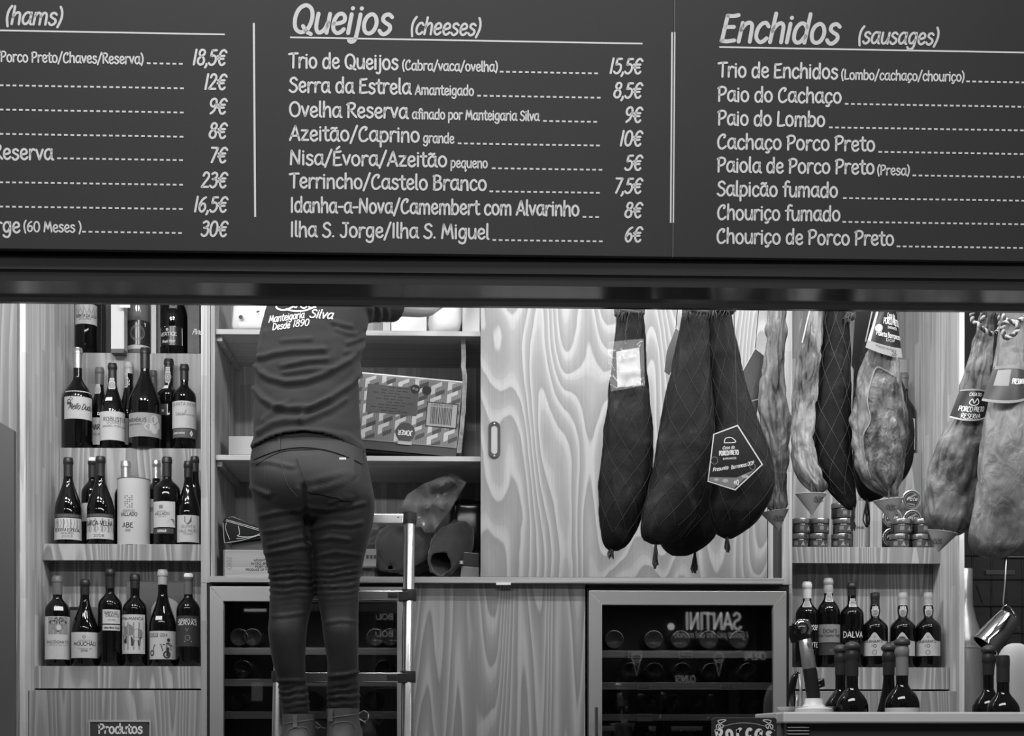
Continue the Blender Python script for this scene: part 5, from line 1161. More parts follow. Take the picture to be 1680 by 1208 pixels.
patchj('pocket_tag', lambda u, v: (556+u*11, 752+v*3.5), 3, 2, .005, mat('tag_pale', .35, .6))
patchj('belt_loop', lambda u, v: (456.5+u*4.5, 712+v*28), 2, 8, .006, JEAN)
stitch([(434, 757), (435, 785), (436, 812)], 'pocket_stitch', STI, .0007); stitch([(461, 740), (463, 765), (472, 795), (488, 815)], 'back_seam', STI, .0009)
stitch([(586, 960), (586, 1000), (584, 1060), (586, 1100)], 'side_seam', STI, .0008)
mk('rivet', lathe([(0, 0), (.003, .0005), (0, .002)], oj(594, 760, .002), 8), mat('rivet', .7, .3, 1), je)
# ---- body (arms, hands, head; mostly hidden by the menu board)
def fing(base, d, side, L, r):
    d = d.normalized(); b2 = base+d*L*.5; b3 = b2+(d+Vector((0, .3, -.5))).normalized()*L*.5
    return tube([base-d*.02, base, b2, b3], [r, r, r*.95, r*.8], 10)
def hand(wr, d, side):
    d = d.normalized(); s = d.cross(UP).normalized()*side; n = s.cross(d).normalized()
    parts = []
    palm = [wr+d*k for k in (-.01, .03, .06, .09)]
    V = []; Fc = []
    for q, (c, hw_, hd) in enumerate(zip(palm, (.026, .036, .042, .040), (.019, .018, .016, .012))):
        for k in range(14): a = 2*math.pi*k/14; V.append(c+s*hw_*math.cos(a)+n*hd*math.sin(a))
    for j in range(3):
        for k in range(14): Fc.append((j*14+k, j*14+(k+1) % 14, (j+1)*14+(k+1) % 14, (j+1)*14+k))
    Fc += [tuple(range(14)), tuple(range(42, 56))]; parts.append((V, Fc))
    for k, L in enumerate((.072, .082, .076, .058)): parts.append(fing(wr+d*.088+s*(-.03+.02*k), d+s*(-.12+.08*k), side, L, .0088))
    parts.append(tube([wr+d*.025-s*.022, wr+d*.05-s*.045, wr+d*.08-s*.056, wr+d*.1-s*.055], [.013, .012, .0105, .009], 10))
    return parts
fore = wrR-elR; parts = []
parts.append(tube([shR+upd*.2, shR+upd*.55, elR-upd*.08, elR+fore*.02, elR+fore*.2, elR+fore*.6, wrR], [.052, .052, .046, .044, .047, .036, .027], 18)); parts += hand(wrR, fore, 1)
fl_ = wrL-elL
parts.append(tube([shL+upl*.2, shL+upl*.6, elL, elL+fl_*.2, elL+fl_*.6, wrL], [.05, .048, .041, .043, .034, .026], 18)); parts += hand(wrL, fl_, -1)
nk = at(535, 420, 5.07); hd_ = at(545, 352, 5.11)
parts.append(tube([nk-Vector((0, 0, .06)), nk, hd_-Vector((0, .0, .04))], [.066, .06, .058], 18))
HP = [(-.115, .045, .05, .02), (-.10, .055, .07, .02), (-.07, .066, .085, .012), (-.03, .073, .095, .004), (.01, .077, .1, 0), (.05, .077, .1, -.004), (.085, .066, .086, -.006), (.11, .042, .055, -.006), (.12, .015, .02, -.006)]
V = []; Fc = []
for dz, hx, hy, oy in HP:
    for k in range(24): a = 2*math.pi*k/24; V.append(hd_+Vector((hx*math.cos(a), oy+hy*math.sin(a), dz)))
for j in range(len(HP)-1):
    for k in range(24): Fc.append((j*24+k, j*24+(k+1) % 24, (j+1)*24+(k+1) % 24, (j+1)*24+k))
Fc += [tuple(range(24)), tuple(range((len(HP)-1)*24, len(HP)*24))]; parts.append((V, Fc))
parts.append(tube([hd_+Vector((0, .09, .015)), hd_+Vector((0, .112, -.012)), hd_+Vector((0, .10, -.03))], [.010, .015, .013], 10))       # nose
parts.append(tube([hd_+Vector((-.022, .092, -.058)), hd_+Vector((0, .099, -.057)), hd_+Vector((.022, .092, -.058))], [.006, .008, .006], 8))   # lips
for s in (-1, 1): parts.append(tube([hd_+Vector((s*.074, -.012, .03)), hd_+Vector((s*.088, -.016, .012)), hd_+Vector((s*.076, -.006, -.028))], [.012, .013, .009], 8))
Vb, Nb, Fb_ = remesh(parts, .0042, 3)
bo = mk('body', (Vb, Fb_), mat('skin', .42, .5, bump=.08, bscale=120), man, smooth=True)
for s in (-1, 1): mk('eye', lathe([(0, -.009), (.006, -.006), (.009, 0), (.006, .006), (0, .009)], hd_+Vector((s*.03, .086, .012)), 14), PAPERW, man, smooth=True)
HG = []
def hairp(u, v):
    th = 2*math.pi*u; ph = v*1.75; r = 1.075+.03*noise.noise(Vector((math.cos(th)*6, math.sin(th)*6, v*9)))
    lim = 1.0 if math.sin(th) < .3 else .62
    ph *= lim
    return hd_+Vector((.078*r*math.sin(ph)*math.cos(th), -.004+.102*r*math.sin(ph)*math.sin(th), .02+.108*r*math.cos(ph)))
mk('hair', grid(hairp, 40, 14, True), mat('hair_dark', .015, .6, bump=.6, bscale=140), man, smooth=True)
# ---- boots
LEA = mat('boot_leather', .075, .55, bump=.15, bscale=90, var=.15, vscale=20); SOLE = mat('boot_sole', .02, .7)
zs = Z(1246, lad(1246))+7.2*S(5.2)+.0005
for xa, xb, ytop, side in ((463, 517, 1172, -1), (535, 590, 1163, 1)):
    bt = None; zt_ = Z(ytop, 5.03, xa)
    def bring(zf, wl_, heel, toe):
        z = zs+.022+(zt_-zs-.022)*zf; xm = X((xa+xb)/2, 5.03, 1200); hx = (xb-xa)/2*S(5.03)*wl_
        P = []
        for k in range(28):
            a = 2*math.pi*k/28; yy = (heel+toe)/2+(toe-heel)/2*math.copysign(abs(math.sin(a))**.9, math.sin(a)); P.append(Vector((xm+hx*math.copysign(abs(math.cos(a))**.7, math.cos(a))*(1-.12*max(0, (yy-5.15))/.1), yy, z)))
        return P
    R_ = [bring(0, 1.06, 4.965, 5.265), bring(.2, 1.08, 4.962, 5.268), bring(.38, 1.06, 4.968, 5.25), bring(.55, 1.0, 4.972, 5.18), bring(.72, .95, 4.972, 5.12), bring(.88, .95, 4.968, 5.10), bring(1.0, .98, 4.966, 5.10), bring(1.0, .84, 4.985, 5.08), bring(.9, .8, 4.99, 5.075)]
    V = [p for r in R_ for p in r]; Fc = [(j*28+k, j*28+(k+1) % 28, (j+1)*28+(k+1) % 28, (j+1)*28+k) for j in range(len(R_)-1) for k in range(28)]+[tuple(range(28))]
    bt = mk('boot', (V, Fc), LEA, man, smooth=True, angle=70)
    S0 = bring(0, 1.12, 4.955, 5.275); n28 = 28
    V = [Vector((p.x, p.y, zs)) for p in S0]+[Vector((p.x, p.y, zs+.026)) for p in S0]
    mk('sole', (V, [tuple(range(28)), tuple(range(55, 27, -1))]+[(k, (k+1) % 28, (k+1) % 28+28, k+28) for k in range(28)]), SOLE, bt)
    bb = BVHTree.FromPolygons(*[[p for r in R_ for p in r], [(j*28+k, j*28+(k+1) % 28, (j+1)*28+(k+1) % 28, (j+1)*28+k) for j in range(6) for k in range(28)]])
    ob = lambda a, b, off: onshirt(a, b, off, bb)
    xt = 484 if side < 0 else 543
    mk('pull_tab', grid(lambda u, v: ob(xt-3.5+u*7, ytop+1+v*20, .003), 3, 5), mat('boot_tab', .13, .6), bt, smooth=True)
    for pts in ([(xa+3, ytop+16), ((xa+xb)/2, ytop+12), (xb-4, ytop+9)], [(xa+8, ytop+34), (xa+14, ytop+24), (xb-16, ytop+22), (xb-8, ytop+34)]):
        mk('seam', tube([ob(x, y, .001) for x, y in spline(pts, 4)], .0011, 5), mat('boot_seam', .16, .7), bt)
    LACE = mat('boot_lace', .26, .7)
    if side > 0: lp = [[(588, 1172), (597, 1167), (604, 1172), (603, 1181), (596, 1184), (589, 1180)], [(589, 1179), (595, 1183), (600, 1187)], [(586, 1186), (590, 1192), (594, 1202)]]
    else: lp = [[(516, 1184), (522, 1188), (528, 1194), (534, 1195)], [(516, 1187), (520, 1195), (526, 1193)]]
    for q in lp: mk('lace', tube([at(x, y, 5.08+.01*math.sin(i)) for i, (x, y) in enumerate(spline(q, 4))], .0021, 6), LACE, bt, smooth=True)
# ================================================================ hams on their rail
NETHAM = mottled('ham_netted', [(.36, .0025), (.5, .0045), (.62, .016), (.76, .055)], 8, 7, .6, .5, 1.2, 260, .22, bdist=.002)
def cured(name, lo, mid, hi, scale=8, seed=0, stretch=(1, 1, .55)):
    return mottled(name, [(.30, lo*.6), (.41, mid*.5), (.49, mid), (.60, hi*.75), (.74, hi)], scale, 7, .40, .75, 1.7, 26, .5, stretch, bdist=.011)
HAMA = cured('ham_pale_cured', .05, .17, .42, 6); HAMB = cured('ham_cut_face', .02, .12, .44, 7); HAMC = cured('ham_brown_rind', .04, .12, .26, 6.5); HAMD = cured('ham_smooth_rind', .10, .17, .32, 4)
THREAD = mat('net_thread', .04, .7); THREADL = mat('net_thread_pale', .11, .7); ROPE = mat('rope_dark', .03, .8); STRAW = mat('rope_straw', .09, .85); ROPEL = mat('rope_light', .38, .8)
rail_z = Z(392, 4.6, 1320)
rl = thing('hanging_rail', 'steel rail the hams hang from, hidden behind the beam', 'rail', (X(1330, 4.6), 4.6, rail_z-.01))
mk('rail_bar', tube([(X(930, 4.6), 4.6, rail_z), (3.0, 4.6, rail_z)], .012, 14), STEEL, rl, smooth=True, angle=40)
for xx in (960, 1310, 1660): mk('rail_hanger', tube([(X(xx, 4.6), 4.6, rail_z), (X(xx, 4.6), 4.6, 3.4)], .006, 8), STEEL, rl, smooth=True, angle=40)
BVH = {}
def ham(key, label, rows, Y, m, dr=.62, net=0, twist=1.1, amp=.006, fr=14, seed=0, tassel=None, rope='straw', bulge=None, nc=72, thread=None, name='cured_ham'):
    rows = sorted(rows); tab = [(r[0], (r[1]+r[2])/2, (r[2]-r[1])/2) for r in rows]; y0, y1 = tab[0][0], tab[-1][0]
    wmax = max(t[2] for t in tab)*S(Y)
    def surf(u, v, off=0):
        y = y0+(y1-y0)*v; cx, hw = interp(tab, y); hw = max(hw, .3)
        c = at(cx, y, Y); r = hw*S(Y); d = min(r*1.0, wmax*.9)*dr*(1.15 if r < wmax*.5 else 1)
        a = 2*math.pi*u
        # keep the outline, roughen the front
        nz = noise.noise(Vector((math.cos(a)*1.6, math.sin(a)*1.6, y*.012*fr/14))*1.4+Vector((seed, seed*2, 0)))+.5*noise.noise(Vector((math.cos(a)*3.2, math.sin(a)*3.2, y*.03*fr/14))+Vector((0, seed, 4)))
        if not net:
            rg = abs(noise.noise(Vector((math.cos(a)*2.6, math.sin(a)*2.6, y*.02))+Vector((seed, 3, 1)))); nz += .75*min(rg*4, 1)-.75+.12*noise.noise(Vector((math.cos(a)*8, math.sin(a)*8, y*.06)))
        rr = 1+(amp*nz+off)/max(r, .01)
        x_ = r*math.cos(a); y_ = d*math.sin(a)
        if bulge: y_ -= bulge(a, v)*max(0, -math.sin(a))
        return Vector((c.x+x_*rr, Y+y_*rr, c.z))
    nv = int((y1-y0)/(6 if net else 4))
    t = thing(name, label, 'ham', (at(tab[-1][1], y1, Y).x, Y, Z(y1, Y, tab[-1][1])), 'hams hanging from the rail')
    g = capped(grid(lambda u, v: surf(u, v), nc, nv, True), nc, nv)
    mk('meat', g, m, t, smooth=True, angle=75)
    BVH[key] = (BVHTree.FromPolygons(g[0], g[1]), t, Y)
    if net:
        gs = []
        for k in range(net):
            for s in (-1, 1):
                vs = [.1+.84*q/46 for q in range(47)]
                gs.append(tube([surf(k/net+s*twist*(v**1.15)+.013*math.sin(v*9+k), v, .0012) for v in vs], .0006, 4, cap=False))
        n = mk('net', join(*gs), thread or THREAD, t); n['kind'] = 'stuff'
    top = surf(0, 0); c0 = at(tab[0][1], y0, Y)
    mk('hanging_cord', tube([(c0.x, Y, c0.z-.02), (c0.x, (Y+4.6)/2, c0.z+.03), (c0.x, 4.6, rail_z+.012), (c0.x+.006, 4.6+.006, rail_z+.012)], .004, 6), ROPE, t, smooth=True)
    if tassel:
        gs = []
        for (tx, ty0, ty1) in tassel:
            r_ = random.Random(int(tx)); a = at(tx, ty0-6, Y-.01)
            for k in range(11):
                b = at(tx+r_.uniform(-4, 4), ty1-r_.uniform(0, 8), Y-.01+r_.uniform(-.01, .01)); mid = (a+b)/2+Vector((r_.uniform(-.006, .006), r_.uniform(-.006, .006), 0))
                gs.append(tube([a+Vector((r_.uniform(-.002, .002), 0, 0)), mid, mid*.4+b*.6+Vector((r_.uniform(-.006, .006), 0, 0)), b], .0022, 5))
        q = mk('tassel', join(*gs), ROPE, t); q['kind'] = 'stuff'
    return t, surf
def onham(key, x, y, off=.003):
    tr, t, Y = BVH[key]; d = ray(x, y).normalized(); h = tr.ray_cast(CAM, d)
    if h[0] is None: return at(x, y, Y)
    return h[0]-d*off
N1 = [(440, 1022, 1046), (500, 1015, 1052), (540, 1011, 1057), (580, 1006, 1060), (620, 1003, 1063), (660, 997, 1068), (700, 991, 1071), (740, 987, 1071.5), (780, 983, 1069), (820, 982, 1061), (860, 983, 1050), (885, 986, 1038), (898, 992, 1026), (904, 1000, 1014)]
N2 = [(440, 1128, 1152), (500, 1123, 1160), (540, 1115, 1163), (580, 1106, 1164), (620, 1099, 1166), (660, 1090, 1169), (700, 1082, 1171), (740, 1074, 1169), (780, 1067, 1163), (820, 1058, 1152), (850, 1052, 1140), (875, 1050, 1122), (888, 1056, 1106), (893, 1068, 1090)]
N3 = [(440, 1168, 1192), (500, 1161, 1197), (540, 1160, 1204), (580, 1162, 1212), (620, 1166, 1221), (660, 1170, 1233), (700, 1172, 1248), (740, 1172, 1263), (775, 1170, 1271), (805, 1166, 1268), (835, 1163, 1256), (860, 1165, 1238), (877, 1175, 1215), (884, 1188, 1202)]
N4 = [(455, 1146, 1164), (520, 1140, 1172), (580, 1128, 1182), (660, 1113, 1192), (740, 1098, 1200), (800, 1087, 1200), (850, 1080, 1188), (885, 1081, 1170), (903, 1091, 1148), (912, 1104, 1128)]
ham('h1', 'dark netted ham in front of the pine door with a plastic sleeve tied on', N1, 4.60, NETHAM, .62, 8, 1.0, .006, 12, 1, [(1003, 905, 918)])
ham('h2', 'dark netted ham, middle one of the dark group before the door', N2, 4.56, NETHAM, .62, 8, 1.0, .006, 12, 4, [(1076, 893, 934)])
ham('h3', 'dark netted ham carrying a large five-sided black label', N3, 4.58, NETHAM, .55, 8, .9, .005, 12, 7, [(1193, 884, 908)])
ham('h4', 'dark ham hanging lowest, behind the two netted hams', N4, 4.80, NETHAM, .55, 7, .9, .005, 12, 9, [(1140, 912, 942)])
ham('h5', 'slim pale cured ham hanging before the cabinet edge', [(440, 1268, 1284), (500, 1259, 1292), (540, 1257, 1290), (580, 1255, 1288), (610, 1251, 1287), (640, 1246, 1291), (680, 1243, 1297), (720, 1249, 1297), (760, 1257, 1294), (790, 1261, 1291), (815, 1259, 1291), (830, 1257, 1292), (838, 1264, 1289)], 4.70, HAMA, .7, 0, 1, .010, 20, 3)
ham('h6', 'narrow pale cured ham at the left of the middle cluster', [(440, 1330, 1348), (500, 1319, 1350), (540, 1312, 1350), (580, 1306, 1348), (620, 1304, 1344), (650, 1299, 1340), (690, 1297, 1336), (720, 1298, 1334), (750, 1299, 1340), (780, 1306, 1350), (800, 1322, 1357), (808, 1334, 1350)], 4.62, HAMA, .8, 0, 1, .010, 20, 11)
ham('h7', 'dark netted ham squeezed between two pale hams', [(440, 1356, 1388), (500, 1353, 1392), (560, 1348, 1395), (600, 1344, 1396), (650, 1336, 1396), (690, 1332, 1397), (730, 1334, 1398), (770, 1340, 1400), (800, 1356, 1404), (825, 1378, 1405), (837, 1392, 1402)], 4.66, NETHAM, .6, 7, .9, .006, 14, 13, [(1401, 838, 872)], thread=THREADL)
ham('h9', 'dark netted ham almost hidden behind the large pale one', [(440, 1418, 1440), (520, 1406, 1445), (600, 1402, 1470), (680, 1398, 1496), (730, 1398, 1501), (770, 1400, 1494), (798, 1404, 1475), (816, 1411, 1450), (823, 1421, 1436)], 4.82, NETHAM, .5, 6, .8, .005, 14, 15, [(1422, 823, 866)])
ham('h8', 'large pale ham with a ragged cut face under a printed collar', [(440, 1440, 1465), (520, 1434, 1472), (560, 1429, 1474), (580, 1422, 1473), (610, 1412, 1474), (640, 1403, 1479), (680, 1397, 1488), (710, 1396, 1491), (740, 1400, 1489), (770, 1407, 1483), (795, 1418, 1477), (808, 1435, 1474), (815, 1450, 1472)], 4.60, HAMB, .62, 0, 1, .012, 22, 17)
ham('h10', 'brown ham with black collar and paper cone, right of the display', [(440, 1622, 1650), (500, 1612, 1640), (530, 1606, 1633), (560, 1597, 1630), (600, 1586, 1627), (640, 1572, 1625), (680, 1561, 1622), (720, 1541, 1618), (760, 1526, 1614), (800, 1518, 1608), (840, 1515, 1600), (860, 1518, 1592), (872, 1530, 1584), (878, 1545, 1575)], 4.55, HAMC, .6, 0, 1, .010, 20, 19)
ham('h11', 'smooth pale rind ham at the right edge of the picture', [(440, 1650, 1672), (520, 1642, 1682), (560, 1636, 1683), (600, 1630, 1684), (650, 1623, 1688), (690, 1614, 1692), (740, 1607, 1694), (790, 1602, 1694), (840, 1595, 1692), (880, 1588, 1688), (900, 1592, 1678), (912, 1606, 1660), (917, 1620, 1645)], 4.42, HAMD, .6, 0, 1, .005, 10, 21)
# ragged cut face of the large pale ham with its rim of fat
CUT = mottled('ham_cut_meat', [(.3, .012), (.45, .05), (.55, .11), (.66, .22), (.76, .36)], 12, 7, .35, .9, 2.0, 34, .5, (1, 1, .6), bdist=.012)
oc = [(1440, 604), (1456, 612), (1470, 622), (1479, 650), (1484, 690), (1484, 730), (1476, 768), (1466, 796), (1448, 800), (1430, 784), (1420, 752), (1417, 716), (1428, 690), (1424, 660), (1430, 628)]
oc = spline(oc, 5, True); cc0 = (1451, 706); nk_ = len(oc); Vc = []; Fc = []
for r in range(13):
    s = r/12
    for k in range(nk_):
        j = 1+.05*noise.noise(Vector((oc[k][0]*.12, oc[k][1]*.12, 2)))*s
        x = cc0[0]+(oc[k][0]-cc0[0])*s*j; y = cc0[1]+(oc[k][1]-cc0[1])*s*j
        Vc.append(onham('h8', x, y, .0065*(1-s**6)+.004*noise.noise(Vector((x*.06, y*.06, 4)))*(1-s**4)+.0008))
for r in range(12):
    for k in range(nk_): Fc.append((r*nk_+k, r*nk_+(k+1) % nk_, (r+1)*nk_+(k+1) % nk_, (r+1)*nk_+k))
mk('cut_face', (Vc, Fc), CUT, BVH['h8'][1], smooth=True)
rim = [onham('h8', *p, .002) for p in spline([(1470, 620), (1452, 608), (1438, 604), (1429, 626), (1423, 658), (1428, 690), (1416, 716), (1419, 752), (1429, 786)], 6)]
mk('fat_rim', tube(rim, [.0025+.0025*abs(noise.noise(Vector((i*.3, 0, 0)))) for i in range(len(rim))], 8), mat('ham_fat', .24, .4, bump=.4, bscale=90), BVH['h8'][1], smooth=True)
# straw and cord knots at the shanks
def knot(key, x, y, w, m, turns=3):
    tr, t, Y = BVH[key]; gs = []; r_ = random.Random(int(x))
    for k in range(turns):
        c = at(x, y+k*4-4, Y); R = w*S(Y)/2
        gs.append(tube([c+Vector((R*math.cos(a), R*.72*math.sin(a), .003*math.sin(3*a+k))) for a in [2*math.pi*q/20 for q in range(20)]], .0055, 6, closed=True))
    for k in range(54):
        a = at(x+(r_.uniform(-w/2, -w/5) if k % 3 else r_.uniform(-w/2, w/2)), y+r_.uniform(-5, 4), Y-.024-r_.uniform(0, .012)); b = a+Vector((r_.uniform(-.012, .006), r_.uniform(-.01, .01), r_.uniform(-.03, .004))); gs.append(tube([a, (a+b)/2+Vector((.003, 0, .002)), b], .0013, 4))
    q = mk('tie_cord', join(*gs), m, t, smooth=True); q['kind'] = 'stuff'
knot('h1', 1033, 511, 46, STRAW); knot('h2', 1142, 509, 42, STRAW); knot('h3', 1183, 507, 44, STRAW); knot('h7', 1395, 517, 14, STRAW)
def braid(key, pts, r=.006):
    tr, t, Y = BVH[key]; P = [at(*p) for p in spline(pts, 8)]; L = [0]
    for i in range(1, len(P)): L.append(L[-1]+(P[i]-P[i-1]).length)
    for s, m in ((0, ROPE), (1, ROPEL)):
        n = int(L[-1]/.0022); Q = []
        for q in range(n+1):
            d = L[-1]*q/n; i = max(j for j in range(len(L)) if L[j] <= d+1e-9); i = min(i, len(P)-2)
            f = (d-L[i])/max(L[i+1]-L[i], 1e-6); p = P[i]+(P[i+1]-P[i])*f; tn = (P[i+1]-P[i]).normalized(); u = tn.orthogonal().normalized(); v = tn.cross(u)
            a = d/.022*2*math.pi+s*math.pi; Q.append(p+(u*math.cos(a)+v*math.sin(a))*r*.6)
        mk('rope_strand', tube(Q, r*.72, 6), m, t, smooth=True)
braid('h10', [(1593, 520, 4.50), (1599, 508, 4.48), (1612, 512, 4.47), (1610, 528, 4.46), (1598, 530, 4.47), (1594, 518, 4.49)])
braid('h10', [(1602, 530, 4.46), (1614, 541, 4.45), (1628, 548, 4.46), (1640, 540, 4.5), (1640, 520, 4.52), (1634, 500, 4.55)])
braid('h11', [(1640, 505, 4.40), (1646, 520, 4.36), (1658, 530, 4.35), (1672, 526, 4.36), (1684, 520, 4.40)])
braid('h11', [(1644, 540, 4.36), (1650, 554, 4.35), (1662, 550, 4.34), (1670, 538, 4.34), (1660, 528, 4.345), (1648, 530, 4.35), (1644, 540, 4.36)])
# ---- cards, collars and sleeves tied to the hams
def card(name, label, cat, poly, Y, m, th=.0012, tilt=0, border=None, inner=None, group=None):
    V = [at(x, y, Y+tilt*(y-poly[0][1])*S(Y)) for x, y in poly]; n = len(V)
    W = V+[v+Vector((0, th, 0)) for v in V]
    o = mk(name, (W, [tuple(range(n)), tuple(range(2*n-1, n-1, -1))]+[(i, i+n, (i+1) % n+n, (i+1) % n) for i in range(n)]), m); tag(o, label, cat, group)
    ky = min(poly, key=lambda q: q[1]); c0 = at(ky[0], ky[1], Y)
    mk('label_cord', tube([c0, Vector((c0.x, (Y+4.6)/2, Z(480, 4.6))), Vector((c0.x, 4.6, rail_z))], .0012, 5), ROPE, o)
    return o, lambda off: (lambda a, b: at(a, b, Y+tilt*(b-poly[0][1])*S(Y))-Vector((0, off, 0)))
LBLK = mat('ham_label_black', .014, .35); LBW = mat('ham_label_white', .55, .5); LBM = mat('ham_label_grey', .17, .5)
def ctext(s, x, y, cap, w, ang=0, weight=.15, shear=0):
    ca, sa = math.cos(ang), math.sin(ang); return [[(x+a*ca-b*sa, y-(a*sa+b*ca)) for a, b in p] for p in textpolys(s, 0, 0, cap, w, weight, shear=shear, n=3, capn=0, align='c')]
pent = [(1171, 713), (1210, 698.5), (1250.5, 762.5), (1206, 804), (1161.5, 790)]
o, M = card('ham_label', 'five-sided black label with white border on the netted ham', 'label', pent, 4.455, LBLK)
flatmk('border_print', strip(pent, 2.2, True), M(.0012), LBW, o)
flatmk('picture_print', [[(1164, 783), (1208, 784), (1238, 771), (1204, 801.5), (1164, 789)]], M(.0006), LBM, o)
flatmk('picture_print', [circle(1175, 787, 4, 10, 2.5), circle(1190, 789, 5, 10, 3), circle(1222, 782, 6, 10, 3)], M(.0009), mat('ham_label_lt', .35, .5), o)
flatmk('lettering', ctext('Casa do', 1195, 737, 5, 20, .06, shear=.3)+ctext('PORCO PRETO', 1196, 747, 7.5, 32, .06, .17)+ctext('BARRANCOS', 1197, 754, 3, 22, .06)+ctext('Presunto', 1182, 772, 6, 26, .16, .15, .3)+ctext('Barrancos DOP', 1218, 766.5, 6, 38, .2, .15, .3)+ctext('40', 1208, 796, 8, 9, .05, .16)+strip(spline([(1188, 727), (1190, 720), (1198, 718), (1204, 721), (1206, 726), (1188, 727)], 4), 1.2), M(.0012), INKL, o)
flatmk('seal_print', strip([(1172+5.5*math.cos(a), 756+6*math.sin(a)) for a in [2*math.pi*k/18 for k in range(18)]], 1, True)+strip([(1234.5+4.5*math.cos(a), 766+5*math.sin(a)) for a in [2*math.pi*k/18 for k in range(18)]], 1.2, True), M(.0013), LBM, o)
p2 = [(1239, 572), (1259.5, 588), (1241, 681), (1230, 660), (1218, 609)]
o, M = card('ham_label', 'grey pointed label hanging between the dark and the pale ham', 'label', p2, 4.735, mat('ham_label_dkgrey', .06, .4))
flatmk('border_print', strip(p2, 2, True), M(.0012), LBW, o); flatmk('border_print', strip([(1230, 659), (1245, 655)], 2), M(.0012), LBW, o)
flatmk('lettering', ctext('Casa do', 1243, 640, 3.6, 26, 1.32, shear=.3)+ctext('PORCO PRETO', 1237, 640, 3.6, 34, 1.32), M(.0014), LBM, o)
o, M = card('ham_label', 'plain grey tag behind the middle netted ham', 'label', [(1109, 538), (1116, 546), (1110, 590), (1098, 616), (1090, 610), (1094, 576)], 4.70, mat('tag_grey', .16, .5))
# plastic sleeve with paper
sl = thing('document_sleeve', 'clear plastic sleeve with white paper tied to the leftmost ham', 'sleeve', at(1030, 640, 4.50))
def sleeve(off, P):
    def f(u, v):
        a = at(*P[0], 4.5); b = at(*P[1], 4.5); c = at(*P[2], 4.5); d = at(*P[3], 4.5)
        p = (a*(1-u)+b*u)*(1-v)+(d*(1-u)+c*u)*v
        p.y += -off+.006*noise.noise(Vector((u*4, v*4, 1)))+.003*noise.noise(Vector((u*11, v*11, 5)))+.008*(u-.5)**2; return p
    return grid(f, 18, 18)
mk('paper_sheet', sleeve(.0, [(1011, 577), (1049, 570), (1052, 632), (1013, 636)]), mat('sleeve_paper', .62, .6), sl, smooth=True)
mk('plastic_film', sleeve(.0035, [(996, 562), (1056, 556), (1058, 633), (1002, 643)]), film('sleeve_film', .5, .24, .08), sl, smooth=True)
mk('sleeve_cord', tube([at(1027, 562, 4.492), at(1026, 548, 4.5), at(1030, 520, 4.53)], .0012, 5), ROPE, sl)
# curved collars
def collar(name, label, P, Y, bulge, base, bands, texts, group=None):
    def f(u, v, off=0):
        a, b, c, d = [at(p[0], p[1], Y) for p in P]
        p = (a*(1-u)+b*u)*(1-v)+(d*(1-u)+c*u)*v
        s = 4*u*(1-u); p.y -= bulge*(s-1)+off; p.z -= .016*s*v*(1 if len(P) == 4 else 0); return p
    o = mk(name, grid(lambda u, v: f(u, v), 16, 8), base, smooth=True); tag(o, label, 'label', group)
    for (u0, v0, u1, v1, m) in bands:
        n = 10; pol = [((u0+(u1-u0)*k/n, v0), (u0+(u1-u0)*(k+1)/n, v0), (u0+(u1-u0)*(k+1)/n, v1), (u0+(u1-u0)*k/n, v1)) for k in range(n)]
        flatmk('band_print', pol, lambda a, b: f(a, b, .0008), m, o)
    pol = []
    for (s, u, v, cap, w) in texts: pol += [[(a, v-b) for a, b in p] for p in textpolys(s, u, 0, cap, w, .15, n=3, capn=0, align='c')]
    flatmk('lettering', pol, lambda a, b: f(a, b, .0014), INKL, o)
    return o, f
o, f = collar('ham_collar', 'black printed collar with white lower edge on the large pale ham', [(1443, 505), (1475, 507), (1485, 583), (1424, 566)], 4.535, .03, LBLK, [(0, .80, 1, 1, PAPERM), (0, 0, .07, .8, LBW)],
       [('Casa do', .62, .2, .1, .4), ('PORCO PRETO', .66, .34, .13, .7), ('BARRANCOS', .68, .43, .05, .4), ('Paleta Barrancos', .58, .62, .10, .85), ('DOP', .6, .7, .05, .3)])
flatmk('seal_print', [circle(.2, .45, .11, 20, .09)], lambda a, b: f(a, b, .0012), PAPERW, o)
flatmk('band_lettering', [[(a, .88-b) for a, b in p] for p in textpolys('Paleta do Porco', .5, 0, .04, .6, .14, n=2, capn=0, align='c')]+[[(a, .975-b) for a, b in p] for p in textpolys('26', .72, 0, .09, .16, .14, n=3, capn=0, align='c')], lambda a, b: f(a, b, .0014), INK, o)
o, f = collar('ham_collar', 'black round-bottomed collar on the brown ham reading reserva', [(1579, 637), (1627, 640), (1622, 683), (1562, 682)], 4.49, .025, LBLK, [(0, 0, 1, .05, PAPERM), (0, .95, 1, 1, LBW)], [('CASA DO', .5, .22, .1, .4), ('PORCO PRETO', .5, .72, .16, .75), ('*RESERVA*', .5, .93, .15, .62)])
flatmk('seal_print', strip(spline([(.36, .45), (.42, .32), (.5, .44), (.58, .3), (.64, .45), (.5, .52)], 5, True), .03, True), lambda a, b: f(a, b, .0014), INKL, o)
o, f = collar('ham_collar', 'dark collar with a pale square on the rightmost ham', [(1636, 598), (1690, 600), (1692, 652), (1616, 654)], 4.355, .03, mat('collar_dark', .05, .35), [(.03, .0, 1, .09, mat('collar_edge', .2, .4)), (.12, .12, .45, .55, PAPERM), (0, .93, 1, 1, PAPERM)], [('PRESUNTO', .72, .5, .14, .4)])
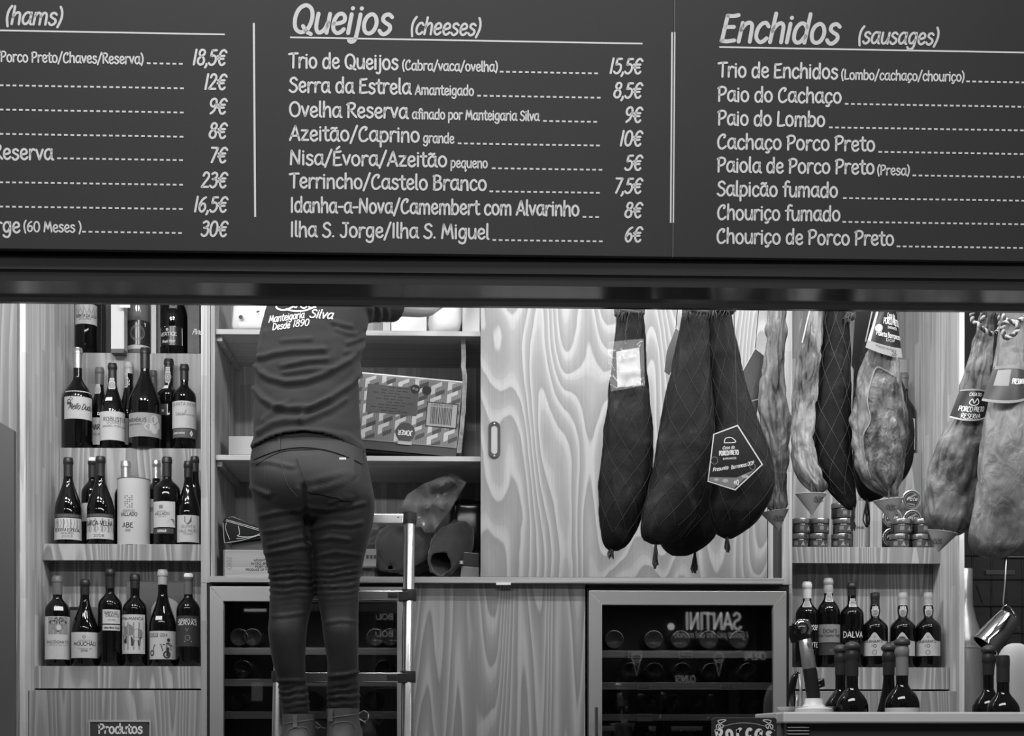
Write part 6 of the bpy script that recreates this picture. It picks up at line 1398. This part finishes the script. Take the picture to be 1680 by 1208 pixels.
# dark straps
o, M = card('ham_label', 'dark label strip hanging left of the large pale ham', 'label', [(1404, 505), (1428, 505), (1416, 560), (1404, 612), (1397, 600)], 4.70, mat('strip_dark', .02, .4)); flatmk('border_print', strip([(1432, 505), (1420, 560)], 2), M(.001), LBW, o)
o, M = card('ham_label', 'dark label with white edge at the narrow pale ham', 'label', [(1306, 580), (1312, 545), (1320, 505), (1330, 505), (1318, 560), (1308, 595)], 4.57, mat('strip_grey', .10, .4)); flatmk('border_print', strip([(1329, 505), (1316, 562)], 2.2), M(.0012), LBW, o)
# ---- paper cones that catch the drips
CONE = mat('cone_paper', .40, .65)
def cone(label, xl, xr, yt, ax, ay, Y, tilt=0, pos=(.5, .4)):
    a = at(xl, yt, Y); b = at(xr, yt+tilt, Y); ap = at(ax, ay, Y); c = (a+b)/2; ux = (b-a)/2; R = ux.length; n = 36
    def pt(u, v, off=0):
        th = 2*math.pi*u; p = c+ux*math.cos(th)+Vector((0, 1, 0))*R*.62*math.sin(th); q = p+(ap-p)*v
        return q+Vector((0, -off, 0))
    t = thing('paper_cone', label, 'paper cone', ap, 'paper drip cones under the hams')
    mk('cup', grid(lambda u, v: pt(u, v), n, 8, True), CONE, t, smooth=True)
    mk('rim', tube([pt(k/n, 0) for k in range(n)], .0009, 5, closed=True), mat('cone_rim', .55, .6), t)
    sx, sy = xl+(xr-xl)*pos[0], yt+(ay-yt)*pos[1]
    S_ = strip(spline([(sx-7, sy+2), (sx-3, sy-5), (sx, sy+3), (sx-5, sy+3), (sx-2, sy-1), (sx+4, sy-5), (sx+3, sy+4), (sx-1, sy+2), (sx+8, sy-4), (sx+6, sy), (sx+9, sy+3), (sx+4, sy+4)], 4), .8)
    bt = BVHTree.FromPolygons(*grid(lambda u, v: pt(u, v), n, 8, True))
    flatmk('emblem_print', S_, lambda x, y: onshirt(x, y, .0012, bt), mat('cone_ink', .09, .6), t)
    mk('peg', tube([c+Vector((0, -R*.2, -.004)), c+Vector((0, -R*.1, .03))], .003, 6), STRAW, t)
cone('paper cone under the slim pale ham, before the cabinet edge', 1247, 1294, 842, 1278, 872, 4.68, -6, (.62, .3))
cone('paper cone under the narrow pale ham, above the jar stacks', 1305, 1356, 811, 1332, 846, 4.60, 0, (.72, .25))
cone('paper cone under the large pale ham with the cut face', 1432, 1482.5, 823, 1463, 856, 4.58, -5, (.55, .3))
cone('paper cone under the brown ham, right of the display', 1522, 1571, 870, 1539, 907, 4.53, 7, (.3, .5))
# ================================================================ jars and cans on the right display
JLID = mat('jar_lid', .28, .28, .7); JBODY = mat('jar_body', .02, .2); JLAB = mat('jar_label', .06, .4)
def jar(x, yb, w, h, Y, label, turn=0, zbase=None):
    c = at(x, yb, Y); s = S(Y); R = w*s/2; H = h*s; zb = zbase if zbase is not None else c.z
    cc = Vector((c.x, Y, zb)); t = thing('pate_jar', label, 'jar', cc, 'squat jars on the right display')
    mk('jar_body', lathe([(0, 0), (R*.93, 0), (R*.97, .002), (R*.97, H*.58), (R*.9, H*.64), (R*.9, H*.7)], cc, 28), JBODY, t, smooth=True, angle=50)
    mk('lid', lathe([(R*.98, H*.66), (R, H*.68), (R, H*.96), (R*.97, H), (R*.9, H), (R*.88, H*.97), (0, H*.97)], cc, 28), JLID, t, smooth=True, angle=45)
    ph = math.atan2(-c.x, Y)+turn
    lb = mk('label', lathe([(R*.97+.0006, H*.06), (R*.97+.0006, H*.56)], cc, 14, -1.2+ph, 1.2+ph), JLAB, t, smooth=True)
    def M(u, v, off=0): a = ph+u/R; return Vector((cc.x+(R+.0002+off)*math.sin(a), cc.y-(R+.0002+off)*math.cos(a), cc.z+v))
    prints([('r', -.40, .22, -.12, .48, INKM), ('p', [(.10, .2), (.42, .2), (.34, .34), (.28, .5), (.2, .36)], PAPERM), ('p', circle(.62, .28, .08, 10, .08), INKM), ('k', [(-.38, .14), (.5, .14)], .05, INKM)], M, R*1.5, H, lb)
    sl_ = mk('seal_strip', lathe([(R+.0005, H*.6), (R+.0005, H*.97)], cc, 4, ph+.55, ph+.95), INK, t, smooth=True)
    return t, zb+H
YJ = 5.80; GJ = {}
jz = z3
def stack(x, w, h, n, lab, turn=0, Y=YJ):
    z = z3
    for k in range(n):
        xx = x+(2*(k % 2)-1)*1.2
        _, z = jar(xx, 897, w, h, Y, f'squat jar with metal lid, {lab}, {["bottom", "second", "top"][k]} of its stack', turn+(k*.5), z)
        z += .0006
stack(1313, 30, 25, 2, 'nearest the left post'); stack(1343, 32, 25, 2, 'second stack from the left post', .15); stack(1381, 33, 25, 3, 'tallest left-hand stack', -.2)
stack(1477, 34, 25, 2, 'before the upright tins'); stack(1511, 32, 25, 2, 'by the brown ham\'s paper cone', .3)
CANR = mat('can_rim', .62, .25, .9); CANF = mat('can_face', .035, .35)
def can(x, y, r, Y, label, sup):
    c = at(x, y, Y); R = r*S(Y); t = thing('round_tin', label, 'tin', (c.x, Y+.02, c.z-R), 'round tins stacked on edge')
    def L(P): g = lathe(P, (0, 0, 0), 32); return [Vector((c.x+v.x, Y+v.z, c.z+v.y)) for v in g[0]], g[1]
    mk('tin_body', L([(R*.97, .004), (R*.97, .045), (0, .045)]), CANR, t, smooth=True, angle=50)
    mk('rim', L([(R*.97, .005), (R, .002), (R, 0), (R*.9, -.001), (R*.82, .002)]), CANR, t, smooth=True, angle=50)
    f = mk('face', L([(R*.84, .0018), (0, .0018)]), CANF, t)
    M = lambda a, b, off=0: Vector((c.x+a, Y+.0010-off, c.z+b))
    prints([('c', 0, 0, .72, .05, PAPERM), ('p', [(-.55, .12), (.4, .62), (.55, .5), (-.45, -.02)], PAPERM), ('i', 'Pate', 0, -.1, .35, 1.1, INKL), ('k', [(-.4, -.4), (.3, -.5)], .12, PAPERM)], M, R, R, f)
YC = 5.86
can(1496, 820, 16.5, YC, 'round tin standing on edge at the top of the tin stack', 0)
can(1497, 852, 15.5, YC, 'round tin on edge below the top one, right-hand side', 0); can(1464, 850, 16.5, YC, 'round tin on edge half hidden behind a paper cone', 0)
can(1463, 882, 15.5, YC, 'round tin on edge at the bottom of the stack, left-hand side', 0); can(1496, 883, 15.5, YC, 'round tin on edge at the bottom, behind the squat jars', 0)
g = mk('pale_wood_box', pbox(1400, 1427, 822, 900, 5.87, .05), PINE2, bevel=.001); tag(g, 'pale wooden box with small lettering between jars and tins', 'box')
flatmk('lettering', textpolys('DI RARARE', 0, 0, .009, .045, .16, n=2, capn=0), plane_map((X(1400.5, 5.869), 5.8692, Z(868, 5.87, 1410)), (1, 0, 0), (0, 0, 1)), INK, g)
g = mk('wooden_divider', pbox(1427.5, 1447, 800, 900, 5.84, .09), STAVE, bevel=.001); tag(g, 'upright wooden divider beside the pale wooden box', 'divider')

# ================================================================ counter at lower right
CF = 3.25
cz = Z(1168.5, CF, 1450); cx_ = X(1285, CF); ck = 3.57
ct = thing('bar_counter', 'pale counter ledge with dark front along the lower right', 'counter', (1.6, CF+.2, 0))
LEDGE = mat('counter_ledge', .50, .35)
mk('ledge', box(cx_, 3.2, CF, CF+.07, Z(1187, CF, 1450), cz), LEDGE, ct, bevel=.004)
mk('end_ledge', box(cx_, cx_+.05, CF+.0705, ck, Z(1187, CF, 1450), cz), LEDGE, ct, bevel=.003)
mk('front_panel', box(cx_+.01, 3.2, CF+.015, CF+.05, .05, Z(1187, CF, 1450)-.0005), mat('counter_front', .03, .4), ct)
mk('end_panel', box(cx_+.005, cx_+.03, CF+.0505, ck, .05, Z(1187, CF, 1450)-.0005), mat('counter_end', .10, .5), ct)
wz = cz-.175
mk('worktop', box(cx_+.051, 3.2, CF+.071, 4.0, wz-.03, wz), mat('counter_steel', .3, .35, .8), ct)
for k in range(3):
    zz = Z(1193.5+k*5.5, CF, 1310); mk('vent_slot', join(tube([(X(1292, CF), CF+.011, zz), (X(1294, CF), CF+.008, zz-.001), (X(1328, CF), CF+.008, zz-.001), (X(1330, CF), CF+.011, zz)], .002, 6)), mat('vent_metal', .10, .4, .5), ct)
# corked bottles on the worktop behind the ledge
GB = 'opened bottles behind the counter ledge'
YB = 3.42
KN = (.56, .74, 1.5)
bottle('opened bottle with stopper behind its twin on the counter, left pair', 1379, 1071, 3.50, 52, wz, KN, FOILD, 1108, [], group=GB, neck=17, stopper=True)
bottle('opened bottle with stopper, front one of the left pair', 1398, 1066.5, YB, 53, wz, KN, FOILD, 1110, [], group=GB, neck=19.5, stopper=True)
bottle('slender opened bottle behind the pale-capped one on the counter', 1458, 1069, 3.50, 50, wz, (.40, .82, .9), FOILD, 1108, [], group=GB, neck=18, stopper=True)
bottle('opened bottle with pale capsule and stopper on the counter', 1480, 1060, YB, 57, wz, KN, mat('foil_tan', .17, .45), 1109, [(1453, 1507, 1162, 1200, PAPER)], group=GB, neck=19.5, stopper=True)
bottle('opened bottle with stopper at the counter\'s right end', 1621.5, 1072, 3.50, 52, wz, KN, FOILD, 1108, [], group=GB, neck=17.5, stopper=True)
bottle('dark bottle without stopper at the far right of the counter', 1645.5, 1077, YB, 54, wz, KN, FOILD, 1120, [], group=GB, neck=20, lip=1.04)
# wine preservation gadget in its stand
gd = thing('wine_pourer', 'silver and black wine gadget standing in a pale holder on the counter', 'gadget', at(1322, 1168, 3.42))
GY = 3.42
def gp(x, y, dy=0): return at(x, y, GY+dy)
gax = [gp(1318, 1046), gp(1333, 1150)]
ga = (gax[1]-gax[0]).normalized()
mk('barrel', tube([gp(1320, 1048), gp(1320.3, 1050), gp(1327.5, 1094), gp(1328, 1097)], [.012, .0145, .0162, .0155], 24), mat('gadget_silver', .62, .3, .9), gd, smooth=True, angle=50)
mk('grip', tube([gp(1327.5, 1096), gp(1329, 1102), gp(1334.5, 1143), gp(1335, 1149)], [.0152, .0162, .0158, .0145], 24), mat('gadget_black', .012, .4), gd, smooth=True, angle=50)
mk('head_collar', tube([gp(1317, 1040), gp(1320, 1049)], [.014, .0145], 20), BLACKG, gd, smooth=True, angle=50)
mk('head', tube([gp(1307, 1028), gp(1312, 1024), gp(1322, 1024), gp(1325, 1032), gp(1321, 1041)], [.008, .012, .0125, .012, .011], 16), CHROME, gd, smooth=True, angle=50)
mk('clamp', tube([gp(1300, 1027, .01), gp(1300, 1042, .01), gp(1303, 1055, .01)], [.008, .0085, .007], 12), BLACKG, gd, smooth=True, angle=50)
mk('clamp_arm', tube([gp(1300, 1028, .005), gp(1310, 1025, .003)], .007, 10), BLACKG, gd, smooth=True)
mk('trigger', tube([gp(1336, 1124), gp(1345, 1118), gp(1349, 1116), gp(1350, 1124), gp(1340, 1128)], [.006, .007, .006, .006, .005], 10), BLACKG, gd, smooth=True, angle=50)
vM = lambda a, b: gp(a, b)+Vector((0, -.0172, 0))
flatmk('emblem', [[(1319.5, 1054), (1325, 1064), (1324, 1058)], [(1330.5, 1052), (1325, 1064), (1326, 1058)]], vM, INK, gd)
flatmk('lettering', [[(a, b) for a, b in p] for p in ctext('CORAVIN', 1326, 1068.5, 2.0, 14, -.05)], vM, INKM, gd)
hc_ = gp(1335, 1168); hz = wz
mk('holder', lathe([(0, 0), (.045, 0), (.045, Z(1163, GY)-wz), (.028, Z(1160, GY)-wz), (.022, Z(1155, GY)-wz), (.0205, Z(1146, GY)-wz), (.017, Z(1146, GY)-wz), (.017, Z(1158, GY)-wz)], (hc_.x, GY, wz), 30), mat('holder_white', .62, .4), gd, smooth=True, angle=50)
mk('base_dish', lathe([(0, Z(1166, 3.46)-wz-.006), (.06, Z(1166, 3.46)-wz-.006), (.074, Z(1160, 3.46)-wz), (.07, Z(1161, 3.46)-wz), (0, Z(1164, 3.46)-wz)], (X(1326, 3.47), 3.47, wz), 36), mat('holder_white', .62, .4), gd, smooth=True, angle=50)
gn = thing('steel_opener', 'steel and black lever corkscrew leaning behind the silver gadget', 'corkscrew', at(1300, 1168, 3.52))
mk('lever', tube([at(1303, 1166, 3.5), at(1298, 1135, 3.5), at(1303, 1112, 3.5), at(1310, 1104, 3.5)], [.007, .009, .008, .006], 12), BLACKG, gn, smooth=True)
mk('blade', tube([at(1311, 1166, 3.49), at(1314, 1140, 3.49), at(1312, 1106, 3.49)], .0035, 10), STEEL, gn, smooth=True); mk('blade', tube([at(1306, 1166, 3.49), at(1308, 1140, 3.49)], .003, 10), STEEL, gn, smooth=True)
mk('stem', tube([at(1303, 1166, 3.5), Vector((at(1303, 1166, 3.5).x, 3.5, wz))], .006, 10), STEEL, gn, smooth=True)
# chalk sign hung in front of the counter end
SY = 3.22
sgn = thing('chalk_sign', 'small black chalk sign with ornate white lettering at the bottom edge', 'sign', at(1222, 1240, SY))
sg_o = [(1172, 1177.5), (1168.5, 1181), (1168.5, 1270), (1274.5, 1270), (1274.5, 1181), (1271, 1177.5)]
mk('sign_panel', prism([(X(x, SY), Z(y, SY, 1222)) for x, y in sg_o], SY, SY+.012), mat('slate', .014, .5), sgn, bevel=.0015)
sM = lambda a, b: Vector((X(a, SY-.001), SY-.001, Z(b, SY-.001, 1222)))
CH = mat('chalk_white', .6, .8)
pol = []
for i, ch in enumerate('Porças'):
    xx = 1182+i*15.5; th = (xx-1222)/120; yy = 1212+abs(xx-1222)**2*.0035-6
    pol += ctext(ch, xx, yy+4, 19, None, -th*.6, .26)
flatmk('sign_lettering', pol, sM, CH, sgn)
pol = []
for k in range(40):
    xx = 1173+k*2.5; yy = 1186.5+((xx-1221)/50)**2*12; pol += strip([(xx, yy), (xx+1.3, yy-.2*(1 if xx < 1221 else -1))], 1.0, capn=0)
flatmk('dotted_arch', pol, sM, CH, sgn)
for mx, sx in ((1181, 1), (1262, -1)):
    for pts in ([(0, 4), (-6, 8), (-4, 14), (0, 4)], [(0, 4), (6, 8), (2, 13), (0, 4)], [(0, 4), (-3, -1), (4, -3), (10, -2), (0, 4)]):
        flatmk('leaf_drawing', strip(spline([(mx+a*sx, 1184+b*.9) for a, b in pts], 4), 1.3), sM, CH, sgn)
mk('sign_strap', box(X(1268, SY), X(1273, SY), SY+.0125, CF+.02, Z(1200, SY), Z(1188, SY)), STEEL, sgn)
mk('sign_leg', box(X(1219, SY), X(1225, SY), SY+.002, SY+.012, 0, Z(1269, SY)), STEEL, sgn)

# ================================================================ dark corner at the right
tk = thing('steel_urn', 'tall polished steel urn with narrow neck beside the display', 'urn', (X(1582, 5.75), 5.75, .9))
ux, uY = X(1582, 5.75), 5.75; kk = S(5.75)*.80
up_ = [(.0, 0), (37*kk, 0), (38*kk, .01), (38*kk, Z(1055, 5.75)-.9), (35*kk, Z(1040, 5.75)-.9), (24*kk, Z(1015, 5.75)-.9), (17.5*kk, Z(992, 5.75)-.9), (17*kk, Z(975, 5.75)-.9), (17*kk, Z(932, 5.75)-.9), (15.8*kk, Z(931, 5.75)-.9), (15.8*kk, Z(940, 5.75)-.9)]
mk('urn_body', lathe([(r, z) for r, z in up_], (ux, uY, .9), 40), mat('urn_steel', .55, .3, .75), tk, smooth=True, angle=60)
mk('urn_band', lathe([(38*kk+.001, Z(1064, 5.75)-.9), (39*kk, Z(1062, 5.75)-.9), (38*kk+.001, Z(1060, 5.75)-.9)], (ux, uY, .9), 40), STEEL, tk, smooth=True)
o = mk('urn_stand', box(ux-.055, ux+.25, 5.60, 5.9, 0, .8995), mat('stand_dark', .02, .5)); tag(o, 'dark low stand carrying the steel urn', 'stand')
# wire grid and its contents
WG = mat('black_wire', .018, .4, .5)
wg = thing('wire_grid', 'black wire grid panel in the dark corner behind the urn', 'wire grid', (X(1630, 5.9), 6.05, 0))
for x in (1588, 1616, 1648, 1672, 1700): mk('wire', tube([(X(x, 5.9), 6.05, .05), (X(x, 5.9), 6.05, 2.6)], .004, 6), WG, wg)
for y in (905, 945, 990, 1035, 1080, 1125, 860, 815, 770): mk('wire', tube([(X(1578, 5.9), 6.045, Z(y, 5.9, 1630)), (X(1710, 5.9), 6.045, Z(y, 5.9, 1630))], .004, 6), WG, wg)
mk('brace', tube([at(1601, 960, 5.88), at(1612, 990, 5.88)], .003, 6), WG, wg)
g = mk('dark_tray', pbox(1618, 1665, 936, 943, 5.86, .03), mat('tray', .05, .3), bevel=.001); tag(g, 'dark tray edge resting on the wire grid', 'tray')
# hanging steel pot on a hook
pt = thing('steel_pot', 'small steel pot hanging tilted from a long hook', 'pot', at(1640, 1060, 5.0))
a = at(1657, 1012, 5.0); b = at(1616, 1060, 5.0); ax_ = (b-a).normalized(); u = ax_.cross(Vector((0, 1, 0))).normalized(); v = Vector((0, 1, 0))
def potpt(r, t, th): return a+(b-a)*t+(u*math.cos(th)+v*math.sin(th))*r
prof_ = [(0, .0), (.036, .0), (.041, .04), (.046, .9), (.050, 1.0), (.044, 1.0), (.040, .1), (0, .05)]
V = []; Fc = []; n = 32
for r, t in prof_:
    for k in range(n): V.append(potpt(r*1.05, t, 2*math.pi*k/n)+Vector((0, 0, 0)))
for j in range(len(prof_)-1):
    for k in range(n): Fc.append((j*n+k, j*n+(k+1) % n, (j+1)*n+(k+1) % n, (j+1)*n+k))
mk('pot_body', (V, Fc), CHROME, pt, smooth=True, angle=50)
mk('hook', tube([at(1651, 915, 4.98), at(1649, 955, 4.98), at(1646, 988, 4.98), at(1647, 996, 4.98)], .0028, 8), STEEL, pt, smooth=True)
mk('pot_handle', tube([at(x, y, 4.99) for x, y in spline([(1644, 1000), (1650, 994), (1660, 1000), (1668, 1015), (1671, 1030)], 4)], .0035, 8), CHROME, pt, smooth=True)
hk = mk('hook_bar', tube([at(1640, 915, 4.98), at(1700, 915, 4.98)], .006, 8), WG); tag(hk, 'dark bar the steel pot hangs from, behind the rightmost ham', 'bar')
g = mk('white_sack', crumple(1642, 1716, 1054, 1240, 3.9, .10, .05, 6, 21, 22, power=.8), mat('sack_pale', .30, .7, bump=.1, bscale=40), smooth=True); tag(g, 'pale rounded sack at the right edge behind the counter bottles', 'sack')

# ================================================================ across the hall: signs that show as reflections in the cooler doors
HB = mat('hall_stall_dark', .02, .6)
kf = thing('opposite_kiosk', 'dark kiosk with lit lettering across the hall, seen as a reflection', 'kiosk', (X(1160, 14.5), -3.5, 0))
def vir(x, y, D=14.5): p = at(x, y, D); return Vector((p.x, 11-D, p.z))   # mirror point in the door plane y = 5.5
SG = mat('sign_lit', .5, .5, emit=1.3); SG2 = mat('sign_dim', .4, .5, emit=.55)
mk('kiosk_wall', box(vir(900, 1000).x-.5, vir(1300, 1000).x+.5, -3.62, -3.56, 0, 3.2), HB, kf)
def rtext(s, xc, y, cap, w, m, name, shear=0, weight=.17):
    pol = textpolys(s, 0, 0, cap, w, weight, shear=shear, n=3, align='c'); K = 14.5/F
    o_ = vir(xc, y); flatmk(name, pol, lambda a_, b_: Vector((o_.x-a_*K, -3.545, o_.z+b_*K)), m, kf)
rtext('SANTINI', 1171, 1032, 26, 94, SG, 'sign_lettering', .0)
rtext('I gelati più fini del mondo', 1168, 1046, 9.5, 124, SG2, 'sign_lettering', .2)
rtext('CREMI', 1240, 1082, 12, 36, SG2, 'sign_lettering'); rtext('CUNISI', 1125, 1119, 10, 34, SG2, 'sign_lettering')
for xc in (1045, 1180):
    o_ = vir(xc, 1095); K = 14.5/F
    pol = strip([(-6, 12), (0, -14), (6, 12), (-6, 12)], 1.5, True)+strip(circle(0, 16, 8, 16), 1.5, True)
    flatmk('cone_drawing', pol, lambda a_, b_, o_=o_: Vector((o_.x-a_*K, -3.545, o_.z+b_*K)), SG2, kf)
lampm = mat('hall_globe', .8, .5, emit=2.0)
g = thing('globe_lamp', 'round hall lamp reflected in the right cooler door', 'lamp', vir(1098, 1030)-Vector((0, 0, .05)))
pc_ = vir(1098, 1030); gg = lathe([(0, -.037), (.026, -.026), (.037, 0), (.026, .026), (0, .037)], pc_+Vector((0, .1, 0)), 16)
mk('globe', gg, lampm, g, smooth=True); mk('lamp_rod', tube([pc_+Vector((0, .1, .03)), Vector((pc_.x, pc_.y+.1, 3.4))], .006, 6), BLACK, g)
for x0, x1, m in ((1012, 1030, .09), (1195, 1212, .08)):
    q = mk('kiosk_post', box(vir(x0, 1000).x, vir(x1, 1000).x, -3.54, -3.5, 0, vir(1000, 1100).z), mat('kiosk_post_%d' % x0, m*1.6, .6), kf)
kl = thing('cake_kiosk', 'dark cake kiosk across the hall reflected in the left cooler', 'kiosk', (X(560, 14.5), -3.5, 0))
mk('kiosk_wall', box(vir(330, 1000).x-.3, vir(700, 1000).x+.3, -3.62, -3.56, 0, 3.2), HB, kl)
for yy in (1016, 1044):
    pol = textpolys('BOLOS', 0, 0, 8.5, 46, .2, n=3, align='c'); o_ = vir(622, yy); K = 14.5/F
    flatmk('sign_lettering', pol, lambda a_, b_, o_=o_: Vector((o_.x-a_*K, -3.545, o_.z+b_*K)), SG2, kl)
for xa_, xb_, ya_, yb_, e in ((400, 436, 999, 1003, 1.2), (412, 430, 1120, 1150, .18)):
    A_, B_ = vir(xa_, yb_), vir(xb_, ya_); mk('lit_panel', box(A_.x, B_.x, -3.555, -3.545, A_.z, B_.z), mat('lit_panel_%d' % xa_, .3, .5, emit=e), kl)

# ================================================================ product sign on the plinth of the left display
PY = 5.526
sp_ = thing('product_sign', 'dark sign with pale frame and white lettering on the left plinth', 'sign', at(197, 1240, PY))
a_, b_ = at(145.5, 1240, PY), at(248, 1181.5, PY)
mk('sign_frame', ringprism([(-1, -1), (1, -1), (1, 1), (-1, 1)], [(-.95, -.88), (.95, -.88), (.95, .88), (-.95, .88)], Vector((0, 0, 0)), 0, 1), mat('sign_frame_pale', .40, .5), sp_)
o = bpy.data.objects[[n for n in WL if n.startswith('sign_frame')][-1]]
ca_, hx_, hz_ = (a_+b_)/2, (b_.x-a_.x)/2, (b_.z-a_.z)/2
for v in o.data.vertices:
    p = v.co+wl(sp_); v.co = Vector((ca_.x+p.x*hx_, PY-.004+p.y*.0075, ca_.z+p.z*hz_))-wl(sp_)
mk('sign_face', box(ca_.x-hx_*.955, ca_.x+hx_*.955, PY-.001, PY+.003, ca_.z-hz_*.89, ca_.z+hz_*.89), mat('sign_face_dark', .05, .5), sp_)
flatmk('sign_lettering', textpolys('Produtos', 0, 0, 14.5, 72, .19, n=4, capn=4), plane_map((X(161, PY), PY-.0016, Z(1203.5, PY, 197)), (S(PY), 0, 0), (0, 0, S(PY))), INKL, sp_)
mk('sign_screw', lathe([(0, 0), (.003, 0), (.003, .004), (0, .004)], (X(244, PY), PY-.0045, Z(1187, PY, 244)), 10), INK, sp_)
